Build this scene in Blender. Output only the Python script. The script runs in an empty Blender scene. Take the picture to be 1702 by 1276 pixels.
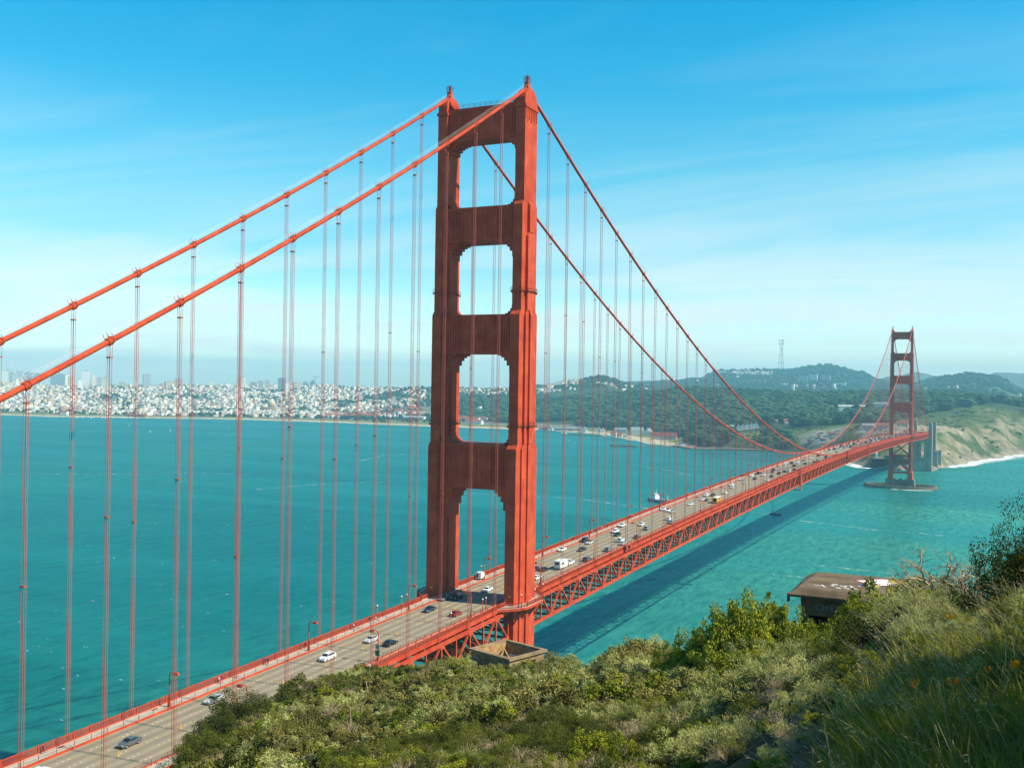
import bpy, math, random
import numpy as np
from mathutils import Vector, Matrix, Euler

R = math.radians
rng = np.random.default_rng(7)
random.seed(7)
scene = bpy.context.scene
col = scene.collection

# ---------------------------------------------------------------- camera
CAM = (143.44, -270.89, 139.87)
YAW, PITCH, ROLL = -0.45883, 0.00023, 0.01527
cam_data = bpy.data.cameras.new('camera')
cam_data.sensor_width = 36.0
cam_data.lens = 36.0 * 1687.09 / 1702.0
cam_data.clip_start = 0.3
cam_data.clip_end = 60000.0
camera = bpy.data.objects.new('camera', cam_data)
col.objects.link(camera)
_f = Vector((math.sin(YAW) * math.cos(PITCH), math.cos(YAW) * math.cos(PITCH), math.sin(PITCH)))
_r = Vector((math.cos(YAW), -math.sin(YAW), 0.0))
_u = _r.cross(_f)
_rr = _r * math.cos(ROLL) + _u * math.sin(ROLL)
_uu = _u * math.cos(ROLL) - _r * math.sin(ROLL)
camera.matrix_world = Matrix(((_rr.x, _uu.x, -_f.x, CAM[0]), (_rr.y, _uu.y, -_f.y, CAM[1]),
                              (_rr.z, _uu.z, -_f.z, CAM[2]), (0, 0, 0, 1)))
scene.camera = camera

# ---------------------------------------------------------------- sky, sun, exposure
SUN_EL, SUN_AZ = R(44.0), R(84.0)          # azimuth from +Y (south along the bridge) towards +X (west)
world = bpy.data.worlds.new('World')
scene.world = world
world.use_nodes = True
wn, wl = world.node_tree.nodes, world.node_tree.links
wn.clear()
def wnode(t, **kw):
    n = wn.new(t)
    for k, v in kw.items():
        setattr(n, k, v)
    return n
w_out = wnode('ShaderNodeOutputWorld')
w_bg = wnode('ShaderNodeBackground')
w_bg.inputs['Strength'].default_value = 0.15
w_sky = wnode('ShaderNodeTexSky', sky_type='NISHITA', sun_disc=False)
w_sky.sun_elevation = SUN_EL
w_sky.sun_rotation = SUN_AZ
w_sky.altitude = 100
w_sky.air_density = 1.0
w_sky.dust_density = 0.6
w_sky.ozone_density = 1.4
w_tc = wnode('ShaderNodeTexCoord')
w_sep = wnode('ShaderNodeSeparateXYZ')
wl.new(w_tc.outputs['Generated'], w_sep.inputs[0])
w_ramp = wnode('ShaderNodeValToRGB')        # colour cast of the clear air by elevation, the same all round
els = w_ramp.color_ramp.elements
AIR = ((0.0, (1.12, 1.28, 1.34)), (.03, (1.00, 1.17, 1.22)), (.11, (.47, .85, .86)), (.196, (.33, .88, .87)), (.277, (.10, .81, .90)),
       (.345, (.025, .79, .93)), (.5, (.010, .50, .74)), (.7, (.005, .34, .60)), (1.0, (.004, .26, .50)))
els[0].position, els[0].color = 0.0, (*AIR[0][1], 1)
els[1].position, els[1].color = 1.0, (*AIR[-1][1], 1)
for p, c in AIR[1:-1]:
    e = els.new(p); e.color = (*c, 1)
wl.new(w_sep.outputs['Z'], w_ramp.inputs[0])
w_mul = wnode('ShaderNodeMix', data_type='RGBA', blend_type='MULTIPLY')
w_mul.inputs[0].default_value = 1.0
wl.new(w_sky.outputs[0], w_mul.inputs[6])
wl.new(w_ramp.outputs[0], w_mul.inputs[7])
# thin high cirrus: noise on a flat sheet overhead
w_add = wnode('ShaderNodeMath', operation='ADD'); w_add.inputs[1].default_value = 0.10
wl.new(w_sep.outputs['Z'], w_add.inputs[0])
w_max = wnode('ShaderNodeMath', operation='MAXIMUM'); w_max.inputs[1].default_value = 0.02
wl.new(w_add.outputs[0], w_max.inputs[0])
w_dx = wnode('ShaderNodeMath', operation='DIVIDE'); w_dy = wnode('ShaderNodeMath', operation='DIVIDE')
wl.new(w_sep.outputs['X'], w_dx.inputs[0]); wl.new(w_max.outputs[0], w_dx.inputs[1])
wl.new(w_sep.outputs['Y'], w_dy.inputs[0]); wl.new(w_max.outputs[0], w_dy.inputs[1])
w_cmb = wnode('ShaderNodeCombineXYZ')
wl.new(w_dx.outputs[0], w_cmb.inputs[0]); wl.new(w_dy.outputs[0], w_cmb.inputs[1])
w_map = wnode('ShaderNodeMapping')
w_map.inputs['Rotation'].default_value = (0, 0, R(30))
w_map.inputs['Scale'].default_value = (0.24, 0.80, 1.0)
w_map.inputs['Location'].default_value = (1.9, 0.4, 0.0)
wl.new(w_cmb.outputs[0], w_map.inputs[0])
w_noise = wnode('ShaderNodeTexNoise')
w_noise.inputs['Scale'].default_value = 1.0
w_noise.inputs['Detail'].default_value = 9
w_noise.inputs['Roughness'].default_value = 0.58
w_noise.inputs['Distortion'].default_value = 0.7
wl.new(w_map.outputs[0], w_noise.inputs[0])
w_cr = wnode('ShaderNodeValToRGB')
w_cr.color_ramp.elements[0].position = 0.43; w_cr.color_ramp.elements[0].color = (0, 0, 0, 1)
w_cr.color_ramp.elements[1].position = 0.72; w_cr.color_ramp.elements[1].color = (0.75, 0.75, 0.75, 1)
wl.new(w_noise.outputs[0], w_cr.inputs[0])
w_el = wnode('ShaderNodeMapRange')
w_el.inputs[1].default_value = 0.34; w_el.inputs[2].default_value = 0.06
w_el.inputs[3].default_value = 0.10; w_el.inputs[4].default_value = 1.0
wl.new(w_sep.outputs['Z'], w_el.inputs[0])
w_cf = wnode('ShaderNodeMath', operation='MULTIPLY')
wl.new(w_cr.outputs[0], w_cf.inputs[0]); wl.new(w_el.outputs[0], w_cf.inputs[1])
w_mix = wnode('ShaderNodeMix', data_type='RGBA')
wl.new(w_cf.outputs[0], w_mix.inputs[0])
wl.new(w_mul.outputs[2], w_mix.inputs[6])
w_mix.inputs[7].default_value = (4.3, 4.7, 4.6, 1)
w_map2 = wnode('ShaderNodeMapping'); w_map2.inputs['Scale'].default_value = (1.3, 1.3, 9.0); w_map2.inputs['Location'].default_value = (.35, .8, .12)
wl.new(w_tc.outputs['Generated'], w_map2.inputs[0])
w_n2 = wnode('ShaderNodeTexNoise'); w_n2.inputs['Scale'].default_value = 2.1; w_n2.inputs['Detail'].default_value = 7; w_n2.inputs['Roughness'].default_value = .55; w_n2.inputs['Distortion'].default_value = .5
wl.new(w_map2.outputs[0], w_n2.inputs[0])
w_c2 = wnode('ShaderNodeMapRange'); w_c2.inputs[1].default_value = .47; w_c2.inputs[2].default_value = .62; w_c2.inputs[4].default_value = .8
wl.new(w_n2.outputs[0], w_c2.inputs[0])
w_e2 = wnode('ShaderNodeMapRange'); w_e2.inputs[1].default_value = .17; w_e2.inputs[2].default_value = .05; wl.new(w_sep.outputs['Z'], w_e2.inputs[0])
w_f2 = wnode('ShaderNodeMath', operation='MULTIPLY'); wl.new(w_c2.outputs[0], w_f2.inputs[0]); wl.new(w_e2.outputs[0], w_f2.inputs[1])
w_mix2 = wnode('ShaderNodeMix', data_type='RGBA'); wl.new(w_f2.outputs[0], w_mix2.inputs[0]); wl.new(w_mix.outputs[2], w_mix2.inputs[6]); w_mix2.inputs[7].default_value = (4.7, 5.2, 5.1, 1)
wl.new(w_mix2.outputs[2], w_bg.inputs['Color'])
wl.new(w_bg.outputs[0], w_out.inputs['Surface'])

sun_data = bpy.data.lights.new('sun', 'SUN')
sun_data.energy = 5.0
sun_data.angle = R(0.53)
sun_data.color = (1.0, 0.90, 0.72)
sun = bpy.data.objects.new('sun', sun_data)
col.objects.link(sun)
_to_sun = Vector((math.sin(SUN_AZ) * math.cos(SUN_EL), math.cos(SUN_AZ) * math.cos(SUN_EL), math.sin(SUN_EL)))
sun.rotation_euler = _to_sun.to_track_quat('Z', 'Y').to_euler()
sun.location = (600, 0, 600)

vs = scene.view_settings
vs.view_transform = 'Standard'
vs.look = 'None'
vs.exposure = 0.52
vs.gamma = 1.0
vs.use_curve_mapping = False
cy = scene.cycles
cy.use_denoising = True
cy.max_bounces = 6
cy.diffuse_bounces = 2
cy.glossy_bounces = 3
cy.transmission_bounces = 4
cy.transparent_max_bounces = 8
cy.volume_bounces = 0
cy.sample_clamp_indirect = 6.0

# ---------------------------------------------------------------- helpers
class MB:
    """collects faces; build() links them as one mesh object"""
    def __init__(self):
        self.v, self.f, self.m = [], [], []
        self.n = 0
    def add(self, verts, faces, mat=0):
        o = self.n
        self.v.extend([tuple(map(float, p)) for p in verts]); self.n += len(verts)
        for q in faces:
            self.f.append(tuple(i + o for i in q)); self.m.append(mat)
        return self
    def box(self, x0, x1, y0, y1, z0, z1, mat=0):
        vs_ = [(x0, y0, z0), (x1, y0, z0), (x1, y1, z0), (x0, y1, z0), (x0, y0, z1), (x1, y0, z1), (x1, y1, z1), (x0, y1, z1)]
        return self.add(vs_, [(0, 3, 2, 1), (4, 5, 6, 7), (0, 1, 5, 4), (1, 2, 6, 5), (2, 3, 7, 6), (3, 0, 4, 7)], mat)
    def frustum(self, cx, cy, z0, z1, hx0, hy0, hx1, hy1, mat=0):
        vs_ = [(cx + sx * hx0, cy + sy * hy0, z0) for sx, sy in ((-1, -1), (1, -1), (1, 1), (-1, 1))] + \
              [(cx + sx * hx1, cy + sy * hy1, z1) for sx, sy in ((-1, -1), (1, -1), (1, 1), (-1, 1))]
        return self.add(vs_, [(0, 3, 2, 1), (4, 5, 6, 7), (0, 1, 5, 4), (1, 2, 6, 5), (2, 3, 7, 6), (3, 0, 4, 7)], mat)
    def beam(self, p0, p1, w, h, mat=0, up=(0, 0, 1)):
        p0, p1 = Vector(p0), Vector(p1)
        d = (p1 - p0).normalized()
        s = d.cross(Vector(up))
        if s.length < 1e-4:
            s = d.cross(Vector((1, 0, 0)))
        s.normalize(); t = s.cross(d)
        s, t = s * (w / 2), t * (h / 2)
        vs_ = [p0 - s - t, p0 + s - t, p0 + s + t, p0 - s + t, p1 - s - t, p1 + s - t, p1 + s + t, p1 - s + t]
        return self.add(vs_, [(0, 3, 2, 1), (4, 5, 6, 7), (0, 1, 5, 4), (1, 2, 6, 5), (2, 3, 7, 6), (3, 0, 4, 7)], mat)
    def tube(self, pts, r, n=6, mat=0, caps=True):
        pts = [Vector(p) for p in pts]
        rs = r if hasattr(r, '__len__') else [r] * len(pts)
        rings = []
        for i, p in enumerate(pts):
            d = (pts[min(i + 1, len(pts) - 1)] - pts[max(i - 1, 0)]).normalized()
            a = d.cross(Vector((0, 0, 1)))
            if a.length < 0.05:
                a = d.cross(Vector((1, 0, 0)))
            a.normalize(); b = a.cross(d)
            rings.append([p + (a * math.cos(2 * math.pi * k / n) + b * math.sin(2 * math.pi * k / n)) * rs[i] for k in range(n)])
        vs_ = [q for ring in rings for q in ring]
        fs = [(i * n + k, i * n + (k + 1) % n, (i + 1) * n + (k + 1) % n, (i + 1) * n + k) for i in range(len(pts) - 1) for k in range(n)]
        if caps:
            fs += [tuple(range(n))[::-1], tuple((len(pts) - 1) * n + k for k in range(n))]
        return self.add(vs_, fs, mat)
    def lathe(self, prof, n=12, c=(0, 0, 0), mat=0):
        vs_ = [(c[0] + r * math.cos(2 * math.pi * k / n), c[1] + r * math.sin(2 * math.pi * k / n), c[2] + z) for r, z in prof for k in range(n)]
        fs = [(i * n + k, i * n + (k + 1) % n, (i + 1) * n + (k + 1) % n, (i + 1) * n + k) for i in range(len(prof) - 1) for k in range(n)]
        fs += [tuple(range(n))[::-1], tuple((len(prof) - 1) * n + k for k in range(n))]
        return self.add(vs_, fs, mat)
    def prism(self, poly, axis, a0, a1, mat=0):
        """polygon (2-D) extruded along axis 'x' or 'y' or 'z'"""
        def put(p, a):
            return {'x': (a, p[0], p[1]), 'y': (p[0], a, p[1]), 'z': (p[0], p[1], a)}[axis]
        n = len(poly)
        vs_ = [put(p, a0) for p in poly] + [put(p, a1) for p in poly]
        fs = [tuple(range(n))[::-1], tuple(range(n, 2 * n))] + [(k, (k + 1) % n, n + (k + 1) % n, n + k) for k in range(n)]
        return self.add(vs_, fs, mat)
    def mesh(self, name, mats, smooth=False):
        me = bpy.data.meshes.new(name)
        me.from_pydata(self.v, [], self.f)
        if not isinstance(mats, (list, tuple)):
            mats = [mats]
        for m in mats:
            me.materials.append(m)
        if len(mats) > 1:
            me.polygons.foreach_set('material_index', self.m)
        if smooth:
            me.polygons.foreach_set('use_smooth', [True] * len(me.polygons))
        me.update()
        return me
    def build(self, name, mats, parent=None, smooth=False):
        return link(name, self.mesh(name, mats, smooth), parent)

def link(name, data, parent=None, loc=None, rz=None):
    o = bpy.data.objects.new(name, data)
    col.objects.link(o)
    if parent is not None:
        o.parent = parent
    if loc is not None:
        o.location = loc
    if rz is not None:
        o.rotation_euler = (0, 0, rz)
    return o
def empty(name, loc=(0, 0, 0), rz=0.0, parent=None):
    o = link(name, None, parent, loc, rz)
    o.empty_display_size = 1.0
    return o
def tag(o, label=None, cat=None, group=None, kind=None):
    if label: o['label'] = label
    if cat: o['category'] = cat
    if group: o['group'] = group
    if kind: o['kind'] = kind
    return o
def copy_tree(o, parent=None):
    c = o.copy(); col.objects.link(c)
    c.parent = parent
    for ch in list(o.children):
        copy_tree(ch, c)
    return c
def mesh_np(name, verts, faces, mats, smooth=False, cols=None, midx=None):
    """verts (n,3) array, faces (m,k) array with k = 3 or 4"""
    verts = np.asarray(verts, dtype=np.float32); faces = np.asarray(faces, dtype=np.int32)
    me = bpy.data.meshes.new(name)
    k = faces.shape[1]
    me.vertices.add(len(verts)); me.vertices.foreach_set('co', verts.ravel())
    me.loops.add(faces.size); me.loops.foreach_set('vertex_index', faces.ravel())
    me.polygons.add(len(faces))
    me.polygons.foreach_set('loop_start', np.arange(0, faces.size, k, dtype=np.int32))
    me.polygons.foreach_set('loop_total', np.full(len(faces), k, dtype=np.int32))
    for m in (mats if isinstance(mats, (list, tuple)) else [mats]):
        me.materials.append(m)
    if midx is not None:
        me.polygons.foreach_set('material_index', np.asarray(midx, dtype=np.int32))
    me.update(calc_edges=True)
    if smooth:
        me.polygons.foreach_set('use_smooth', np.ones(len(faces), dtype=bool))
    if cols is not None:                       # colour per vertex
        at = me.color_attributes.new('Col', 'FLOAT_COLOR', 'POINT')
        c4 = np.ones((len(verts), 4), dtype=np.float32); c4[:, :3] = cols
        at.data.foreach_set('color', c4.ravel())
    return me

# ---------------------------------------------------------------- materials
def mat(name, base, rough=0.7, metal=0.0, noise=None, spec=0.15, bump=None):
    """noise: (scale, second colour, low, high); bump: (scale, strength, distance)"""
    m = bpy.data.materials.new(name); m.use_nodes = True
    nt = m.node_tree; b = nt.nodes['Principled BSDF']
    b.inputs['Base Color'].default_value = (*base, 1)
    b.inputs['Roughness'].default_value = rough
    b.inputs['Metallic'].default_value = metal
    b.inputs['Specular IOR Level'].default_value = spec
    if noise or bump:
        tc = nt.nodes.new('ShaderNodeTexCoord')
    if noise:
        sc, c2, lo, hi = noise
        n = nt.nodes.new('ShaderNodeTexNoise')
        n.inputs['Scale'].default_value = sc; n.inputs['Detail'].default_value = 6
        n.inputs['Roughness'].default_value = 0.65
        nt.links.new(tc.outputs['Object'], n.inputs['Vector'])
        mr = nt.nodes.new('ShaderNodeMapRange'); mr.inputs[1].default_value = lo; mr.inputs[2].default_value = hi
        nt.links.new(n.outputs[0], mr.inputs[0])
        mx = nt.nodes.new('ShaderNodeMix'); mx.data_type = 'RGBA'
        mx.inputs[6].default_value = (*base, 1); mx.inputs[7].default_value = (*c2, 1)
        nt.links.new(mr.outputs[0], mx.inputs[0]); nt.links.new(mx.outputs[2], b.inputs['Base Color'])
    if bump:
        n2 = nt.nodes.new('ShaderNodeTexNoise'); n2.inputs['Scale'].default_value = bump[0]; n2.inputs['Detail'].default_value = 5
        nt.links.new(tc.outputs['Object'], n2.inputs['Vector'])
        bp = nt.nodes.new('ShaderNodeBump'); bp.inputs['Strength'].default_value = bump[1]; bp.inputs['Distance'].default_value = bump[2]
        nt.links.new(n2.outputs[0], bp.inputs['Height']); nt.links.new(bp.outputs[0], b.inputs['Normal'])
    return m

ORANGE = (0.66, 0.125, 0.048)
M = {}
def steel_material():
    """sprayed orange paint: faded patches, rust streaks running down, plate seams"""
    m = mat('orange_paint', ORANGE, 0.6, spec=0.08)
    nt = m.node_tree; b = nt.nodes['Principled BSDF']; N, L = nt.nodes, nt.links
    tc = N.new('ShaderNodeTexCoord')
    n1 = N.new('ShaderNodeTexNoise'); n1.inputs['Scale'].default_value = 0.22; n1.inputs['Detail'].default_value = 7
    L.new(tc.outputs['Object'], n1.inputs['Vector'])
    mp = N.new('ShaderNodeMapping'); mp.inputs['Scale'].default_value = (1.3, 1.3, 0.05)
    L.new(tc.outputs['Object'], mp.inputs[0])
    n2 = N.new('ShaderNodeTexNoise'); n2.inputs['Scale'].default_value = 1.0; n2.inputs['Detail'].default_value = 6
    L.new(mp.outputs[0], n2.inputs['Vector'])
    r1 = N.new('ShaderNodeMapRange'); r1.inputs[1].default_value = 0.35; r1.inputs[2].default_value = 0.7
    L.new(n1.outputs[0], r1.inputs[0])
    mx = N.new('ShaderNodeMix'); mx.data_type = 'RGBA'
    mx.inputs[6].default_value = (0.44, 0.050, 0.021, 1); mx.inputs[7].default_value = (0.60, 0.090, 0.035, 1)
    L.new(r1.outputs[0], mx.inputs[0])
    r2 = N.new('ShaderNodeMapRange'); r2.inputs[1].default_value = 0.54; r2.inputs[2].default_value = 0.74; r2.inputs[4].default_value = 0.7
    L.new(n2.outputs[0], r2.inputs[0])
    mx2 = N.new('ShaderNodeMix'); mx2.data_type = 'RGBA'; mx2.inputs[7].default_value = (0.36, 0.07, 0.03, 1)
    L.new(r2.outputs[0], mx2.inputs[0]); L.new(mx.outputs[2], mx2.inputs[6])
    sp = N.new('ShaderNodeSeparateXYZ'); L.new(tc.outputs['Object'], sp.inputs[0])
    sm = N.new('ShaderNodeMath'); L.new(sp.outputs[0], sm.inputs[0]); L.new(sp.outputs[1], sm.inputs[1])
    cv = N.new('ShaderNodeCombineXYZ'); L.new(sm.outputs[0], cv.inputs[0]); L.new(sp.outputs[2], cv.inputs[1])
    br = N.new('ShaderNodeTexBrick'); br.inputs['Scale'].default_value = 1.0; br.offset = .5
    br.inputs['Brick Width'].default_value = 1.15; br.inputs['Row Height'].default_value = 3.4; br.inputs['Mortar Size'].default_value = .05; br.inputs['Mortar Smooth'].default_value = .6
    br.inputs['Color1'].default_value = (.90, .90, .90, 1); br.inputs['Color2'].default_value = (1.07, 1.07, 1.07, 1); br.inputs['Mortar'].default_value = (.74, .72, .72, 1)
    L.new(cv.outputs[0], br.inputs['Vector'])
    pl = N.new('ShaderNodeMix'); pl.data_type = 'RGBA'; pl.blend_type = 'MULTIPLY'; pl.inputs[0].default_value = 1.0
    L.new(mx2.outputs[2], pl.inputs[6]); L.new(br.outputs[0], pl.inputs[7])
    L.new(pl.outputs[2], b.inputs['Base Color'])
    return m
M['orange'] = steel_material()
M['rope'] = mat('suspender_rope', (0.50, 0.105, 0.075), 0.6)
M['handrope'] = mat('galvanised_rope', (0.75, 0.70, 0.62), 0.5)
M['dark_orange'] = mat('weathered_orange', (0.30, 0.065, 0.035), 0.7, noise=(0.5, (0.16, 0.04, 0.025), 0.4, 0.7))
M['band'] = mat('cable_band', (0.42, 0.09, 0.04), 0.55)
M['grey_steel'] = mat('grey_steel', (0.25, 0.25, 0.25), 0.5)
M['concrete'] = mat('pale_concrete', (0.42, 0.40, 0.34), 0.85, noise=(0.15, (0.28, 0.27, 0.23), 0.4, 0.7), bump=(1.5, 0.3, 0.05))
M['sidewalk'] = mat('sidewalk_concrete', (0.50, 0.45, 0.36), 0.85, noise=(0.6, (0.38, 0.35, 0.28), 0.4, 0.7))
M['white'] = mat('white_paint', (0.78, 0.78, 0.76), 0.6)
M['yellow'] = mat('yellow_paint', (0.75, 0.42, 0.03), 0.6)
M['black'] = mat('black_rubber', (0.02, 0.02, 0.022), 0.7)
def road_material():
    m = mat('road_concrete', (0.34, 0.29, 0.20), 0.85)
    nt = m.node_tree; b = nt.nodes['Principled BSDF']; N, L = nt.nodes, nt.links
    tc = N.new('ShaderNodeTexCoord')
    sx = N.new('ShaderNodeSeparateXYZ'); L.new(tc.outputs['Object'], sx.inputs[0])
    # oil and tyre wear: a darker band down the middle of each 3.07 m lane
    md = N.new('ShaderNodeMath'); md.operation = 'PINGPONG'; md.inputs[1].default_value = 1.535
    L.new(sx.outputs[0], md.inputs[0])
    mr = N.new('ShaderNodeMapRange'); mr.inputs[1].default_value = 0.35; mr.inputs[2].default_value = 1.3; mr.inputs[4].default_value = 1.5
    L.new(md.outputs[0], mr.inputs[0])
    mp = N.new('ShaderNodeMapping'); mp.inputs['Scale'].default_value = (2.2, 0.03, 1)
    L.new(tc.outputs['Object'], mp.inputs[0])
    n = N.new('ShaderNodeTexNoise'); n.inputs['Scale'].default_value = 1.0; n.inputs['Detail'].default_value = 6
    L.new(mp.outputs[0], n.inputs['Vector'])
    mu = N.new('ShaderNodeMath'); mu.operation = 'MULTIPLY'
    L.new(mr.outputs[0], mu.inputs[0]); L.new(n.outputs[0], mu.inputs[1])
    mx = N.new('ShaderNodeMix'); mx.data_type = 'RGBA'
    mx.inputs[6].default_value = (0.335, 0.275, 0.178, 1); mx.inputs[7].default_value = (0.20, 0.175, 0.13, 1)
    L.new(mu.outputs[0], mx.inputs[0])
    n2 = N.new('ShaderNodeTexNoise'); n2.inputs['Scale'].default_value = 0.25; n2.inputs['Detail'].default_value = 8
    L.new(tc.outputs['Object'], n2.inputs['Vector'])
    mr2 = N.new('ShaderNodeMapRange'); mr2.inputs[1].default_value = 0.4; mr2.inputs[2].default_value = 0.75; mr2.inputs[4].default_value = 0.5
    L.new(n2.outputs[0], mr2.inputs[0])
    mx2 = N.new('ShaderNodeMix'); mx2.data_type = 'RGBA'; mx2.inputs[7].default_value = (0.24, 0.20, 0.135, 1)
    L.new(mr2.outputs[0], mx2.inputs[0]); L.new(mx.outputs[2], mx2.inputs[6])
    L.new(mx2.outputs[2], b.inputs['Base Color'])
    return m
M['road'] = road_material()
# ================================================================ THE BRIDGE
HW = 13.17            # half distance between the cables / trusses
SP = 15.24            # suspender spacing
SPAN = 1280.0
Y_NORTH, Y_SOUTH = -250.0, 1625.0
def deck_z(y):
    if y < 0: return 75.6 + 0.024 * y
    if y > SPAN: return 75.6 - 0.024 * (y - SPAN)
    t = (y - 640.0) / 640.0
    return 75.6 + 8.2 * (1 - t * t)
def cable_z(y):
    if y < 0:
        q = y + 0.91 if y < -0.91 else 0.0
        return 227.0 + 0.58663 * q + 0.000353466 * q * q
    if y > SPAN:
        q = min(0.0, SPAN + 0.91 - y)
        return 227.0 + 0.58663 * q + 0.000353466 * q * q
    t = (y - 640.0) / (640.0 - 0.91)
    return min(227.0, 85.4 + 141.6 * t * t)
bridge = tag(empty('suspension_bridge'), 'long orange-red suspension bridge with two tall portal towers crossing the strait', 'bridge')

# ---------------------------------------------------------------- towers
# stepped leg plan per storey: nested rectangles (half x, half y)
STOREYS = [
    (13.0, 122.3, [(1.58, 7.15), (2.07, 4.16), (2.58, 0.92)]),
    (122.3, 161.6, [(1.50, 6.05), (2.16, 3.06), (2.76, 1.00)]),
    (161.6, 193.8, [(1.48, 5.00), (2.36, 2.5)]),
    (193.8, 221.0, [(1.52, 4.15)]),
]
STRUTS = [(108.7, 121.8, 5.6, 9.5), (148.8, 160.3, 4.7, 5.6), (182.1, 192.5, 3.9, 4.6), (212.7, 222.6, 3.3, 3.2)]
def leg_mesh():
    b = MB()
    for i, (z0, z1, rects) in enumerate(STOREYS):
        for j, (hx, hy) in enumerate(rects):
            top = z1 + 0.003 * j
            if i == 2 and j == 1:
                b.box(-hx, hx, -hy, hy, z0, 183.5); b.frustum(0, 0, 183.5, 184.6, hx, hy, hx - .25, 1.56)
                b.box(-hx, hx, -1.56, 1.56, 184.6, 192.6); b.frustum(0, 0, 192.6, 193.8, hx, 1.56, 1.5, 1.2)
                continue
            b.box(-hx - 0.001 * j, hx + 0.001 * j, -hy, hy, z0, top - 1.3)
            nx, ny = (STOREYS[i + 1][2][min(j, len(STOREYS[i + 1][2]) - 1)] if i < 3 else (hx, hy))
            nx = min(nx, hx) ; ny = min(ny, hy)
            b.frustum(0, 0, top - 1.3, top, hx, hy, max(nx, hx - .5), ny)      # sloped set-back
    # plate seams: thin proud courses every storey third
    for z in np.arange(30, 215, 9.3):
        for (z0, z1, rects) in STOREYS:
            if z0 < z < z1 - 3:
                hx, hy = rects[0]
                b.box(-hx - .012, hx + .012, -hy - .012, hy + .012, z, z + .09)
    # cornice with small teeth at the top of the shaft
    hx, hy = STOREYS[3][2][0]
    b.box(-hx - .35, hx + .35, -hy - .35, hy + .35, 221.0, 221.9)
    for s in (-1, 1):
        for k in range(7):
            y = -hy + 0.55 + k * (2 * hy - 1.1) / 6
            b.box(*sorted((s * (hx + .004), s * (hx + .22))), y - .2, y + .2, 217.8 - (0.8 if k % 2 else 0), 221.0)
    # wedge bracket on the inner-face shoulder
    return b.mesh('leg', M['orange'])
def strut_mesh(z0, z1, hy, brk):
    b = MB()
    inner = HW - 1.5
    b.box(-inner, inner, -hy, hy, z0, z1)
    b.box(-inner, inner, -hy - .18, hy + .18, z1 - .7, z1 + .12)            # top ledge
    b.box(-inner, inner, -hy - .12, hy + .12, z0 + .05, z0 + 1.0)          # lower band
    for s in (-1, 1):                                                      # vertical flutes, denser at the ends
        for q, x in enumerate((10.6, 9.8, 9.0, 8.2, 7.4, 6.6, 5.8, 4.2, 2.6, 1.0)):
            for sy in (-1, 1):
                w = .24 if q < 7 else .12
                y0 = sy * (hy - .02); y1 = sy * (hy + (.26 if q < 7 else .1))
                b.box(s * x - w, s * x + w, min(y0, y1), max(y0, y1), z0 + 1.05 + (.5 if q % 2 else 0), z1 - .75)
    k = len(b.f)
    # stepped brackets in the corners of the opening under the strut
    for s in (-1, 1):
        for n, (w, h) in enumerate(((4.6, .10), (3.6, .20), (2.7, .36), (1.9, .62), (1.1, 1.0))):
            x0, x1 = sorted((s * (inner - w), s * (inner + .2)))
            b.box(x0, x1, -hy + .25 + .12 * n, hy - .25 - .12 * n, z0 - brk * h, z0 + .05)
        for n, (w, h) in enumerate(((2.6, .45), (1.7, 1.0), (1.0, 1.8), (.5, 2.8))):   # small steps above the strut
            x0, x1 = sorted((s * (inner - w), s * (inner + .2)))
            b.box(x0, x1, -hy + .5, hy - .5, z1, z1 + h)
    return b.mesh('portal_strut', M['orange'])
def ring_mesh(rects, z):
    b = MB(); o = .42
    for j, (hx, hy) in enumerate(rects):
        b.box(-hx - o, hx + o, -hy - o, hy + o, z + .004 * j, z + .16 + .004 * j)
        for sx in (-1, 1):
            for sy in (-1, 1):
                b.box(sx * (hx + .34) - .04, sx * (hx + .34) + .04, sy * (hy + .34) - .04, sy * (hy + .34) + .04, z + .17, z + 1.15)
                b.box(sx * (hx + .2) - .15, sx * (hx + .2) + .15, sy * (hy + .2) - .15, sy * (hy + .2) + .15, z - .5, z)
            b.box(sx * (hx + .34) - .025, sx * (hx + .34) + .025, -hy - .34, hy + .34, z + 1.1, z + 1.15); b.box(sx * (hx + .34) - .025, sx * (hx + .34) + .025, -hy - .34, hy + .34, z + .6, z + .65)
        for sy in (-1, 1):
            b.box(-hx - .34, hx + .34, sy * (hy + .34) - .025, sy * (hy + .34) + .025, z + 1.101, z + 1.151); b.box(-hx - .34, hx + .34, sy * (hy + .34) - .025, sy * (hy + .34) + .025, z + .601, z + .651)
    return b.mesh('catwalk', M['dark_orange'])
def saddle_mesh():
    b = MB()
    n = 10
    prof = [(-4.3, 221.9)] + [(4.3 * -math.cos(math.pi * k / n), 221.9 + 5.3 * math.sin(math.pi * k / n) ** .8) for k in range(1, n)] + [(4.3, 221.9)]
    b.prism(prof, 'x', -1.45, 1.45)
    b.frustum(0, 0, 226.4, 229.0, .95, 1.2, .55, .6)
    b.box(-.75, .75, -.8, .8, 229.0, 229.25)
    return b.mesh('saddle_housing', M['orange'])
def beacon_mesh():
    b = MB()
    b.lathe([(.28, 229.25), (.28, 230.6), (.4, 230.6), (.4, 231.0), (.1, 231.3)], 8)
    for x in (-.75, .75):
        for y in (-.75, .75):
            b.box(x - .05, x + .05, y - .05, y + .05, 229.25, 230.9)
    for z in (229.8, 230.3, 230.85):
        for s in (-.75, .75):
            b.box(s - .04, s + .04, -.79, .79, z, z + .07); b.box(-.79, .79, s - .04, s + .04, z, z + .07)
    b.tube([(0, 0, 231), (0, 0, 233.2)], .04, 4)
    return b.mesh('beacon', M['dark_orange'])
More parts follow.
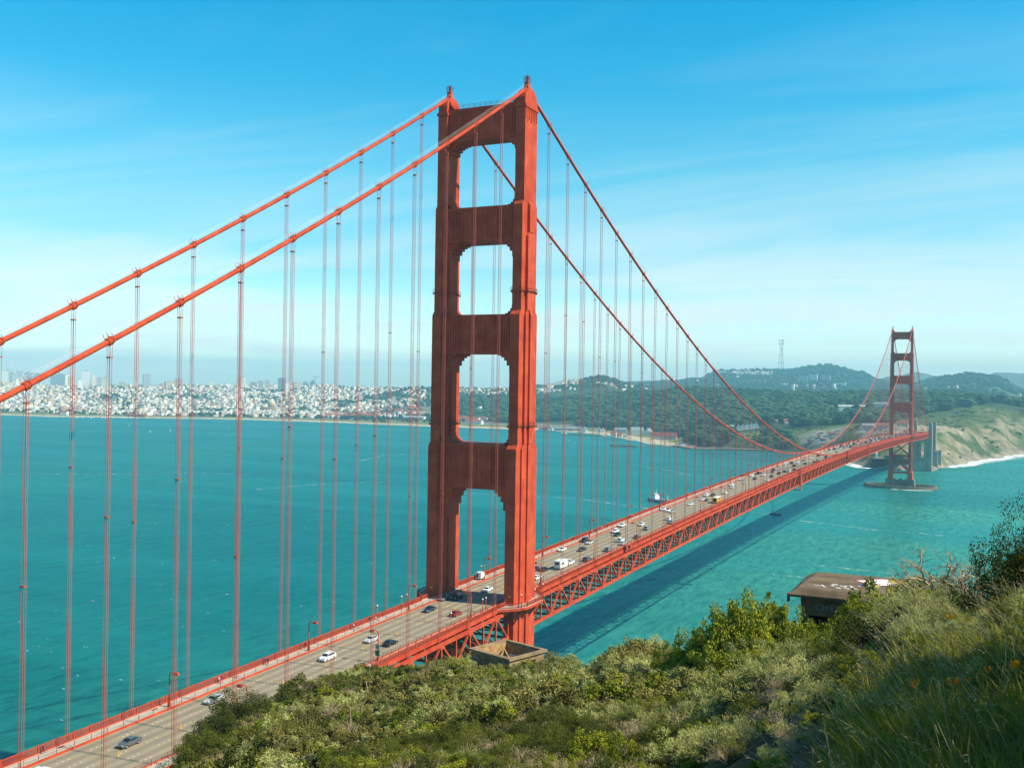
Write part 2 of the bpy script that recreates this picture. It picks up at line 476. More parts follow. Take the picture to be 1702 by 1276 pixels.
def parapet_mesh():
    b = MB()
    for s in (-3.1, 3.1):
        for k in range(12):
            x = -10.5 + k * 21 / 11
            b.box(x - .05, x + .05, s - .05, s + .05, 222.72, 223.9)
        for z in (223.3, 223.85):
            b.box(-10.6, 10.6, s - .035, s + .035, z, z + .07)
    return b.mesh('parapet_railing', M['dark_orange'])
def brace_mesh(z0, z1):
    b = MB()
    i = HW - 1.4
    for sy in (-3.0, 3.0):
        b.beam((-i, sy, z0), (i, sy, z1), 1.5, 2.0, up=(0, 1, 0)); b.beam((i, sy - .01, z0), (-i, sy - .01, z1), 1.49, 2.0, up=(0, 1, 0))
    return b.mesh('cross_brace', M['orange'])
def lower_strut_mesh(top):
    b = MB()
    i = HW - 1.5
    if top:
        b.box(-i, i, -3.6, 3.6, 44.6, 47.4)
        return b.mesh('lower_strut', M['orange'])
    b.box(-i, i, -3.7, 3.7, 21.0, 23.4)
    for s in (-1, 1):
        for w, h in ((3.0, .6), (1.7, 1.4), (.8, 2.6)):
            x0, x1 = sorted((s * (i - w), s * (i + .2)))
            b.box(x0, x1, -3.3, 3.3, 21 - h, 21.1)
    return b.mesh('lower_strut', M['orange'])
_leg, _strut = leg_mesh(), [strut_mesh(*s) for s in STRUTS]
_ring = [ring_mesh(STOREYS[1][2], 127.6), ring_mesh(STOREYS[2][2], 167.2)]
_sad, _bea, _par, _br, _ls = saddle_mesh(), beacon_mesh(), parapet_mesh(), [brace_mesh(24, 44.5), brace_mesh(47.5, 66)], [lower_strut_mesh(False), lower_strut_mesh(True)]
def foot_mesh():
    b = MB()
    b.frustum(0, 0, 13.0, 24.0, 3.2, 8.6, 2.9, 8.0)
    b.frustum(0, 0, 24.0, 25.2, 2.9, 8.0, 2.2, 7.3)
    return b.mesh('leg_foot', M['orange'])
_foot = foot_mesh()
for ty in (0.0, SPAN):
    t = empty('tower', (0, ty, 0), parent=bridge)
    for s in (-1, 1):
        for nm, d in (('leg', _leg), ('saddle_housing', _sad), ('beacon', _bea), ('leg_foot', _foot)):
            link(nm, d, t, (s * HW, 0, 0))
        for d in _ring:
            link('catwalk', d, t, (s * HW, 0, 0))
    for d in _strut:
        link('portal_strut', d, t)
    link('parapet_railing', _par, t)
    for d in _br:
        link('cross_brace', d, t)
    for d in _ls:
        link('lower_strut', d, t)

# ---------------------------------------------------------------- cables and suspenders
def band_mesh():
    b = MB()
    b.tube([(0, -.6, 0), (0, .6, 0)], .535, 12)
    for y in (-.52, .52):
        b.tube([(0, y - .06, 0), (0, y + .06, 0)], .585, 12, 1)
    b.box(-.1, .1, -.6, .6, .5, .66, 1); b.box(-.08, .08, -.5, .5, -.75, -.45, 1)
    for y in (-.4, .4):
        b.box(-.6, -.53, y - .035, y + .035, .2, 1.3); b.box(.53, .6, y - .035, y + .035, .2, 1.3)
    return b.mesh('cable_band', [M['orange'], M['band']])
_band = band_mesh()
hang_y = [-SP * i - .91 for i in range(1, 13)] + [SP * i + .91 for i in range(1, 84)] + [SPAN + SP * i + .91 for i in range(1, 22)]
for s in (-1, 1):
    b = MB()
    ys = list(np.arange(Y_NORTH, -1, 7.62)) + [-.91, .91] + list(np.arange(7.62, SPAN - 3, 7.62)) + [SPAN - .91, SPAN + .91] + list(np.arange(SPAN + 7.62, Y_SOUTH, 7.62))
    b.tube([(s * HW, y, cable_z(y)) for y in ys], .47, 14)
    mc = b.build('main_cable', M['orange'], bridge, smooth=True)
    for y in hang_y:
        e = .5
        bo = link('cable_band', _band, mc, (s * HW, y, cable_z(y)))
        bo.rotation_euler = (math.atan2(cable_z(y + e) - cable_z(y - e), 2 * e), 0, 0)
    for q in (-.56, .56):
        b = MB()
        b.tube([(s * HW + q, y, cable_z(y) + 1.3) for y in ys], .022, 4)
        b.build('hand_rope', M['handrope'], mc)
    for y in hang_y:
        b = MB()
        zt, zb = cable_z(y), deck_z(y) - 1.2
        if zt - zb < 2.2:
            zt = zb + 2.2
        for dx in (-1, 1):
            for dy in (-1, 1):
                k = min(2.6, (zt - zb) * .3)
                b.tube([(dx * .47, dy * .2, 0), (dx * .30, dy * .20, -k), (dx * .30, dy * .20, zb - zt)], .044, 5, caps=False)
        b.box(-.42, .42, -.3, .3, -k - .12, -k + .1, 1)
        zm = random.uniform(.35, .75) * (zb - zt)
        b.box(-.40, .40, -.29, .29, zm - .1, zm + .1, 1)
        o = b.build('suspender', [M['rope'], M['band']], bridge)
        o.location = (s * HW, y, zt)

# ---------------------------------------------------------------- deck
PAN = 7.62
stations = list(np.arange(Y_NORTH, 0, PAN)) + list(np.arange(0, SPAN, PAN)) + list(np.arange(SPAN, Y_SOUTH + 1, PAN)) + [Y_SOUTH + 110]
def ribbon(poly, ys):
    b = MB(); n = len(poly)
    vs_ = [(x, y, deck_z(y) + z) for y in ys for x, z in poly]
    fs = [(i * n + k, i * n + (k + 1) % n, (i + 1) * n + (k + 1) % n, (i + 1) * n + k) for i in range(len(ys) - 1) for k in range(n)]
    fs += [tuple(range(n))[::-1], tuple((len(ys) - 1) * n + k for k in range(n))]
    return b.add(vs_, [f[::-1] for f in fs])
def rect(x0, x1, z0, z1):
    return [(x0, z0), (x0, z1), (x1, z1), (x1, z0)]
road = ribbon(rect(-9.15, 9.15, -.55, 0), stations).build('roadway', M['road'], bridge)
# lane dots (small white domes in dashed runs) and dark expansion joints
b = MB()
for x in (-6.14, -3.07, 0, 3.07, 6.14):
    for y in np.arange(-168, 620, 7.32):
        for k in range(3):
            yy = y + k * 1.2; z = deck_z(yy)
            b.frustum(x, yy, z + .004, z + .035, .10, .10, .06, .06)
b.build('lane_dots', M['white'], road)['kind'] = 'stuff'
b = MB()
for y in list(np.arange(-160, SPAN, 15.24 * 2)):
    z = deck_z(y)
    b.box(-9.1, 9.1, y - .06, y + .06, z + .004, z + .012)
b.build('expansion_joints', M['grey_steel'], road)['kind'] = 'stuff'
for s in (-1, 1):
    sw = ribbon(rect(*sorted((s * 9.42, s * 12.42)), -.5, .22), stations).build('sidewalk', M['sidewalk'], bridge)
    ribbon(rect(*sorted((s * 9.16, s * 9.41)), -.5, .42), stations).build('kerb_barrier', M['orange'], bridge)
    ribbon(rect(*sorted((s * 12.43, s * 12.62)), -.75, .30), stations).build('fascia_beam', M['orange'], bridge)
    # light traffic rail on posts along the sidewalk edge
    b = MB()
    for y in np.arange(-170, 500, 3.81):
        z = deck_z(y)
        b.box(s * 9.55 - .04, s * 9.55 + .04, y - .04, y + .04, z + .22, z + 1.35)
    for y in np.arange(-170, 500, 15.24):
        for h in (.8, 1.3):
            b.beam((s * 9.55, y, deck_z(y) + h), (s * 9.55, y + 15.24, deck_z(y + 15.24) + h), .03, .03)
    b.build('traffic_rail', M['dark_orange'], sw)['kind'] = 'stuff'
    # storm drains / hatch covers on the walk
    for y in (-140.5, -118, -94, -47, 33, 79, 125):
        b = MB(); b.box(-.3, .3, -.9, .9, 0, .012)
        link('hatch_cover', b.mesh('hatch_cover', M['dark_orange']), sw, (s * 11.6, y, deck_z(y) + .224))
# railing: posts, two rails and pickets
def rail_mesh(npick, pw):
    b = MB(); Lp = 3.81
    b.box(-.11, .11, -.11, .11, 0, 1.42)
    b.box(-.13, .13, -.13, .13, 1.42, 1.5)
    b.box(-.09, .09, .11, Lp - .11, 1.18, 1.34); b.box(-.06, .06, .11, Lp - .11, .08, .2)
    for k in range(npick):
        y = .11 + (k + .7) * (Lp - .22) / (npick + .4)
        b.box(-.03, .03, y - pw, y + pw, .2, 1.18)
    return b
_rail = rail_mesh(17, .045).mesh('rail_panel', M['orange'])
far_src = rail_mesh(9, .085)
for s in (-1, 1):
    rl = empty('railing', parent=bridge)
    for y in np.arange(-171.45, 210, 3.81):
        if -8.5 < y + 1.9 < 8.5: continue
        if s > 0 and y < -80: continue
        o = link('rail_panel', _rail, rl, (s * 12.52, y, deck_z(y) + .30))
        o.rotation_euler = (math.atan((deck_z(y + 3.81) - deck_z(y)) / 3.81), 0, 0)
    b = MB()
    for y in np.arange(-171.45 + 100 * 3.81 + .001, Y_SOUTH + 90, 3.81):
        if abs(y + 1.9 - SPAN) < 8.5: continue
        b.add([(p[0] + s * 12.52, p[1] + y, p[2] + deck_z(y + p[1]) + .30) for p in far_src.v], far_src.f)
    b.build('distant_railing', M['orange'], rl)['kind'] = 'stuff'
# walkways bulging round the outside of the tower legs
for ty in (0.0, SPAN):
    for s in (-1, 1):
        z = deck_z(ty)
        b = MB()
        poly = [(12.4, -13.5), (16.9, -8.6), (18.3, -5.5), (18.3, 5.5), (16.9, 8.6), (12.4, 13.5)]
        pl = [(s * x, y + ty) for x, y in poly]
        if s < 0: pl = pl[::-1]
        b.prism(pl, 'z', z - .25, z + .2)
        wk = b.build('tower_walkway', M['sidewalk'], bridge)
        b = MB()
        for (x0, y0), (x1, y1) in zip(poly[:-1], poly[1:]):
            p0, p1 = Vector((s * x0, y0 + ty, z)), Vector((s * x1, y1 + ty, z))
            up = Vector((0, 0, 1))
            b.beam(p0 - up * .35, p1 - up * .35, .22, .75)
            b.beam(p0 + up * 1.45, p1 + up * 1.45, .16, .16); b.beam(p0 + up * .4, p1 + up * .4, .12, .12)
            n = max(2, int((p1 - p0).length / .28))
            for k in range(n + 1):
                q = p0.lerp(p1, k / n); w = .1 if k in (0, n) else .035
                b.box(q.x - w, q.x + w, q.y - w, q.y + w, q.z + .2, q.z + 1.45)
        b.build('walkway_railing', M['orange'], wk)
        b = MB()
        for y in (-7, -2.4, 2.4, 7):
            b.beam((s * 14.5, ty + y, z - 5.5), (s * 17.6, ty + y, z - .4), .35, .35); b.box(*sorted((s * 12.4, s * 18.0)), ty + y - .2, ty + y + .2, z - .75, z - .26)
        b.build('walkway_bracket', M['orange'], wk)

# ---------------------------------------------------------------- stiffening truss
for s in (-1, 1):
    tr = empty('stiffening_truss', parent=bridge)
    ys = [y for y in stations if y <= Y_SOUTH]
    for z0, z1 in ((-1.95, -1.1), (-9.3, -8.5)):
        ribbon(rect(s * HW - .42, s * HW + .42, z0, z1), ys).build('truss_chord', M['orange'], tr)
    mass = MB()
    for k in range(int(Y_NORTH / PAN), int(Y_SOUTH / PAN)):
        y0, y1 = k * PAN, (k + 1) * PAN
        d0, d1 = deck_z(y0), deck_z(y1)
        a, c = ((0, y0, d0 - 9.0), (0, y1, d1 - 1.4)) if k % 2 else ((0, y0, d0 - 1.4), (0, y1, d1 - 9.0))
        near = s > 0 and -95 < y0 < 620
        if abs(y0) < 5 or abs(y0 - SPAN) < 5:
            pass
        if near:
            b = MB(); b.beam((0, 0, -8.6), (0, 0, -1.8), .42, .5, up=(0, 1, 0))
            o = b.build('truss_vertical', M['orange'], tr); o.location = (s * HW, y0, d0)
            b = MB(); p = Vector(a) - Vector((0, y0, d0)); q = Vector(c) - Vector((0, y0, d0))
            b.beam(p, q, .44, .52, up=(1, 0, 0))
            if k % 2 == 0:
                b.box(-.45, .45, -1.1, 1.1, -2.6, -1.9)      # gusset plate
            o = b.build('truss_diagonal', M['orange'], tr); o.location = (s * HW, y0, d0)
        else:
            mass.beam((s * HW, y0, d0 - 8.6), (s * HW, y0, d0 - 1.8), .42, .5, up=(0, 1, 0))
            mass.beam(Vector(a) + Vector((s * HW, 0, 0)), Vector(c) + Vector((s * HW, 0, 0)), .44, .52, up=(1, 0, 0))
    mass.build('truss_members', M['orange'], tr)['kind'] = 'stuff'
    # brackets carrying the walk over the chord
    b = MB()
    for k in range(int(Y_NORTH / 3.81), int(Y_SOUTH / 3.81)):
        y = k * 3.81; z = deck_z(y)
        b.box(*sorted((s * 11.0, s * 12.75)), y - .1, y + .1, z - 1.05, z - .55)
    b.build('walk_brackets', M['orange'], tr)['kind'] = 'stuff'
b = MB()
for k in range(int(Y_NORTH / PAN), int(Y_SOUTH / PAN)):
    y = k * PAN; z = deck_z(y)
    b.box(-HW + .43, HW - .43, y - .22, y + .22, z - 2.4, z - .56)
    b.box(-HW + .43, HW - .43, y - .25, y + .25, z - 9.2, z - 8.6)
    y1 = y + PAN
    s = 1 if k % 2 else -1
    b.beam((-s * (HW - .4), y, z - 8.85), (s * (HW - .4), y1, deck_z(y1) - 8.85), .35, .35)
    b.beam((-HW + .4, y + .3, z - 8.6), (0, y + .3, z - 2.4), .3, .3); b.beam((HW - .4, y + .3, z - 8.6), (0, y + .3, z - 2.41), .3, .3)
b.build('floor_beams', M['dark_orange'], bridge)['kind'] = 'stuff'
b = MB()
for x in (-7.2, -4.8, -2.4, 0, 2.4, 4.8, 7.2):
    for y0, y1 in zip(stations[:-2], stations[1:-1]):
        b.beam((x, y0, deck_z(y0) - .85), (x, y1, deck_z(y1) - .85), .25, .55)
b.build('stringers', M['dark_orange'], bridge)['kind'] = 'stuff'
# ================================================================ WATER, FAR SHORE, CITY
def value_noise(x, y, seed=0):
    """cheap smooth noise on numpy arrays, about -1..1"""
    r = np.random.default_rng(seed); out = np.zeros_like(x, dtype=float)
    for k in range(7):
        a, b2, c, d = r.uniform(-1, 1), r.uniform(-1, 1), r.uniform(0, 6.28), r.uniform(.6, 1.7)
        out += np.sin((a * x + b2 * y) * d * 2.2 + c + 1.3 * np.sin((b2 * x - a * y) * d * 1.7 + 2 * c))
    return out / 4.0
def fbm(x, y, seed=0, oct=4):
    o = 0; a = 1.0
    for k in range(oct):
        o = o + a * value_noise(x * 2 ** k, y * 2 ** k, seed + k * 13); a *= .5
    return o / 1.8

# ---------------------------------------------------------------- the strait
def water_material():
    m = mat('sea_water', (0.012, 0.17, 0.16), 0.32, spec=0.10)
    nt = m.node_tree; b = nt.nodes['Principled BSDF']; N, L = nt.nodes, nt.links
    tc = N.new('ShaderNodeTexCoord')
    def noise(scale, sx=1.0, sy=1.0, rz=0.0, detail=5, rough=.6, dist=0.0):
        mp = N.new('ShaderNodeMapping'); mp.inputs['Scale'].default_value = (sx, sy, 1); mp.inputs['Rotation'].default_value = (0, 0, rz)
        L.new(tc.outputs['Object'], mp.inputs[0])
        n = N.new('ShaderNodeTexNoise'); n.inputs['Scale'].default_value = scale; n.inputs['Detail'].default_value = detail
        n.inputs['Roughness'].default_value = rough; n.inputs['Distortion'].default_value = dist
        L.new(mp.outputs[0], n.inputs['Vector']); return n
    def rng_(src, lo, hi, a=0.0, c=1.0):
        r = N.new('ShaderNodeMapRange'); r.inputs[1].default_value = lo; r.inputs[2].default_value = hi
        r.inputs[3].default_value = a; r.inputs[4].default_value = c; L.new(src.outputs[0], r.inputs[0]); return r
    def mix(f, c1, c2):
        x = N.new('ShaderNodeMix'); x.data_type = 'RGBA'; L.new(f.outputs[0], x.inputs[0])
        for i, c in ((6, c1), (7, c2)):
            if isinstance(c, tuple): x.inputs[i].default_value = (*c, 1)
            else: L.new(c.outputs[2], x.inputs[i])
        return x
    # silt: greener, browner patches drawn out along the current
    silt = rng_(noise(.0032, 1.0, .5, R(60), 6, .6, .6), .40, .68)
    c = mix(silt, (0.000, 0.122, 0.122), (0.010, 0.158, 0.122))
    sx = N.new('ShaderNodeSeparateXYZ'); L.new(tc.outputs['Object'], sx.inputs[0])
    # shallower, paler sand-green water towards the southern and western shore
    sh = N.new('ShaderNodeMapRange'); sh.inputs[1].default_value = -260; sh.inputs[2].default_value = 130; L.new(sx.outputs[0], sh.inputs[0])
    c = mix(sh, c, (0.060, 0.300, 0.205))
    # short wind waves: darker, greener fronts
    wv = rng_(noise(.16, 1.0, .30, R(18), 5, .70, .3), .40, .72, 0, .85)
    c = mix(wv, c, (0.001, 0.065, 0.065))
    # wind lanes: long paler and darker streaks
    ln = rng_(noise(.0042, .16, 1.0, R(-24), 5, .62, .8), .42, .66, 0, .6)
    c = mix(ln, c, (0.012, 0.200, 0.195))
    ld = rng_(noise(.0030, .22, 1.0, R(-20), 4, .6, .6), .46, .70, 0, .55)
    c = mix(ld, c, (0.000, 0.085, 0.100))
    # whitecaps: sparse flecks
    fl = noise(.13, .8, 1.9, R(-12), 3, .7, 0)
    gate = rng_(noise(.0045, 1, 1, 0, 3), .36, .52)
    fl2 = rng_(fl, .70, .74)
    mu = N.new('ShaderNodeMath'); mu.operation = 'MULTIPLY'; L.new(fl2.outputs[0], mu.inputs[0]); L.new(gate.outputs[0], mu.inputs[1])
    c = mix(mu, c, (0.75, 0.80, 0.78))
    L.new(c.outputs[2], b.inputs['Base Color'])
    # relief
    h1 = noise(.06, 1.0, .30, R(18), 4, .6, .3); h2 = noise(.24, 1.0, .38, R(30), 4, .65, .2)
    ad = N.new('ShaderNodeMath'); ad.operation = 'MULTIPLY_ADD'; ad.inputs[1].default_value = .35
    L.new(h2.outputs[0], ad.inputs[0]); L.new(h1.outputs[0], ad.inputs[2])
    bp = N.new('ShaderNodeBump'); bp.inputs['Strength'].default_value = .8; bp.inputs['Distance'].default_value = 2.0
    L.new(ad.outputs[0], bp.inputs['Height'])
    # turbid sea: light coming back from the water body, plus a rough sky reflection
    df = N.new('ShaderNodeBsdfDiffuse'); gl = N.new('ShaderNodeBsdfGlossy'); gl.inputs['Roughness'].default_value = .25; gl.inputs['Color'].default_value = (.26, .88, .86, 1)
    fr = N.new('ShaderNodeFresnel'); fr.inputs['IOR'].default_value = 1.33
    fm = N.new('ShaderNodeMath'); fm.operation = 'MULTIPLY'; fm.inputs[1].default_value = .40; fm.use_clamp = True
    ms = N.new('ShaderNodeMixShader')
    for q in (df, gl, fr): L.new(bp.outputs[0], q.inputs['Normal'])
    L.new(c.outputs[2], df.inputs['Color']); L.new(fr.outputs[0], fm.inputs[0]); L.new(fm.outputs[0], ms.inputs[0])
    L.new(df.outputs[0], ms.inputs[1]); L.new(gl.outputs[0], ms.inputs[2]); L.new(ms.outputs[0], N['Material Output'].inputs['Surface'])
    return m
M['water'] = water_material()
b = MB(); b.add([(-10400, -1480, 0), (6400, -1480, 0), (6400, 12400, 0), (-10400, 12400, 0)], [(0, 1, 2, 3)])
water = b.build('water', M['water']); tag(water, kind='structure')

# ---------------------------------------------------------------- far land
COAST = [(-9000, 1300), (-6000, 1750), (-4500, 2010), (-3600, 2110), (-3113, 2205), (-2900, 2230), (-2695, 2343), (-2314, 2534), (-1900, 2560), (-1571, 2545), (-1151, 2562),
         (-1000, 2500), (-900, 2440), (-760, 2250), (-640, 2075), (-540, 2018), (-443, 1988), (-330, 2000), (-273, 1990), (-190, 1900), (-135, 1765),
         (-100, 1668), (-40, 1632), (20, 1650), (30, 1720), (52, 1860), (70, 1990), (112, 2105), (140, 2240), (180, 2370), (215, 2600), (330, 2900), (600, 3600),
         (1500, 5000), (3500, 6500), (8000, 9000), (8000, 15000), (-12000, 15000), (-12000, 1300)]
# height profiles seen along compass lines: bearing (deg from the bridge axis), then (distance, height) pairs
def _b(u): return math.degrees(math.atan((u - 851.0) / 1687.0) + YAW)
PROFILES = [(_b(u), p) for u, p in (
    (-700, [(4000, 3), (5200, 20), (6000, 70), (7000, 60), (9000, 40)]),
    (-300, [(4300, 3), (4700, 15), (5200, 40), (5900, 80), (6600, 80), (9000, 40)]),
    (0, [(4050, 2), (4300, 4), (4700, 15), (5200, 45), (5800, 76), (6400, 88), (7200, 72), (9000, 60)]),
    (200, [(3950, 2), (4300, 4), (4700, 15), (5200, 48), (5800, 78), (6400, 88), (7200, 72), (9000, 60)]),
    (330, [(3900, 2), (4250, 4), (4650, 12), (5150, 46), (5700, 85), (6200, 104), (7200, 75), (9000, 60)]),
    (450, [(3900, 2), (4200, 4), (4600, 10), (5100, 40), (5700, 74), (6300, 90), (7200, 76), (9000, 60)]),
    (600, [(3500, 2), (3800, 4), (4200, 12), (4700, 38), (5300, 74), (5900, 98), (7000, 84), (9000, 60)]),
    (700, [(3300, 2), (3600, 4), (3900, 12), (4300, 42), (4800, 84), (5300, 110), (6200, 95), (9000, 60)]),
    (800, [(3250, 2), (3500, 4), (3750, 15), (4100, 45), (4700, 80), (5400, 105), (6200, 100), (9000, 70)]),
    (900, [(3150, 2), (3350, 4), (3600, 20), (4000, 62), (4600, 82), (5400, 118), (6200, 110), (8000, 90)]),
    (950, [(3080, 2), (3300, 4), (3540, 26), (3940, 70), (4550, 85), (5400, 165), (6200, 120), (8000, 100)]),
    (1000, [(2980, 2), (3240, 6), (3480, 34), (3880, 80), (4450, 92), (5500, 185), (6200, 140), (8000, 120)]),
    (1050, [(2900, 3), (3200, 22), (3600, 70), (4100, 102), (4700, 90), (5500, 135), (6500, 120), (8000, 150)]),
    (1120, [(2450, 3), (2700, 8), (2950, 22), (3300, 75), (3700, 115), (4300, 100), (5500, 80), (7000, 140), (8000, 180), (9500, 120)]),
    (1160, [(2350, 4), (2500, 14), (2750, 34), (3000, 45), (3400, 90), (3750, 120), (4400, 95), (5500, 75), (7000, 150), (8000, 200), (9500, 120)]),
    (1200, [(2270, 5), (2400, 25), (2550, 38), (2900, 60), (3300, 95), (3800, 118), (4500, 90), (5500, 70), (7000, 180), (8000, 268), (9500, 150)]),
    (1300, [(2330, 8), (2430, 34), (2600, 48), (3000, 65), (3400, 95), (3900, 112), (4600, 85), (5800, 70), (7200, 200), (8000, 272), (9500, 150)]),
    (1375, [(2250, 20), (2400, 50), (2600, 55), (3000, 70), (3500, 100), (3900, 112), (4600, 85), (5800, 70), (7200, 220), (8000, 318), (9500, 150)]),
    (1430, [(2050, 12), (2150, 45), (2300, 60), (2600, 62), (3000, 70), (3500, 105), (3900, 116), (4600, 85), (5800, 70), (7200, 180), (8000, 270), (9500, 150)]),
    (1460, [(2000, 12), (2080, 50), (2300, 62), (2600, 64), (3000, 72), (3500, 108), (3900, 118), (4600, 85), (5800, 75), (7000, 140), (8000, 205), (9500, 150)]),
    (1490, [(1990, 12), (2060, 55), (2200, 64), (2600, 66), (3100, 75), (3500, 108), (3900, 122), (5800, 80), (6800, 130), (8000, 180)]),
    (1540, [(2030, 12), (2110, 56), (2400, 66), (2900, 80), (3400, 108), (3700, 122), (5000, 80), (6800, 195), (8000, 150)]),
    (1580, [(2120, 14), (2200, 52), (2270, 63), (2450, 66), (2900, 82), (3400, 112), (3700, 120), (5000, 80), (6800, 225), (8000, 150)]),
    (1610, [(2200, 12), (2340, 50), (2440, 64), (2600, 70), (2900, 85), (3400, 112), (3700, 118), (5000, 80), (6800, 240), (8000, 160)]),
    (1650, [(2420, 14), (2600, 52), (2720, 76), (2950, 85), (3400, 106), (3700, 110), (5000, 80), (6800, 226), (8000, 160)]),
    (1702, [(2660, 10), (2860, 58), (2990, 80), (3300, 92), (3700, 100), (5000, 80), (6800, 145), (8000, 100)]),
    (1850, [(2900, 12), (3150, 70), (3500, 92), (5000, 80), (6800, 110), (8000, 90)]),
    (2150, [(3300, 12), (3600, 70), (5000, 80), (7000, 90)]))]
_pb = np.array([p[0] for p in PROFILES])
def seg_dist(px, py, poly):
    best = np.full(px.shape, 1e12); inside = np.zeros(px.shape, bool)
    n = len(poly)
    for i in range(n):
        (x0, y0), (x1, y1) = poly[i], poly[(i + 1) % n]
        dx, dy = x1 - x0, y1 - y0
        t = np.clip(((px - x0) * dx + (py - y0) * dy) / (dx * dx + dy * dy), 0, 1)
        best = np.minimum(best, (px - x0 - t * dx) ** 2 + (py - y0 - t * dy) ** 2)
        c = ((y0 > py) != (y1 > py)) & (px < dx * (py - y0) / (dy if dy else 1e-9) + x0)
        inside ^= c
    return np.where(inside, 1, -1) * np.sqrt(best)
def land_height(x, y, full=False):
    x = np.asarray(x, float); y = np.asarray(y, float)
    bx, by = x - CAM[0], y - CAM[1]
    d = np.hypot(bx, by); az = np.degrees(np.arctan2(bx, by))
    cols_ = np.stack([np.interp(d, [q[0] for q in p], [q[1] for q in p]) for _, p in PROFILES])
    az = np.clip(az, _pb[0], _pb[-1] - 1e-6)
    i = np.clip(np.searchsorted(_pb, az) - 1, 0, len(_pb) - 2)
    f = (az - _pb[i]) / (_pb[i + 1] - _pb[i]); f = f * f * (3 - 2 * f)
    z = np.take_along_axis(cols_, i[None], 0)[0] * (1 - f) + np.take_along_axis(cols_, (i + 1)[None], 0)[0] * f
    c = seg_dist(x + 9 * value_noise(x / 60, y / 60, 3), y + 9 * value_noise(x / 55, y / 55, 5), COAST)
    far = np.clip((d - 4800) / 2500, 0, 1)
    z = z + (z > 8) * (1.2 + 9 * far) * fbm(x / (150 + 400 * far), y / (150 + 400 * far), 11) + np.clip((z - 15) / 50, 0, 1) * (az < _b(720)) * 15 * value_noise(x / 190, y / 300, 19)
    low = (x < -600)
    lim = np.where(low, np.minimum(1.0 + np.maximum(c, 0) * .035, 4.0) + np.maximum(0, c - 130) * .25, 1.0 + np.maximum(c, 0) * .9)
    # gullies and ribs on the bluff
    rib = np.abs(value_noise((x + .3 * y) / 17, (y - .3 * x) / 55, 21)) * 17 * np.clip(z / 30, 0, 1) * np.clip(1 - np.maximum(0, c - 30) / 220, 0, 1) * (x > -60)
    z = np.minimum(z - rib, lim)
    z = np.where(c < 0, -.3 + c * .12, z)
    z = np.maximum(z, -9.0)
    return (z, c, d, az) if full else z
xs = np.concatenate([np.arange(-9000, -3400, 110), np.arange(-3400, -1100, 32), np.arange(-1100, 420, 15), np.arange(420, 5200, 130)])
ys = np.concatenate([np.arange(1560, 2700, 15), np.arange(2700, 3600, 28), np.arange(3600, 9600, 55), [9900, 10400, 11000]])
gx, gy = np.meshgrid(xs, ys)
gz, gc, gd, gaz = land_height(gx, gy, True)
nx_, ny_ = len(xs), len(ys)
idx = np.arange(nx_ * ny_).reshape(ny_, nx_)
faces = np.stack([idx[:-1, :-1], idx[:-1, 1:], idx[1:, 1:], idx[1:, :-1]], -1).reshape(-1, 4)
keep = (gz[:-1, :-1] > -4) | (gz[1:, 1:] > -4) | (gz[:-1, 1:] > -4) | (gz[1:, :-1] > -4)
faces = faces[keep.ravel()]
# land cover (each place's own colour)
sl = np.hypot(np.gradient(gz, axis=1) / np.gradient(gx, axis=1), np.gradient(gz, axis=0) / np.gradient(gy, axis=0))
n1 = fbm(gx / 45, gy / 45, 31); n2 = fbm(gx / 160, gy / 160, 41)
cover = np.empty((ny_, nx_, 3)); cover[:] = (0.045, 0.062, 0.028)
def lay(mask, c, k=1.0):
    w = np.clip(np.asarray(mask, float), 0, 1)[..., None] * k
    cover[:] = cover * (1 - w) + np.array(c) * w
lay(n2 > .25, (0.085, 0.105, 0.045), .6)
urban = (gaz < _b(735)) & (gd > 3900)
lay(urban, (0.24, 0.235, 0.21), .8); lay(urban & (n1 > .35), (0.07, 0.10, 0.05), .8)
lay((gd > 5000) & ~urban, (0.10, 0.125, 0.085), .7)
flat = (gx < -560) & (gc > 0) & (gc < 330) & (gz < 9)
lay(flat, (0.15, 0.18, 0.06)); lay(flat & (n1 > .3), (0.24, 0.21, 0.12), .8)
lay(flat & (gc > 190), (0.20, 0.19, 0.15), .8)
lay((gx < -540) & (gc < 62 + 14 * n1) & (gc > -40), (0.50, 0.42, 0.28))
bl = (gx > -130) & (gc > 0) & (gc < 700) & (gd < 3200)
lay(bl, (0.085, 0.115, 0.035)); lay(bl & (n1 > .38), (0.20, 0.175, 0.085), .7); lay(bl & (n2 < -.2), (0.055, 0.085, 0.028), .8)
lay(bl & (sl > .5) & (n1 > -.05), (0.25, 0.205, 0.13), .85); lay(bl & (gz < 12) & (n1 > -.2), (0.16, 0.145, 0.115), .85)
lay(bl & (gc > 60) & (gc < 175) & (gd < 2420) & (gz > 55), (0.42, 0.36, 0.25), .9)
lay((gx > -130) & (gc < 14) & (gz < 5), (0.30, 0.25, 0.17))
grn = (gx > -480) & (gx < -120) & (gd < 2480) & (gz > 26) & (gz < 60)
lay(grn, (0.11, 0.15, 0.035), .9); lay(grn & (n1 > .5), (0.32, 0.27, 0.17), .8)
lot = ((gaz > _b(1328)) & (gaz < _b(1402)) & (gd > 2270) & (gd < 2400)) | ((gaz > _b(1428)) & (gaz < _b(1515)) & (gd > 2130) & (gd < 2330))
lay(lot & (gz > 20), (0.26, 0.24, 0.20), .9)
M['land'] = mat('land_cover', (.1, .1, .1), 0.95, spec=0.1)
_nt = M['land'].node_tree
_ca = _nt.nodes.new('ShaderNodeVertexColor'); _ca.layer_name = 'Col'
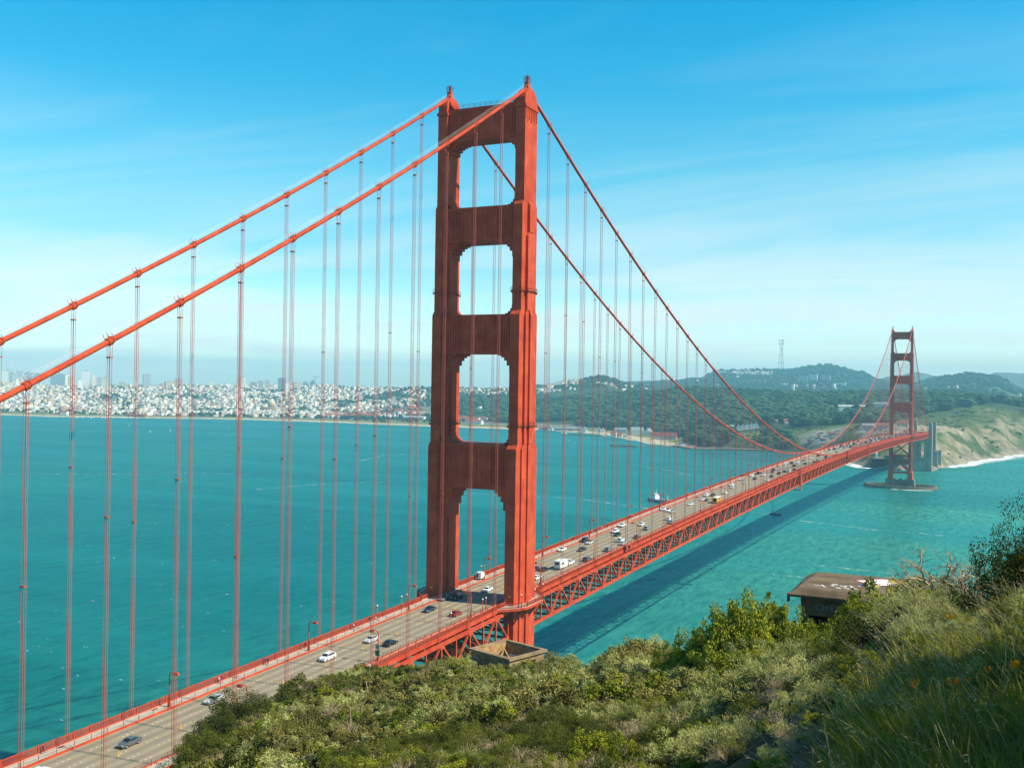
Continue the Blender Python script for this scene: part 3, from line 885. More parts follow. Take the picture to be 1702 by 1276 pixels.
_tn = _nt.nodes.new('ShaderNodeTexCoord'); _nn = _nt.nodes.new('ShaderNodeTexNoise'); _nn.inputs['Scale'].default_value = .08; _nn.inputs['Detail'].default_value = 8
_nt.links.new(_tn.outputs['Object'], _nn.inputs['Vector'])
_mr = _nt.nodes.new('ShaderNodeMapRange'); _mr.inputs[1].default_value = .3; _mr.inputs[2].default_value = .7; _mr.inputs[3].default_value = .55; _mr.inputs[4].default_value = 1.4
_nt.links.new(_nn.outputs[0], _mr.inputs[0])
_mm = _nt.nodes.new('ShaderNodeMix'); _mm.data_type = 'RGBA'; _mm.blend_type = 'MULTIPLY'; _mm.inputs[0].default_value = 1
_nt.links.new(_ca.outputs[0], _mm.inputs[6]); _nt.links.new(_mr.outputs[0], _mm.inputs[7])
_nt.links.new(_mm.outputs[2], _nt.nodes['Principled BSDF'].inputs['Base Color'])
me = mesh_np('far_shore', np.stack([gx, gy, gz], -1).reshape(-1, 3), faces, M['land'], True, cover.reshape(-1, 3))
far_land = link('far_shore_terrain', me); tag(far_land, kind='structure')
# a last, very distant ridge beyond the city hills
b = MB()
az_ = np.linspace(_b(1180), _b(2100), 70)
hh = 290 + 50 * value_noise(az_ / 2.3, az_ * 0, 8) + 22 * value_noise(az_ / .7, az_ * 0, 9)
hh = hh * np.clip((az_ - _b(1180)) / 9, 0, 1) ** .7
vs_ = []
for a, h in zip(az_, hh):
    for d, k in ((9000, 0), (9700, .55), (10300, 1.0), (11000, 0)):
        vs_.append((CAM[0] + math.sin(R(a)) * d, CAM[1] + math.cos(R(a)) * d, h * k - (3 if k == 0 else 0)))
b.add(vs_, [(i * 4 + k, (i + 1) * 4 + k, (i + 1) * 4 + k + 1, i * 4 + k + 1) for i in range(69) for k in range(3)])
M['ridge'] = mat('distant_hillside', (0.10, 0.12, 0.085), 0.95, noise=(.003, (0.15, 0.15, 0.10), .4, .6))
tag(b.build('distant_hills', M['ridge'], smooth=True), kind='structure')

# ---------------------------------------------------------------- instanced masses (geometry nodes)
def scatter(name, protos, pts, rots, scl, label=None, cat=None):
    """one object: copies of the proto meshes on points; protos = list of mesh objects joined into one plant"""
    me = bpy.data.meshes.new(name)
    pts = np.asarray(pts, dtype=np.float32)
    me.vertices.add(len(pts)); me.vertices.foreach_set('co', pts.ravel())
    a = me.attributes.new('rot', 'FLOAT_VECTOR', 'POINT'); a.data.foreach_set('vector', np.asarray(rots, dtype=np.float32).ravel())
    a = me.attributes.new('scl', 'FLOAT_VECTOR', 'POINT'); a.data.foreach_set('vector', np.asarray(scl, dtype=np.float32).ravel())
    ob = link(name, me)
    g = bpy.data.node_groups.new(name, 'GeometryNodeTree')
    g.interface.new_socket('Geometry', in_out='INPUT', socket_type='NodeSocketGeometry')
    g.interface.new_socket('Geometry', in_out='OUTPUT', socket_type='NodeSocketGeometry')
    gi, go = g.nodes.new('NodeGroupInput'), g.nodes.new('NodeGroupOutput')
    iop = g.nodes.new('GeometryNodeInstanceOnPoints')
    jn = g.nodes.new('GeometryNodeJoinGeometry')
    for p in protos:
        oi = g.nodes.new('GeometryNodeObjectInfo'); oi.inputs['Object'].default_value = p
        g.links.new(oi.outputs['Geometry'], jn.inputs[0])
    na = g.nodes.new('GeometryNodeInputNamedAttribute'); na.data_type = 'FLOAT_VECTOR'; na.inputs[0].default_value = 'rot'
    nb = g.nodes.new('GeometryNodeInputNamedAttribute'); nb.data_type = 'FLOAT_VECTOR'; nb.inputs[0].default_value = 'scl'
    er = g.nodes.new('FunctionNodeEulerToRotation')
    g.links.new(na.outputs[0], er.inputs[0])
    g.links.new(gi.outputs[0], iop.inputs['Points']); g.links.new(jn.outputs[0], iop.inputs['Instance'])
    g.links.new(er.outputs[0], iop.inputs['Rotation']); g.links.new(nb.outputs[0], iop.inputs['Scale'])
    g.links.new(iop.outputs[0], go.inputs[0])
    md = ob.modifiers.new('scatter', 'NODES'); md.node_group = g
    return tag(ob, label, cat, None, 'stuff')

def leaf_material(name, c1, c2, trans=.3, rough=.55, var=.25):
    """leaves: colour varies from plant to plant and in clumps, light passes through"""
    m = bpy.data.materials.new(name); m.use_nodes = True
    nt = m.node_tree; N, L = nt.nodes, nt.links
    b = N['Principled BSDF']; out = N['Material Output']
    oi = N.new('ShaderNodeObjectInfo'); tc = N.new('ShaderNodeTexCoord')
    n = N.new('ShaderNodeTexNoise'); n.inputs['Scale'].default_value = 3.0; n.inputs['Detail'].default_value = 3
    L.new(tc.outputs['Object'], n.inputs['Vector'])
    ad = N.new('ShaderNodeMath'); ad.operation = 'MULTIPLY_ADD'; ad.inputs[1].default_value = .8
    L.new(n.outputs[0], ad.inputs[0])
    sb = N.new('ShaderNodeMath'); sb.operation = 'MULTIPLY_ADD'; sb.inputs[1].default_value = .7; sb.inputs[2].default_value = -.22
    L.new(oi.outputs['Random'], sb.inputs[0]); L.new(sb.outputs[0], ad.inputs[2])
    mx = N.new('ShaderNodeMix'); mx.data_type = 'RGBA'
    mx.inputs[6].default_value = (*c1, 1); mx.inputs[7].default_value = (*c2, 1)
    L.new(ad.outputs[0], mx.inputs[0]); L.new(mx.outputs[2], b.inputs['Base Color'])
    b.inputs['Roughness'].default_value = rough; b.inputs['Specular IOR Level'].default_value = .06
    if trans > 0:
        tr = N.new('ShaderNodeBsdfTranslucent'); L.new(mx.outputs[2], tr.inputs[0])
        ms = N.new('ShaderNodeMixShader'); ms.inputs[0].default_value = trans
        L.new(b.outputs[0], ms.inputs[1]); L.new(tr.outputs[0], ms.inputs[2]); L.new(ms.outputs[0], out.inputs['Surface'])
    return m
def ico(sub=1):
    t = (1 + 5 ** .5) / 2
    v = [(-1, t, 0), (1, t, 0), (-1, -t, 0), (1, -t, 0), (0, -1, t), (0, 1, t), (0, -1, -t), (0, 1, -t), (t, 0, -1), (t, 0, 1), (-t, 0, -1), (-t, 0, 1)]
    f = [(0, 11, 5), (0, 5, 1), (0, 1, 7), (0, 7, 10), (0, 10, 11), (1, 5, 9), (5, 11, 4), (11, 10, 2), (10, 7, 6), (7, 1, 8), (3, 9, 4), (3, 4, 2), (3, 2, 6), (3, 6, 8), (3, 8, 9), (4, 9, 5), (2, 4, 11), (6, 2, 10), (8, 6, 7), (9, 8, 1)]
    v = [Vector(p).normalized() for p in v]
    for _ in range(sub):
        mid = {}; nf = []
        def m_(a, c):
            k = (min(a, c), max(a, c))
            if k not in mid:
                mid[k] = len(v); v.append(((v[a] + v[c]) / 2).normalized())
            return mid[k]
        for a, c, d in f:
            x, y, z = m_(a, c), m_(c, d), m_(d, a)
            nf += [(a, x, z), (c, y, x), (d, z, y), (x, y, z)]
        f = nf
    return np.array([tuple(p) for p in v]), np.array(f)
_icv, _icf = ico(2)
def crown_mesh(name, material, seed, lobes, w, h, base):
    """tree crown of many ragged leaf masses (unit: metres)"""
    r = np.random.default_rng(seed); V, F = [], []; o = 0
    for k in range(lobes):
        a = r.uniform(0, 6.28); q = r.uniform(0, 1) ** .6
        c = np.array([math.cos(a) * q * w * .34, math.sin(a) * q * w * .34, base + (h - base) * r.uniform(.25, .82) * (1 - .35 * q)])
        s = np.array([w * r.uniform(.16, .27), w * r.uniform(.16, .27), (h - base) * r.uniform(.13, .22)])
        v = _icv * (1 + r.uniform(-.34, .34, (len(_icv), 1))) * s + c
        V.append(v); F.append(_icf + o); o += len(v)
    return mesh_np(name, np.concatenate(V), np.concatenate(F), material)
def trunk_mesh(h, r0, material):
    b = MB(); b.tube([(0, 0, -.5), (.2, .1, h * .4), (0, .3, h)], [r0, r0 * .7, r0 * .3], 7)
    for a in (.4, 2.3, 4.4):
        b.tube([(.1, .1, h * .45), (math.cos(a) * h * .25, math.sin(a) * h * .25, h * .8)], [r0 * .45, r0 * .15], 5)
    return b.mesh('trunk', material)
M['bark'] = mat('bark', (0.10, 0.08, 0.06), 0.9, noise=(3, (0.06, 0.05, 0.04), .4, .6))
M['wood_dark'] = leaf_material('cypress_foliage', (0.010, 0.038, 0.020), (0.022, 0.062, 0.030), .12)
M['wood_mid'] = leaf_material('eucalyptus_foliage', (0.028, 0.070, 0.030), (0.060, 0.118, 0.048), .12)
M['wood_olive'] = leaf_material('olive_foliage', (0.055, 0.082, 0.028), (0.115, 0.140, 0.052), .12)
far_trees = []
for nm, mt, seed, lobes, w, h, lab, (x, y) in (
        ('cypress_tree', 'wood_dark', 1, 15, 15, 16, 'dark spreading cypress on the far beach, leftmost of three', (-1795, 2605)),
        ('cypress_tree', 'wood_mid', 2, 17, 16, 20, 'tall green tree on the far beach between two dark cypresses', (-1772, 2612)),
        ('cypress_tree', 'wood_olive', 3, 14, 13, 15, 'olive green tree on the far beach, rightmost of three', (-1751, 2604))):
    z = float(land_height(np.array([x]), np.array([y]))[0])
    t = tag(empty(nm, (x, y, z)), lab, 'tree', 'trees on the far beach')
    link('crown', crown_mesh('crown', M[mt], seed, lobes, w, h, 3.0), t)
    link('trunk', trunk_mesh(h * .6, .55, M['bark']), t)
    far_trees.append(t)
crowns = [t.children[0] for t in far_trees]
def put_trees(name, x, y, smin, smax, probs, keep=None):
    z, c, d, az = land_height(x, y, True)
    ok = (z > 3) if keep is None else keep(x, y, z, c, d, az)
    x, y, z = x[ok], y[ok], z[ok]
    pn = fbm(x / 260, y / 260, 91) + .9 * fbm(x / 90, y / 90, 93) + rng.normal(0, .28, len(x)); qs = np.quantile(pn, [probs[0], probs[0] + probs[1]]) if len(pn) else (0, 0)
    kind = np.where(pn < qs[0], 0, np.where(pn < qs[1], 1, 2))
    for k, nm in enumerate(('dark_' + name, 'green_' + name, 'olive_' + name)):
        q = kind == k
        n = int(q.sum())
        s = rng.uniform(smin, smax, n)
        sc = np.stack([s * rng.uniform(.85, 1.25, n), s * rng.uniform(.85, 1.25, n), s ** .6 * rng.uniform(.7, 1.1, n)], -1)
        ro = np.stack([np.zeros(n), np.zeros(n), rng.uniform(0, 6.28, n)], -1)
        scatter(nm, [crowns[k]], np.stack([x[q], y[q], z[q] - 1.5], -1), ro, sc,
                {'dark_': 'dark cypress and pine trees massed in the ', 'green_': 'green eucalyptus trees massed in the ', 'olive_': 'olive trees mixed through the '}[nm.split('_')[0] + '_'] + {'wood': 'wood on the far shore', 'hill_wood': 'woods on the distant city hills', 'city_trees': 'streets and parks of the far city'}[name], 'trees')
# the wood on the far headland
def polar_pts(n, u0, u1, d0, d1):
    a = np.radians(rng.uniform(_b(u0), _b(u1), n)); d = np.sqrt(rng.uniform(d0 ** 2, d1 ** 2, n))
    return CAM[0] + np.sin(a) * d, CAM[1] + np.cos(a) * d
def wood_ok(x, y, z, c, d, az):
    clump = fbm(x / 210, y / 210, 77)
    ok = (z > 7) & (d < 4350) & (d > 2250)
    ok &= ~((x > -135) & ((d < 2450 + 100 * clump) | (c < 260 + 70 * clump)))                       # open bluff and toll plaza
    ok &= ~((x > -470) & (x < -110) & (y < 2230) & (z > 30) & (clump < .55))   # car parks and lawns
    ok &= ~((x > -480) & (x < -120) & (d < 2480) & (z > 33) & (z < 60) & (clump < .3))
    ok &= ~((np.abs(x + 330) < 60) & (np.abs(y - 2900) < 90)) & ~((np.abs(x + 235) < 90) & (np.abs(y - 3170) < 60))
    ok &= ~((x > -460) & (x < -380) & (np.abs(y - 2225) < 45))
    ok &= (d > 2700) | (clump > -.45)
    ok &= (az > _b(830)) | ((clump > -.1) & (d < 4600))
    for u0, u1, dh, dn in ((1388, 1424, 3090, 230), (1426, 1442, 3130, 200), (1448, 1482, 3215, 230), (1222, 1266, 2570, 260), (1200, 1222, 2570, 120), (1280, 1318, 2680, 160), (1330, 1400, 2400, 200), (1430, 1512, 2320, 260)):
        ok &= ~((az > _b(u0)) & (az < _b(u1)) & (d < dh) & (d > dh - dn))
    return ok & ~((az < _b(960)) & (d < 3480))
x, y = polar_pts(19000, 770, 1790, 2250, 4350)
put_trees('wood', x, y, .85, 2.3, (.38, .40, .22), wood_ok)
x, y = polar_pts(14000, 890, 1800, 4900, 8600)
put_trees('hill_wood', x, y, 1.1, 2.2, (.5, .4, .1), lambda x, y, z, c, d, az: (fbm(x / 500, y / 500, 5) > -.5) & (z > 60) & ((z > 110) | (fbm(x / 200, y / 200, 6) > .3)))
x, y = polar_pts(8200, -80, 900, 3500, 6300)
put_trees('city_trees', x, y, .45, 1.05, (.45, .45, .10), lambda x, y, z, c, d, az: (c > 160) & ((fbm(x / 230, y / 230, 15) > .26) | ((az > _b(560)) & (fbm(x / 260, y / 260, 16) > -.05)) | ((az > _b(655)) & (d > 4200)) | (c < 300) & (fbm(x / 200, y / 200, 17) > -.1)))

# low scrub on the open bluff and the banks below the car parks
n = 5200
x = rng.uniform(-480, 420, n); y = rng.uniform(1690, 3050, n)
z, cc, d, az = land_height(x, y, True)
ok = (cc > 8) & (z > 4) & (fbm(x / 55, y / 55, 101) + .6 * fbm(x / 15, y / 15, 103) > .25) & (((x > -140) & (cc < 480)) | ((x < -110) & (z < 60) & (d < 2520)))
x, y, z = x[ok], y[ok], z[ok]; n = len(x); s_ = .08 + .3 * rng.random(n) ** 2
for k, nm in enumerate(('dark_bluff_scrub', 'green_bluff_scrub', 'olive_bluff_scrub')):
    q = (np.arange(n) % 3) == k
    scatter(nm, [crowns[k]], np.stack([x[q], y[q], z[q] - 1.0], -1), np.stack([np.zeros(q.sum()), np.zeros(q.sum()), rng.uniform(0, 6.28, q.sum())], -1),
            np.stack([s_[q] * 2.0, s_[q] * 1.8, s_[q] * .8], -1), ['dark', 'green', 'olive'][k] + ' low scrub dotted over the far bluff', 'scrub')
# ================================================================ BUILDINGS ON THE FAR SHORE
def lh(x, y): return float(land_height(np.array([float(x)]), np.array([float(y)]))[0])
def at(u, d):
    a = R(_b(u)); return CAM[0] + math.sin(a) * d, CAM[1] + math.cos(a) * d
def facade(name, c, win=(0.10, 0.12, 0.14), sx=.28, sz=.3):
    """wall with rows of windows too far away to be built one by one"""
    m = mat(name, c, .8)
    nt = m.node_tree; N, L = nt.nodes, nt.links
    tc = N.new('ShaderNodeTexCoord'); sp = N.new('ShaderNodeSeparateXYZ'); L.new(tc.outputs['Object'], sp.inputs[0])
    ad = N.new('ShaderNodeMath'); L.new(sp.outputs[0], ad.inputs[0]); L.new(sp.outputs[1], ad.inputs[1])
    cb = N.new('ShaderNodeCombineXYZ'); L.new(ad.outputs[0], cb.inputs[0]); L.new(sp.outputs[2], cb.inputs[1])
    br = N.new('ShaderNodeTexBrick'); br.offset = 0; br.inputs['Scale'].default_value = 1
    br.inputs['Color1'].default_value = (*win, 1); br.inputs['Color2'].default_value = (win[0] * 1.8, win[1] * 1.8, win[2] * 1.8, 1); br.inputs['Mortar'].default_value = (*c, 1)
    br.inputs['Brick Width'].default_value = 4.2; br.inputs['Row Height'].default_value = 3.6; br.inputs['Mortar Size'].default_value = 1.38
    L.new(cb.outputs[0], br.inputs['Vector']); L.new(br.outputs[0], N['Principled BSDF'].inputs['Base Color'])
    return m
WALLS = [facade('wall_' + n, c) for n, c in (('white', (.80, .79, .75)), ('cream', (.74, .68, .56)), ('grey', (.42, .45, .47)), ('pink', (.62, .47, .40)), ('blue_grey', (.30, .37, .42)), ('tan', (.55, .47, .35)))]
ROOFS = {'flat': mat('gravel_roof', (.46, .45, .42), .9), 'red': mat('red_roof', (.36, .12, .07), .85, noise=(.6, (.25, .09, .06), .4, .6)),
         'grey': mat('grey_roof', (.27, .28, .27), .85), 'green': mat('green_grey_roof', (.22, .28, .26), .85), 'dark_red': mat('dark_red_roof', (.20, .055, .045), .85)}
wall_of = dict(white=0, cream=1, grey=2, pink=3, blue=4, tan=5)
# --- high-rises on the skyline: column, width, top row (in the view from the viewpoint, turned into metres), distance, colour, shape
SKY = [(-6, 9, 617, 6900, 'white', 's'), (8, 9, 617, 6800, 'white', 's'), (14.5, 6, 611, 7200, 'grey', 'n'), (23, 8, 618, 6700, 'grey', 'c'), (31.5, 9, 618, 6900, 'grey', 's'),
       (29.5, 7, 628, 6200, 'white', 't'), (48.5, 11, 620, 6700, 'blue', 's'), (60.5, 13, 621, 6900, 'grey', 's'), (97, 20, 623, 6500, 'blue', 's'), (100.5, 7, 617.5, 6600, 'grey', 'd'),
       (111, 6, 623, 6500, 'white', 's'), (118, 8, 626, 6300, 'tan', 's'), (132.5, 7, 631, 6100, 'white', 's'), (142.5, 11, 617.5, 6400, 'white', 's'), (156, 8, 622.5, 6400, 'cream', 't'),
       (165.5, 9, 628, 6300, 'grey', 's'), (174, 8, 628, 6200, 'cream', 's'), (203, 9, 635, 6300, 'tan', 's'), (226, 6, 634, 6200, 'white', 't'), (244, 11, 622.6, 6300, 'grey', 's'), (251, 8, 641, 5700, 'white', 's'),
       (265, 8, 641, 5900, 'cream', 's'), (282, 14, 634.5, 6000, 'tan', 's'), (297, 13, 630.7, 6000, 'pink', 's'), (322, 13, 643, 5500, 'white', 's'), (352, 8, 632, 6100, 'cream', 't'), (362, 9, 640, 5700, 'tan', 's'),
       (378, 7, 637, 6000, 'white', 's'), (405, 7, 627, 6200, 'white', 's'), (398, 5, 628, 6300, 'pink', 's'), (422.5, 11, 635.6, 6100, 'tan', 's'), (432.5, 9, 634, 6200, 'grey', 's'), (444, 7, 632, 6200, 'tan', 's'),
       (458, 6, 638, 6100, 'white', 's'), (469, 12, 629, 5900, 'blue', 's'), (477.5, 7, 636, 5700, 'white', 's'), (494, 12, 636, 6000, 'tan', 's'), (508, 8, 635, 6100, 'blue', 's'), (520, 9, 632, 6000, 'blue', 't'), (528, 5, 639, 6000, 'white', 's'),
       (600, 6, 657, 4900, 'pink', 's'), (655, 7, 660, 4500, 'tan', 's'), (822, 9, 645, 5300, 'cream', 's'), (748, 7, 646, 5400, 'white', 's')]
ORD = ['first', 'second', 'third', 'fourth', 'fifth', 'sixth', 'seventh', 'eighth', 'ninth', 'tenth', 'eleventh', 'twelfth', 'thirteenth', 'fourteenth', 'fifteenth', 'sixteenth', 'seventeenth', 'eighteenth', 'nineteenth', 'twentieth',
       'twenty-first', 'twenty-second', 'twenty-third', 'twenty-fourth', 'twenty-fifth', 'twenty-sixth', 'twenty-seventh', 'twenty-eighth', 'twenty-ninth', 'thirtieth', 'thirty-first', 'thirty-second', 'thirty-third', 'thirty-fourth', 'thirty-fifth',
       'thirty-sixth', 'thirty-seventh', 'thirty-eighth', 'thirty-ninth', 'fortieth', 'forty-first', 'forty-second', 'forty-third', 'forty-fourth', 'forty-fifth', 'forty-sixth']
cname = dict(white='white', cream='cream', grey='pale grey', pink='pinkish brick', blue='dark blue-grey', tan='tan')
sname = dict(s='slab high-rise', n='slim tower with a spire', c='tower with a rounded top', t='stepped tower block', d='tower with a domed top')
for n, (u, w, v, d, c, sh) in enumerate(sorted(SKY)):
    x, y = at(u, d); z0 = lh(x, y)
    top = CAM[2] + (625.5 + .0153 * u - v) / 1687.0 * d
    W = w / 1687.0 * d; h = max(14, top - z0); dp = W * .8
    lab = f'{cname[c]} {sname[sh]}, {ORD[n]} tall building from the left on the skyline'
    t = tag(empty('high_rise', (x, y, z0), R(_b(u) * -1) + rng.uniform(-.25, .25)), lab, 'high-rise', 'tall buildings on the far skyline')
    b = MB()
    if sh in 'tn':
        b.box(-W / 2, W / 2, -dp / 2, dp / 2, -3, h * .62); b.box(-W * .36, W * .36, -dp * .36, dp * .36, h * .62, h * .85)
        if sh == 't': b.box(-W * .2, W * .2, -dp * .2, dp * .2, h * .85, h)
    else:
        b.box(-W / 2, W / 2, -dp / 2, dp / 2, -3, h if sh == 's' else h * .85)
    b.build('wall', WALLS[wall_of[c]], t)
    b = MB()
    if sh == 'n': b.frustum(0, 0, h * .85, h + 12, W * .36, dp * .36, .6, .6)
    elif sh in 'cd': b.lathe([(W * .5 * math.cos(q), h * .85 + h * .15 * math.sin(q)) for q in np.linspace(0, 1.5, 6)], 10)
    elif sh == 't': b.box(-W * .21, W * .21, -dp * .21, dp * .21, h, h + 2)
    else:
        b.box(-W / 2 - .6, W / 2 + .6, -dp / 2 - .6, dp / 2 + .6, h, h + 1.5); b.box(-W * .2, W * .2, -dp * .25, dp * .2, h + 1.5, h + 6)
    b.build('roof', ROOFS['flat'], t)
# construction crane over the dark stepped block
x, y = at(524, 6000); z0 = lh(x, y)
t = tag(empty('tower_crane', (x, y, z0)), 'thin tower crane above the dark stepped block on the skyline', 'crane')
b = MB(); b.beam((0, 0, 0), (0, 0, 62), 2.2, 2.2); b.build('mast', M['grey_steel'], t)
b = MB(); b.beam((-14, 0, 61), (34, 0, 62), 1.8, 1.8); b.beam((0, 0, 62), (0, 0, 69), 1.2, 1.2); b.build('jib', M['grey_steel'], t)

# --- small houses covering the slopes: rows along a street grid
def box_houses(x, y, z, wx, wy, h, rz, cols_):
    n = len(x)
    cor = np.array([(-1, -1), (1, -1), (1, 1), (-1, 1)], float)
    ca, sa = np.cos(rz), np.sin(rz)
    px = cor[None, :, 0] * wx[:, None] / 2; py = cor[None, :, 1] * wy[:, None] / 2
    X = x[:, None] + px * ca[:, None] - py * sa[:, None]; Y = y[:, None] + px * sa[:, None] + py * ca[:, None]
    V = np.concatenate([np.stack([X, Y, np.repeat(z[:, None] - 4, 4, 1)], -1), np.stack([X, Y, np.repeat((z + h)[:, None], 4, 1)], -1)], 1)
    f = np.array([(4, 5, 6, 7), (0, 1, 5, 4), (1, 2, 6, 5), (2, 3, 7, 6), (3, 0, 4, 7)])
    F = (f[None] + (np.arange(n) * 8)[:, None, None]).reshape(-1, 4)
    return V.reshape(-1, 3), F, np.repeat(cols_, 8, axis=0)
M['house'] = mat('house_paint', (.7, .7, .65), .85, spec=.15)
_nt = M['house'].node_tree; _ca = _nt.nodes.new('ShaderNodeVertexColor'); _ca.layer_name = 'Col'
_nt.links.new(_ca.outputs[0], _nt.nodes['Principled BSDF'].inputs['Base Color'])
pal = np.array([.84, .80, .74]) * np.array([(.82, .80, .74), (.80, .74, .62), (.72, .72, .71), (.68, .58, .44), (.60, .58, .53), (.44, .43, .40), (.70, .56, .46), (.35, .37, .38), (.52, .32, .24), (.80, .80, .80), (.84, .82, .78), (.62, .66, .66)])
def street_houses(n, u0, u1, d0, d1, keep, big=1.0):
    x, y = polar_pts(n, u0, u1, d0, d1)
    g = R(9); a, c = np.cos(g), np.sin(g)
    ex, ey = x * a + y * c, -x * c + y * a
    ex = np.round(ex / 15) * 15 + rng.uniform(-1, 1, n); ey = np.round(ey / 52) * 52 + rng.choice([-12., 12.], n)
    x, y = ex * a - ey * c, ex * c + ey * a
    z, cc, d, az = land_height(x, y, True)
    ok = keep(x, y, z, cc, d, az)
    x, y, z = x[ok], y[ok], z[ok]; k = len(x)
    wx = rng.uniform(8, 15, k) * big; wy = rng.uniform(10, 20, k) * big; h = rng.choice([6., 8., 9., 11., 15., 22.], k, p=[.22, .30, .25, .14, .06, .03]) * big
    wide = rng.random(k) < .05; wx[wide] *= 2.4; wy[wide] *= 1.6
    cl = np.clip(pal[rng.choice(len(pal), k, p=[.13, .12, .09, .10, .10, .10, .08, .08, .06, .04, .06, .04])] * rng.uniform(.85, 1.05, (k, 1)), 0, .86)
    return x, y, z, wx, wy, h, np.full(k, g) + rng.choice([0, .15], k), cl
slope = lambda x, y, z, c, d, az: (c > 190) & (fbm(x / 230, y / 230, 15) < .34) & ((az < _b(560)) | (fbm(x / 260, y / 260, 16) < .1)) & (z > 2) & (az < _b(700) + 1.5 * fbm(x / 400, y / 400, 4))
H = [street_houses(9200, -60, 720, 3850, 6900, slope),
     street_houses(900, 735, 960, 4900, 5800, lambda x, y, z, c, d, az: (z > 84)),
     street_houses(420, 735, 1020, 3650, 4400, lambda x, y, z, c, d, az: fbm(x / 150, y / 150, 19) > .25),
     street_houses(700, 1140, 1310, 6600, 8000, lambda x, y, z, c, d, az: (fbm(x / 300, y / 300, 20) > .05) & (z > 120)),
     street_houses(420, 1290, 1480, 5600, 6900, lambda x, y, z, c, d, az: (fbm(x / 260, y / 260, 22) > .3), 1.6),
     street_houses(620, 1525, 1700, 5600, 6900, lambda x, y, z, c, d, az: (fbm(x / 220, y / 220, 24) > .05) & (z > 100), 1.25),
     street_houses(150, 985, 1120, 5000, 5700, lambda x, y, z, c, d, az: (z > 90) & (z < 150), 1.2)]
H = [np.concatenate([h[i] for h in H]) for i in range(8)]
dist = np.hypot(H[0] - CAM[0], H[1] - CAM[1])
size = (H[3] + H[4]) * H[5] / dist ** 2
azh = np.degrees(np.arctan2(H[0] - CAM[0], H[1] - CAM[1]))
infr = (azh > _b(5)) & (azh < _b(1690))
rank = np.argsort(-size * infr)
solo = np.zeros(len(dist), bool); solo[rank[:290]] = True
V, F, CC = box_houses(*[h[~solo] for h in H[:7]], H[7][~solo])
o = link('city_houses', mesh_np('city_houses', V, F, M['house'], False, CC)); tag(o, 'thousands of small pale houses covering the far city slopes', 'houses', None, 'stuff')
roofk = [ROOFS['flat'], ROOFS['grey'], ROOFS['red']]
for i in np.where(solo)[0]:
    x, y, z, wx, wy, h, rz = (float(H[k][i]) for k in range(7))
    V, F, CC = box_houses(np.zeros(1), np.zeros(1), np.zeros(1), np.array([wx]), np.array([wy]), np.array([h]), np.zeros(1), H[7][i][None])
    b = MB(); b.box(-wx * .28, wx * .2, -wy * .2, wy * .25, h, h + 2.2)
    t = empty('house', (x, y, z), rz)
    link('wall', mesh_np('wall', V, F, M['house'], False, CC), t); b.build('roof_hut', M['house'] if False else ROOFS['flat'], t)
    cl_ = H[7][i]; hue = 'white' if cl_.min() > .58 else ('cream' if cl_[0] > .55 and cl_[2] < .52 else ('brown' if cl_[0] > cl_[2] * 1.5 else ('pale grey' if cl_.mean() > .42 else 'dark grey')))
    part_ = ('left' if azh[i] < _b(240) else 'middle' if azh[i] < _b(480) else 'right') + ' part of the far city' if azh[i] < _b(720) else ('ridge behind the near tower' if azh[i] < _b(1060) else 'distant hills behind the bridge')
    tag(t, f'larger {"tall" if h > 16 else "low"} {hue} flat-roofed building in the {part_}' if 'city' in part_ else f'{"tall" if h > 16 else "low"} {hue} flat-roofed building on the {part_}', 'building', 'larger flat-roofed buildings in the distance')

# --- sheds and houses along the near part of the far shore
def house(name, label, cat, x, y, w, dpt, h, rz, wall, roof, gable=.5, group=None, z=None, dorm=0):
    z = lh(x, y) if z is None else z
    t = tag(empty(name, (x, y, z), rz), label, cat, group)
    b = MB(); b.box(-w / 2, w / 2, -dpt / 2, dpt / 2, -3, h)
    g = h + dpt * gable
    if gable > 0.05:
        b.add([(-w / 2, -dpt / 2, h), (-w / 2, dpt / 2, h), (-w / 2, 0, g)], [(0, 2, 1)]); b.add([(w / 2, -dpt / 2, h), (w / 2, dpt / 2, h), (w / 2, 0, g)], [(0, 1, 2)])
    b.build('wall', WALLS[wall_of[wall]], t)
    b = MB(); o = .6
    if gable > 0.05:
        k = (g - h) / (dpt / 2)
        for s in (-1, 1):
            b.add([(-w / 2 - o, s * (dpt / 2 + o), h - o * k + .1), (w / 2 + o, s * (dpt / 2 + o), h - o * k + .1), (w / 2 + o, 0, g + .1), (-w / 2 - o, 0, g + .1),
                   (-w / 2 - o, s * (dpt / 2 + o), h - o * k + .5), (w / 2 + o, s * (dpt / 2 + o), h - o * k + .5), (w / 2 + o, 0, g + .5), (-w / 2 - o, 0, g + .5)],
                  [(0, 1, 2, 3), (4, 7, 6, 5), (0, 4, 5, 1), (1, 5, 6, 2), (2, 6, 7, 3), (3, 7, 4, 0)])
    else:
        b.box(-w / 2 - o, w / 2 + o, -dpt / 2 - o, dpt / 2 + o, h, h + .8)
    b.build('roof', ROOFS[roof], t)
    if w < 30 or dorm:
        for k in range(3):
            wm = MB(); xx = -w / 3 + k * w / 3
            wm.box(xx - 1.1, xx + 1.1, -dpt / 2 - .06, -dpt / 2 + .02, 1.2, 3.4)
            wm.build('window', M['glass_dark'], t)
    return t
M['glass_dark'] = mat('dark_glass', (.03, .045, .055), .15, spec=.6)
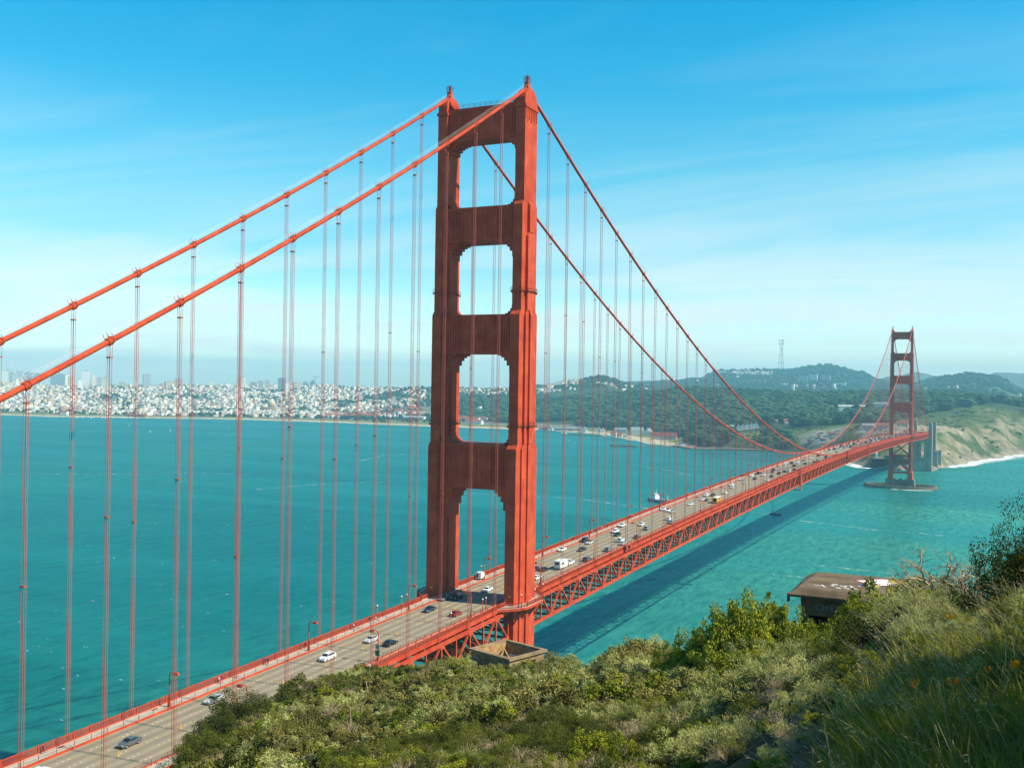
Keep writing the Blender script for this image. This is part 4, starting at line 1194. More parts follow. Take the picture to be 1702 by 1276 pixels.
HOUSES = [
    # u, distance, width, depth, height, wall, roof, gable, turn, name, label, category
    (905, 3110, 30, 14, 7, 'grey', 'red', .35, 0, 'shed', 'long grey shed with red roof on the far lawn beside the near tower', 'shed'),
    (915, 3095, 14, 16, 8, 'white', 'grey', .5, 1.57, 'hangar', 'white gabled hangar next to the red-roofed shed on the lawn', 'hangar'),
    (940, 3080, 62, 15, 7, 'grey', 'green', .25, 0, 'warehouse', 'longest grey-green warehouse at the back of the far lawn', 'warehouse'),
    (962, 3060, 36, 14, 7, 'grey', 'green', .3, 0, 'warehouse', 'shorter grey-green warehouse beside the small white gabled hall', 'warehouse'),
    (972, 3000, 13, 16, 8, 'white', 'grey', .5, 1.57, 'hall', 'small white gabled hall right of the grey-green warehouses', 'hall'),
    (996, 3000, 14, 14, 8, 'white', 'grey', .5, 1.57, 'hall', 'left of two white gabled halls standing side by side on the lawn', 'hall'),
    (1003, 2990, 12, 14, 7, 'white', 'grey', .45, 1.57, 'hall', 'right of two white gabled halls standing side by side on the lawn', 'hall'),
    (1005, 2790, 11, 8, 4.5, 'white', 'grey', .5, 0, 'cottage', 'low white cottage just behind the far beach', 'cottage'),
    (1021, 2800, 15, 13, 9, 'white', 'red', .45, 0, 'station_house', 'white two-storey house with red roof behind the far beach', 'house'),
    (1031, 2790, 14, 10, 5, 'cream', 'red', .45, 0, 'boathouse', 'low red-roofed boathouse right of the white two-storey house', 'boathouse'),
    (1041, 2760, 13, 8, 4, 'white', 'grey', .3, 0, 'cottage', 'low white building right of the red-roofed boathouse', 'cottage'),
    (1033, 2980, 36, 15, 8, 'grey', 'green', .4, 0, 'barracks', 'green-grey barracks with hipped roof behind the red-roofed boathouse', 'barracks'),
    (1060, 2900, 36, 22, 9, 'grey', 'green', .5, .3, 'barracks', 'broad green-grey gabled barracks below the left end of the viaduct', 'barracks'),
    (1079, 2880, 18, 18, 8, 'white', 'grey', .55, 1.2, 'hall', 'white gabled hall right of the broad green-grey barracks', 'hall'),
    (1090, 2850, 30, 12, 5, 'cream', 'red', .35, 0, 'barracks', 'cream barracks with red roof under the viaduct', 'barracks'),
    (1112, 2840, 26, 12, 5, 'pink', 'red', .35, .1, 'barracks', 'brick barracks with red roof under the right end of the viaduct', 'barracks'),
    (1107, 2650, 58, 22, 8, 'pink', 'dark_red', .45, 0, 'storehouse', 'large dark red storehouse beside the wood on the far lawn', 'storehouse'),
    (1130, 2385, 13, 9, 5, 'white', 'grey', .45, 0, 'hut', 'leftmost white hut at the root of the wharf', 'hut'),
    (1138, 2380, 12, 9, 5, 'cream', 'grey', .45, .1, 'hut', 'middle hut of three at the root of the wharf', 'hut'),
    (1153, 2345, 16, 10, 5.5, 'white', 'red', .45, .1, 'hut', 'rightmost hut of three, by the sea wall below the wood', 'hut'),
    (1406, 3080, 42, 24, 16, 'white', 'flat', .18, .2, 'large_house', 'large white house in the wood left of the far tower', 'house'),
    (1434, 3120, 18, 14, 12, 'white', 'flat', .4, .1, 'large_house', 'small white house in the wood between two larger white ones', 'house'),
    (1464, 3200, 54, 16, 12, 'white', 'grey', .3, 0, 'large_house', 'long white house in the wood just left of the far tower', 'house'),
    (1445, 2260, 26, 14, 7, 'pink', 'grey', .3, 0, 'toll_office', 'brick office left of the far tower at the end of the bridge', 'office'),
    (1468, 2230, 26, 14, 8, 'pink', 'red', .3, 0, 'toll_office', 'brick office with red roof right behind the far end of the bridge', 'office'),
    (1501, 2300, 22, 12, 7, 'tan', 'red', .3, 0, 'toll_office', 'tan office seen through the portal of the far tower', 'office'),
    (1384, 2330, 16, 10, 5, 'pink', 'dark_red', .35, 0, 'shelter', 'low dark red shelter beside the car park left of the far tower', 'shelter'),
    (1310, 2660, 18, 12, 7, 'cream', 'red', .4, .3, 'villa', 'cream villa with red roof in the wood above the car park', 'villa'),
    (1288, 2640, 16, 12, 7, 'pink', 'red', .4, .1, 'villa', 'pink villa with red roof beside the row of white gabled houses', 'villa'),
    (1211, 2560, 30, 11, 6, 'cream', 'grey', .3, .1, 'villa', 'long cream house left of the row of white gabled houses', 'house'),
]
for k in range(5):
    HOUSES.append((1229 + k * 7.2, 2520 + 8 * k, 9, 13, 6.5, 'white', 'grey', .7, 1.57 + .1, 'gabled_house', f'white steep-gabled house, {ORD[k]} from the left in the row of five', 'house'))
for u, d, w, dp, h, wl_, rf, gb, rz, nm, lab, ct in HOUSES:
    x, y = at(u, d)
    house(nm, lab, ct, x, y, w, dp, h, R(-_b(u)) * .6 + rz, wl_, rf, gb)
# low red-roofed and white army buildings in rows beyond the long beach
k = 0
for u in np.linspace(535, 700, 15):
    for d in (3900, 4030, 4170):
        if rng.random() < .28: continue
        x, y = at(u + rng.uniform(-4, 4), d + rng.uniform(-25, 25))
        w = rng.uniform(22, 50)
        house('army_building', 'low red-roofed building in the rows behind the long beach' if rng.random() < .6 else 'low pale building in the rows behind the long beach', 'building', x, y, w, rng.uniform(11, 16), rng.uniform(5, 8), rng.uniform(-.3, .3) + .4,
              rng.choice(['white', 'cream', 'pink']), 'red', .35, 'buildings in the rows behind the long beach')
for o in [q for q in bpy.data.objects if q.name.startswith('army_building')]:
    o['label'] = 'low red-roofed building in the rows behind the long beach'
for u, d, w in ((560, 3990, 60), (590, 4110, 90), (618, 4150, 70), (640, 4180, 50), (690, 3700, 80), (780, 3560, 90), (770, 3640, 70), (800, 3600, 60), (815, 3650, 40), (790, 3430, 55)):
    x, y = at(u, d)
    house('long_hall', f'long white hall about a third of the way from the tower to the dome' if False else f'long pale hall with low roof, {ORD[[560, 590, 618, 640, 690, 770, 780, 790, 800, 815].index(u)]} from the left behind the long beach', 'hall', x, y, w, 22, 9, .2 * rng.uniform(-1, 1), 'white', 'flat' if u < 700 else 'red', .15 if u < 700 else .3)
# domed rotunda
x, y = at(452, 4480); t = tag(empty('domed_rotunda', (x, y, lh(x, y))), 'tan domed rotunda standing among the houses behind the long beach', 'rotunda')
M['ochre'] = mat('ochre_stone', (.58, .42, .26), .85)
b = MB()
for k in range(8):
    a = k * math.pi / 4
    b.box(13 * math.cos(a) - 2.6, 13 * math.cos(a) + 2.6, 13 * math.sin(a) - 2.6, 13 * math.sin(a) + 2.6, -2, 26)
b.build('columns', M['ochre'], t)
b = MB(); b.lathe([(17.5, 26), (17.5, 33), (15.5, 33), (15.5, 36)], 16); b.build('drum', M['ochre'], t)
b = MB(); b.lathe([(15 * math.cos(q), 36 + 13 * math.sin(q)) for q in np.linspace(0, 1.5, 7)], 16); b.build('dome', mat('pale_dome', (.66, .54, .40), .8), t)
b = MB()
for k in range(22):
    a = R(-150 + k * 5.4); b.box(58 * math.cos(a) - 1.6, 58 * math.cos(a) + 1.6, 58 * math.sin(a) - 1.6, 58 * math.sin(a) + 1.6, -2, 17)
    if k: 
        a0 = R(-150 + (k - 1) * 5.4); b.beam((58 * math.cos(a0), 58 * math.sin(a0), 18), (58 * math.cos(a), 58 * math.sin(a), 18), 4, 2.4)
b.build('colonnade', M['ochre'], t)
# wharf sheds on the left shore
x, y = at(228, 3880); t = tag(empty('pier_shed', (x, y, 0), R(14)), 'long low red-brown pier shed at the water\'s edge below the city', 'pier shed')
b = MB(); b.box(-42, 42, -9, 9, -2, 3.0); b.build('pier_deck', M['concrete'], t)
b = MB(); b.box(-38, 38, -7, 7, 3, 10); b.build('wall', mat('brick_red_wall', (.34, .13, .08), .85), t)
b = MB(); b.prism([(-8, 10), (8, 10), (0, 14)], 'x', -39, 39); b.build('roof', ROOFS['red'], t)
x, y = at(108, 4050); house('shore_house', 'white house alone at the water\'s edge below the city', 'house', x, y, 26, 16, 11, .3, 'white', 'red', .3, z=2)
x, y = at(185, 4750); house('long_block', 'very long white block across the lower city slope', 'block', x, y, 95, 20, 11, .35, 'white', 'flat', .0)
# moored yachts along the city shore
def yacht_mesh():
    b = MB()
    b.add([(-5, -1.6, 1.2), (3, -1.7, 1.2), (6.5, 0, 1.4), (3, 1.7, 1.2), (-5, 1.6, 1.2), (-4.6, -1, -.3), (3, -1, -.3), (5.4, 0, -.2), (3, 1, -.3), (-4.6, 1, -.3)],
          [(0, 1, 2, 3, 4), (0, 5, 6, 1), (1, 6, 7, 2), (2, 7, 8, 3), (3, 8, 9, 4), (4, 9, 5, 0)])
    b.frustum(-.8, 0, 1.2, 2.2, 2.4, 1.1, 1.9, .9)
    return b.mesh('hull', M['white'])
_yh = yacht_mesh()
b = MB(); b.tube([(.8, 0, 1.2), (.8, 0, 15)], .16, 5); b.tube([(.8, 0, 2.8), (-4.4, 0, 2.9)], .14, 5); _ym = b.mesh('mast', M['handrope'])
for k in range(34):
    x, y = at(118 + k * 3.4 + rng.uniform(-1.2, 1.2), 3905 - k * 3.2 + rng.uniform(-12, 12))
    if seg_dist(np.array([x]), np.array([y]), COAST)[0] > -12: 
        a = R(_b(118 + k * 3.4)); x -= math.sin(a) * 70; y -= math.cos(a) * 70
    t = tag(empty('moored_yacht', (x, y, 0), rng.uniform(0, 6.28)), 'small white yacht moored along the city shore', 'yacht', 'yachts moored along the city shore')
    link('hull', _yh, t); link('mast', _ym, t)

# elevated road on the far shore
x0, y0 = at(1022, 3120); x1, y1 = at(1128, 3160)
p0, p1 = Vector((x0, y0, 0)), Vector((x1, y1, 0))
t = tag(empty('viaduct', tuple(p0)), 'long grey road viaduct on thin piers in front of the far wood', 'viaduct')
dv = p1 - p0; b = MB(); b.beam((0, 0, 31), tuple(dv + Vector((0, 0, 33))), 11, 2.4); b.build('road_deck', mat('viaduct_grey', (.30, .27, .23), .8), t)
for k in range(12):
    q = dv * ((k + .5) / 12); z = lh(p0.x + q.x, p0.y + q.y)
    b = MB(); b.box(q.x - 1.6, q.x + 1.6, q.y - 1.6, q.y + 1.6, z - 3, 30.6 + 2 * k / 12); b.build('pier', M['concrete'], t)
# sea wall below the wood
pts = [at(1120, 2400), at(1150, 2318), at(1190, 2330), at(1240, 2322), at(1300, 2312), at(1345, 2290), at(1385, 2195), at(1420, 2070)]
t = tag(empty('sea_wall', (pts[0][0], pts[0][1], 0)), 'long dark sea wall with a pale road along the foot of the far wood', 'sea wall')
w1, w2 = MB(), MB()
for (ax, ay), (bx_, by_) in zip(pts[:-1], pts[1:]):
    A = Vector((ax - pts[0][0], ay - pts[0][1], 0)); B_ = Vector((bx_ - pts[0][0], by_ - pts[0][1], 0))
    w1.beam(A, B_, 3.0, 6.4); w2.beam(A + Vector((2, 9, 1.6)), B_ + Vector((2, 9, 1.6)), 12, 3.6)
w1.build('wall', mat('dark_stone', (.12, .115, .10), .9, noise=(.2, (.22, .20, .16), .45, .6)), t); w2.build('road', M['sidewalk'], t)
# wharf
t = tag(empty('wharf', (-687.5, 1937.7, 0)), 'low wooden wharf reaching out from the far beach', 'wharf')
M['timber'] = mat('old_timber', (.20, .16, .115), .9, noise=(.4, (.10, .08, .06), .4, .6))
b = MB(); b.box(-4, 62, -7, 7, 2.0, 3.6); b.build('wharf_head', M['timber'], t)
b = MB(); b.beam((58, 0, 3), (165, 88, 3), 6, 1.0); b.build('wharf_deck', M['timber'], t)
for k in range(14):
    b = MB(); q = Vector((0, 0, 0)).lerp(Vector((160, 86, 0)), k / 13) if k > 5 else Vector((k * 11, 0, 0))
    b.box(q.x - .6, q.x + .6, q.y - 5, q.y - 4, -3, 2.2); b.box(q.x - .6, q.x + .6, q.y + 4, q.y + 5, -3, 2.2); b.build('pile_bent', M['timber'], t)['kind'] = 'stuff'
# low jetty with a boat shed on the beach
x, y = at(965, 2840); t = tag(empty('jetty', (x, y, 0), R(-8)), 'long low jetty close along the far beach', 'jetty')
b = MB(); b.box(-60, 70, -3, 3, .6, 2.0); b.build('jetty_deck', M['timber'], t)
b = MB(); b.box(-60, -44, -2.5, 2.5, 2, 4.5); b.prism([(-3, 4.5), (3, 4.5), (0, 6)], 'x', -60.5, -43.5); b.build('shed', WALLS[0], t)
# broadcasting mast on the hill
x, y = at(1298, 8000); z0 = lh(x, y); t = tag(empty('broadcast_tower', (x, y, z0)), 'tall three-legged broadcasting tower on the hazy wooded hill', 'tower')
M['mast'] = mat('mast_paint', (.50, .33, .30), .7)
def tri(r, z): return [Vector((r * math.cos(R(90 + 120 * k)), r * math.sin(R(90 + 120 * k)), z)) for k in range(3)]
lv = [(0, 24), (62, 19), (125, 14), (165, 10.5), (205, 16), (232, 19)]
for k in range(3):
    b = MB(); b.tube([tri(r, z)[k] for z, r in lv], 1.3, 6); b.build('leg', M['mast'], t)
    b = MB(); b.tube([tri(19, 232)[k], tri(19, 298)[k]], [.9, .5], 6); b.build('antenna', M['white'], t)
for z, r in lv[1:]:
    b = MB(); q = tri(r + 3, z)
    for k in range(3): b.beam(q[k], q[(k + 1) % 3], 3.0, 3.0)
    b.build('platform', M['mast'], t)
for k in range(3):
    b = MB()
    for (z, r), (z2, r2) in zip(lv[:-1], lv[1:]):
        b.beam(tri(r, z)[k], tri(r2, z2)[(k + 1) % 3], .4, .4); b.beam(tri(r, z)[(k + 1) % 3], tri(r2, z2)[k], .4, .4)
    b.build('stay', M['mast'], t)['kind'] = 'stuff'
# hospital blocks below the hill
for u, d, w, h, c, lab in ((1318, 6200, 44, 36, 'white', 'thin white tower block in front of the hazy hill'), (1335, 6900, 60, 46, 'grey', 'left grey block of the hospital below the hazy hill'), (1352, 6900, 50, 52, 'cream', 'middle pale block of the hospital below the hazy hill'), (1372, 6900, 60, 40, 'grey', 'right grey block of the hospital below the hazy hill'), (1396, 6700, 70, 26, 'white', 'low white block right of the hospital below the hazy hill')):
    x, y = at(u, d); zz = lh(x, y)
    t = tag(empty('hospital_block', (x, y, zz)), lab, 'block')
    wd = w if u != 1318 else 14
    b = MB(); b.box(-wd / 2, wd / 2, -12, 12, -5, h + (22 if u == 1318 else 0)); b.build('wall', WALLS[wall_of[c]], t)
    b = MB(); b.box(-wd / 2 - .5, wd / 2 + .5, -12.5, 12.5, h + (22 if u == 1318 else 0), h + 2 + (22 if u == 1318 else 0)); b.build('roof', ROOFS['flat'], t)

# ---------------------------------------------------------------- south end of the bridge
sp_ = tag(empty('tower_pier', (0, SPAN, 0)), 'concrete pier with oval fender wall under the far tower', 'pier')
M['pier_stone'] = mat('pier_concrete', (.20, .18, .135), .9, noise=(.12, (.11, .105, .08), .4, .65))
def oval(a, b_, n=40): return [(a * math.copysign(abs(math.cos(q)) ** .8, math.cos(q)), b_ * math.copysign(abs(math.sin(q)) ** .9, math.sin(q))) for q in np.linspace(0, 2 * math.pi, n, endpoint=False)]
o1, o2 = oval(50, 23.5), oval(47, 20.5); n = len(o1)
b = MB(); vs_ = [(x, y, -4) for x, y in o1] + [(x, y, 4.6) for x, y in o1] + [(x, y, 4.6) for x, y in o2] + [(x, y, -4) for x, y in o2]
b.add(vs_, [(r * n + k, r * n + (k + 1) % n, (r + 1) * n + (k + 1) % n, (r + 1) * n + k) for r in range(3) for k in range(n)]); b.build('fender_wall', M['pier_stone'], sp_)
b = MB(); b.prism(o2, 'z', -4, 1.2); b.build('fender_floor', M['pier_stone'], sp_)
for s in (-1, 1):
    b = MB(); b.frustum(s * HW, 0, 1.2, 13.0, 6.6, 11.5, 5.8, 10.5); b.box(s * HW - 6.1, s * HW + 6.1, -10.8, 10.8, 12.2, 12.95); b.build('plinth', M['pier_stone'], sp_)
b = MB(); b.box(-HW + 5.5, HW - 5.5, -5, 5, 1.2, 11.5); b.box(-1.3, 1.3, -5.6, 5.6, 1.2, 13.8); b.build('plinth_link', M['pier_stone'], sp_)
np_ = tag(empty('tower_pier', (0, 0, 0)), 'concrete pier under the near tower, hidden behind the headland', 'pier')
for s in (-1, 1):
    b = MB(); b.frustum(s * HW, 0, -4, 13.0, 6.6, 11.5, 5.8, 10.5); b.build('plinth', M['pier_stone'], np_)
M['pylon'] = mat('pylon_concrete', (.36, .345, .29), .85, noise=(.08, (.26, .25, .22), .4, .65))
for yy, lab in ((1625.0, 'pale concrete pylon with tall opening where the suspended span ends'), (1722.0, 'second pale concrete pylon behind the first, against the bluff')):
    t = tag(empty('pylon', (0, yy, 0)), lab, 'pylon')
    for s in (-1, 1):
        b = MB(); b.box(*sorted((s * 13.2, s * 19.0)), -6, 6, -3, 82); b.box(*sorted((s * 13.8, s * 18.4)), -5.4, 5.4, 82, 85); b.box(*sorted((s * 14.6, s * 17.4)), -6.5, 6.5, -3, 83.2)
        b.build('shaft', M['pylon'], t)
        b = MB(); b.box(*sorted((s * 6.2, s * 13.2)), -4.5, 4.5, -3, 56); b.build('wall', M['pylon'], t)
    b = MB(); b.box(-13.2, 13.2, -4.6, 4.6, 50, 57.2); b.build('lintel', M['pylon'], t)
    b = MB(); b.box(-6.2, 6.2, -4.4, 4.4, -3, 18); b.build('sill_wall', M['pylon'], t)
t = tag(empty('arch_span', (0, 1674, 0)), 'steel arch span between the two concrete pylons', 'arch')
for s in (-1, 1):
    b = MB()
    q = [(s * 11, -42 + 84 * k / 10, 22 + 34 * (1 - ((k - 5) / 5) ** 2)) for k in range(11)]
    for p, r_ in zip(q[:-1], q[1:]): b.beam(p, r_, 1.2, 2.4)
    b.build('arch_rib', M['orange'], t)
    for k in range(1, 10):
        b = MB(); b.beam(q[k], (q[k][0], q[k][1], 64.6), .9, .9, up=(0, 1, 0)); b.build('post', M['orange'], t)
    b = MB(); b.box(*sorted((s * 12.4, s * 13.1)), -42, 42, 57.5, 66.0); b.build('side_girder', M['orange'], t)
M['brick'] = mat('old_brick', (.15, .075, .052), .9, noise=(.2, (.09, .055, .045), .4, .6))
t = tag(empty('brick_fort', (-48, 1672, 0)), 'dark old brick fort at the water\'s edge under the bridge', 'fort')
b = MB(); b.box(-34, 30, -24, 24, -2, 15.5); b.build('wall', M['brick'], t)
b = MB(); b.box(-34.6, 30.6, -24.6, 24.6, 15.5, 17.2); b.build('parapet', M['pier_stone'], t)
for r in range(3):
    for k in range(12):
        b = MB(); xx = -30 + k * 5; b.box(xx - .8, xx + .8, -24.12, -23.9, 3 + r * 4.4, 5 + r * 4.4); b.build('gun_port', M['black'], t)
b = MB(); b.box(-29, -26, -20, -17, 17.2, 25); b.lathe([(2, 25), (2, 27.5), (.3, 29)], 8, (-27.5, -18.5, 0)); b.build('light_tower', M['white'], t)
for u, d, w, h, lab in ((1556, 1990, 12, 31, 'left of two pale concrete footings at the foot of the bluff'), (1562.5, 2020, 10, 31, 'right of two pale concrete footings at the foot of the bluff')):
    x, y = at(u, d); t = tag(empty('footing', (x, y, 0)), lab, 'footing')
    b = MB(); b.frustum(0, 0, -2, h - 3, w * .42, 5, w * .36, 4); b.build('shaft', M['pylon'], t)
    b = MB(); b.box(-w * .42, w * .42, -4.6, 4.6, h - 3, h); b.build('cap', M['pylon'], t)
M['rock'] = mat('shore_rock', (.085, .078, .065), .9, noise=(.5, (.16, .14, .11), .4, .65))
def rock_mesh(seed):
    r = np.random.default_rng(seed); v = _icv * (1 + r.uniform(-.3, .3, (len(_icv), 1))) * np.array([1, 1, .6]); return mesh_np('rock', v, _icf, M['rock'])
_rk = [rock_mesh(k) for k in range(5)]
RK = [(1648, 2520, 9, 'largest dark rock in the surf below the bluff'), (1660, 2520, 7, 'dark rock just right of the largest one in the surf'), (1640, 2470, 5, 'small dark rock left of the largest one in the surf'), (1668, 2560, 6, 'dark rock in the surf nearest the right edge'), (1681, 2560, 4, 'tiny dark rock alone in the surf at the right'), (1634, 2500, 4, 'tiny rock nearest the shore in the surf'),
      (1448, 1985, 5, 'rock at the corner of the sea wall beside the fort'), (1456, 1950, 5, 'rock in the foam beside the brick fort')]
for k, (u, d, s, lab) in enumerate(RK):
    x, y = at(u, d); o = link('rock', _rk[k % 5], None, (x, y, .4), rng.uniform(0, 6)); o.scale = (s * 1.3, s, s * .8); tag(o, lab, 'rock', 'rocks in the surf')
# breaking waves and wakes: sheets of foam just above the water
def foam_material(name, lo, hi, scale):
    m = mat(name, (.86, .88, .86), .8); nt = m.node_tree; N, L = nt.nodes, nt.links
    tc = N.new('ShaderNodeTexCoord'); n = N.new('ShaderNodeTexNoise'); n.inputs['Scale'].default_value = scale; n.inputs['Detail'].default_value = 6; n.inputs['Roughness'].default_value = .7
    L.new(tc.outputs['Object'], n.inputs['Vector'])
    mr = N.new('ShaderNodeMapRange'); mr.inputs[1].default_value = lo; mr.inputs[2].default_value = hi; L.new(n.outputs[0], mr.inputs[0])
    L.new(mr.outputs[0], N['Principled BSDF'].inputs['Alpha']); return m
M['surf'] = foam_material('surf_foam', .36, .52, .05); M['wake'] = foam_material('wake_foam', .46, .78, .13)
def foam(name, label, pts, ws, material):
    vs_ = []; n = len(pts)
    for i, p in enumerate(pts):
        d = (Vector(pts[min(i + 1, n - 1)]) - Vector(pts[max(i - 1, 0)])).normalized(); q = Vector((-d.y, d.x)) * ws[i] / 2
        vs_ += [(p[0] + q.x, p[1] + q.y, .05), (p[0] - q.x, p[1] - q.y, .05)]
    o = MB().add(vs_, [(2 * i, 2 * i + 1, 2 * i + 3, 2 * i + 2) for i in range(n - 1)]).build(name, material)
    return tag(o, label, 'foam', None, 'stuff')
def wpx(u, v): 
    d = CAM[2] * 1687.0 / (v - (625.5 + .0153 * u)); return at(u, d)
foam('surf', 'white surf breaking along the foot of the bluff', [(38, 1745), (60, 1830), (78, 1950), (112, 2060), (140, 2180), (170, 2300), (205, 2420), (245, 2600), (330, 2850)], [22, 42, 46, 40, 40, 60, 70, 90, 110], M['surf'])
foam('surf', 'second line of surf further out below the bluff', [(75, 1840), (110, 1960), (150, 2100), (190, 2260), (245, 2450), (300, 2650)], [10, 16, 14, 22, 40, 50], M['wake'])
foam('surf', 'foam at the corner of the sea wall by the fort', [(-150, 1770), (-120, 1690), (-100, 1640), (-70, 1622)], [10, 26, 22, 8], M['surf'])
foam('surf', 'foam at the foot of the oval fender wall', [(-10, 1252), (10, 1252), (26, 1256), (44, 1264)], [6, 9, 8, 4], M['surf'])
def wob(ps, k=5):
    out = []
    for (u0, v0), (u1, v1) in zip(ps[:-1], ps[1:]):
        for i in range(k): out.append(wpx(u0 + (u1 - u0) * i / k, v0 + (v1 - v0) * i / k + rng.uniform(-.5, .5)))
    return out + [wpx(*ps[-1])]
for lab, ps, w in (('long white wake crossing behind the near tower', [(780, 819), (890, 825), (960, 828), (1030, 837), (1085, 844)], 4.2),
                   ('curved pale wake below the far beach', [(1075, 775), (1110, 780), (1150, 788)], 4.5), ('short pale wake left of the near tower', [(600, 764), (640, 756), (700, 751)], 4.5),
                   ('long white wake between the small boat and the headland', [(1335, 857), (1400, 862), (1460, 867), (1520, 868), (1570, 871)], 4.2),
                   ('pale current line below the left part of the city', [(10, 770), (110, 774), (200, 777), (300, 779), (420, 783)], 4.0), ('faint current line left of the near tower', [(430, 808), (540, 801), (640, 800)], 3.2),
                   ('broad foam line behind the small bunker', [(1290, 945), (1340, 947), (1400, 949), (1470, 953)], 1.8), ('thin foam line above the small bunker', [(1350, 925), (1420, 930), (1500, 934)], 1.8)):
    pts = wob(ps); foam('wake', lab, pts, [w * rng.uniform(.5, 1.5) for _ in pts], M['wake'])
# ================================================================ THE NEAR HEADLAND
NEAR = [(_b(u), p) for u, p in (
    (-900, [(20, 130), (40, 115), (70, 88), (120, 45), (190, -6)]),
    (-300, [(20, 129), (40, 114), (70, 87), (120, 45), (190, -6)]),
    (100, [(20, 131), (40, 119), (60, 106), (85, 91), (120, 62), (200, -6)]),
    (230, [(20, 132.5), (40, 121.5), (60, 112.5), (85, 101.5), (105, 90), (150, 50), (220, -6)]),
    (280, [(40, 123), (60, 115), (82, 105.6), (96, 100), (120, 82), (158, 46), (228, -6)]),
    (320, [(40, 124), (82, 109.0), (98, 103.6), (105, 100.8), (120, 87.2), (158, 46.2), (228, -6)]),
    (380, [(35, 126), (72, 113.4), (100, 105.3), (107, 101.9), (122, 88.3), (160, 47.3), (230, -6)]),
    (440, [(30, 127.5), (62, 116.9), (98, 107.5), (108, 104.1), (122, 90.5), (158, 49.5), (228, -6)]),
    (500, [(27, 128.7), (55, 119.4), (90, 110.8), (118, 105.7), (125, 102.3), (140, 88.7), (178, 47.7), (248, -6)]),
    (570, [(24, 130), (48, 121.9), (82, 113.2), (124, 104.5), (131, 101.1), (146, 87.5), (184, 46.5), (254, -6)]),
    (650, [(21, 131), (42, 124.0), (75, 115.4), (128, 104.0), (135, 100.6), (150, 87.0), (188, 46.0), (258, -6)]),
    (750, [(19, 131.8), (38, 125.5), (68, 117.6), (118, 106.5), (127, 103.1), (140, 89.5), (178, 48.5), (248, -6)]),
    (850, [(17, 132.6), (34, 127.0), (62, 119.6), (108, 108.6), (120, 106.4), (127, 103.4), (142, 89.8), (178, 48.8), (248, -6)]),
    (950, [(15, 133.4), (30, 128.6), (55, 122.0), (110, 108.8), (119, 105.7), (134, 92.1), (170, 51.1), (240, -6)]),
    (1100, [(12, 134.6), (24, 131.0), (40, 127.0), (75, 119.7), (82, 116.3), (97, 102.7), (135, 61.7), (205, -5.3)]),
    (1180, [(10, 135.3), (20, 132.5), (36, 128.6), (66, 122.3), (73, 118.9), (88, 105.3), (126, 64.3), (196, -6)]),
    (1250, [(8, 136), (16, 134.0), (30, 130.7), (60, 124.4), (67, 121.2), (82, 107.6), (120, 66.6), (190, -6)]),
    (1320, [(6, 136.8), (12, 135.6), (22, 133.2), (38, 130.0), (60, 125.5), (68, 124.0), (76, 116), (90, 104), (122, 67.3), (192, -6)]),
    (1400, [(5, 137.5), (9, 136.7), (17, 134.7), (30, 132.0), (50, 127.0), (66, 125.2), (72, 121), (84, 109), (115, 70.5), (185, -6)]),
    (1470, [(3, 138.0), (7, 137.4), (13, 136.2), (24, 134.2), (38, 131.3), (48, 127.6), (66, 125.0), (72, 120.7), (84, 109), (112, 73.7), (185, -6)]),
    (1550, [(2, 138.2), (5.6, 137.9), (9.5, 137.2), (16, 136.2), (28, 134.5), (40, 129.5), (66, 124), (80, 110), (110, 74), (180, -6)]),
    (1620, [(2, 138.2), (5.0, 138.0), (9, 137.3), (17, 136.0), (25, 134.8), (34, 131.6), (60, 119.7), (95, 77.7), (175, -6)]),
    (1702, [(2, 138.2), (4.6, 138.1), (9, 137.5), (16, 136.5), (22, 135.7), (30, 132.6), (50, 118), (88, 78.6), (170, -6)]),
    (2100, [(3, 138.4), (10, 138.9), (25, 139), (40, 134), (60, 118), (100, 75), (180, -6)]),
    (3200, [(3, 138.4), (10, 139.5), (30, 141), (60, 135), (100, 110), (190, 40), (260, -6)]))] + [
    (60.0, [(3, 138.4), (15, 140), (60, 143), (150, 120), (300, 60), (400, -6)]), (110.0, [(5, 138.4), (60, 146), (200, 150), (420, 150)]), (180.0, [(5, 138.2), (80, 142), (200, 150), (420, 150)])]
NEAR = [(-180.0, NEAR[-1][1]), (-120.0, [(5, 138), (40, 132), (120, 110), (250, 60), (420, 20)])] + NEAR
NEAR.sort(key=lambda q: q[0])
_nb = np.array([p[0] for p in NEAR])
def near_height(x, y):
    x = np.asarray(x, float); y = np.asarray(y, float)
    bx, by = x - CAM[0], y - CAM[1]; d = np.hypot(bx, by); az = np.degrees(np.arctan2(bx, by))
    cols_ = np.stack([np.interp(d, [0] + [q[0] for q in p], [138.15] + [q[1] for q in p]) for _, p in NEAR])
    az = np.clip(az, _nb[0], _nb[-1] - 1e-6)
    i = np.clip(np.searchsorted(_nb, az) - 1, 0, len(_nb) - 2)
    f = (az - _nb[i]) / (_nb[i + 1] - _nb[i]); f = f * f * (3 - 2 * f)
    z = np.take_along_axis(cols_, i[None], 0)[0] * (1 - f) + np.take_along_axis(cols_, (i + 1)[None], 0)[0] * f
    k = np.clip((d - 8) / 40, 0, 1)
    # shallow diagonal gullies and hummocks
    z = z + k * (1.05 * value_noise((x + .25 * y) / 6.5, (y - .25 * x) / 40.0, 2) + .3 * value_noise(x / 4.0, y / 4.0, 6)) + .06 * value_noise(x / .8, y / .8, 9)
    return np.maximum(z, -7.0)
def nh(x, y): return float(near_height(np.array([float(x)]), np.array([float(y)]))[0])
xs = np.concatenate([np.arange(-130, 60, 6.0), np.arange(60, 160, 1.0), np.arange(160, 420, 8.0)])
ys = np.concatenate([np.arange(-560, -290, 9.0), np.arange(-290, -140, 1.0), np.arange(-140, 20, 4.0)])
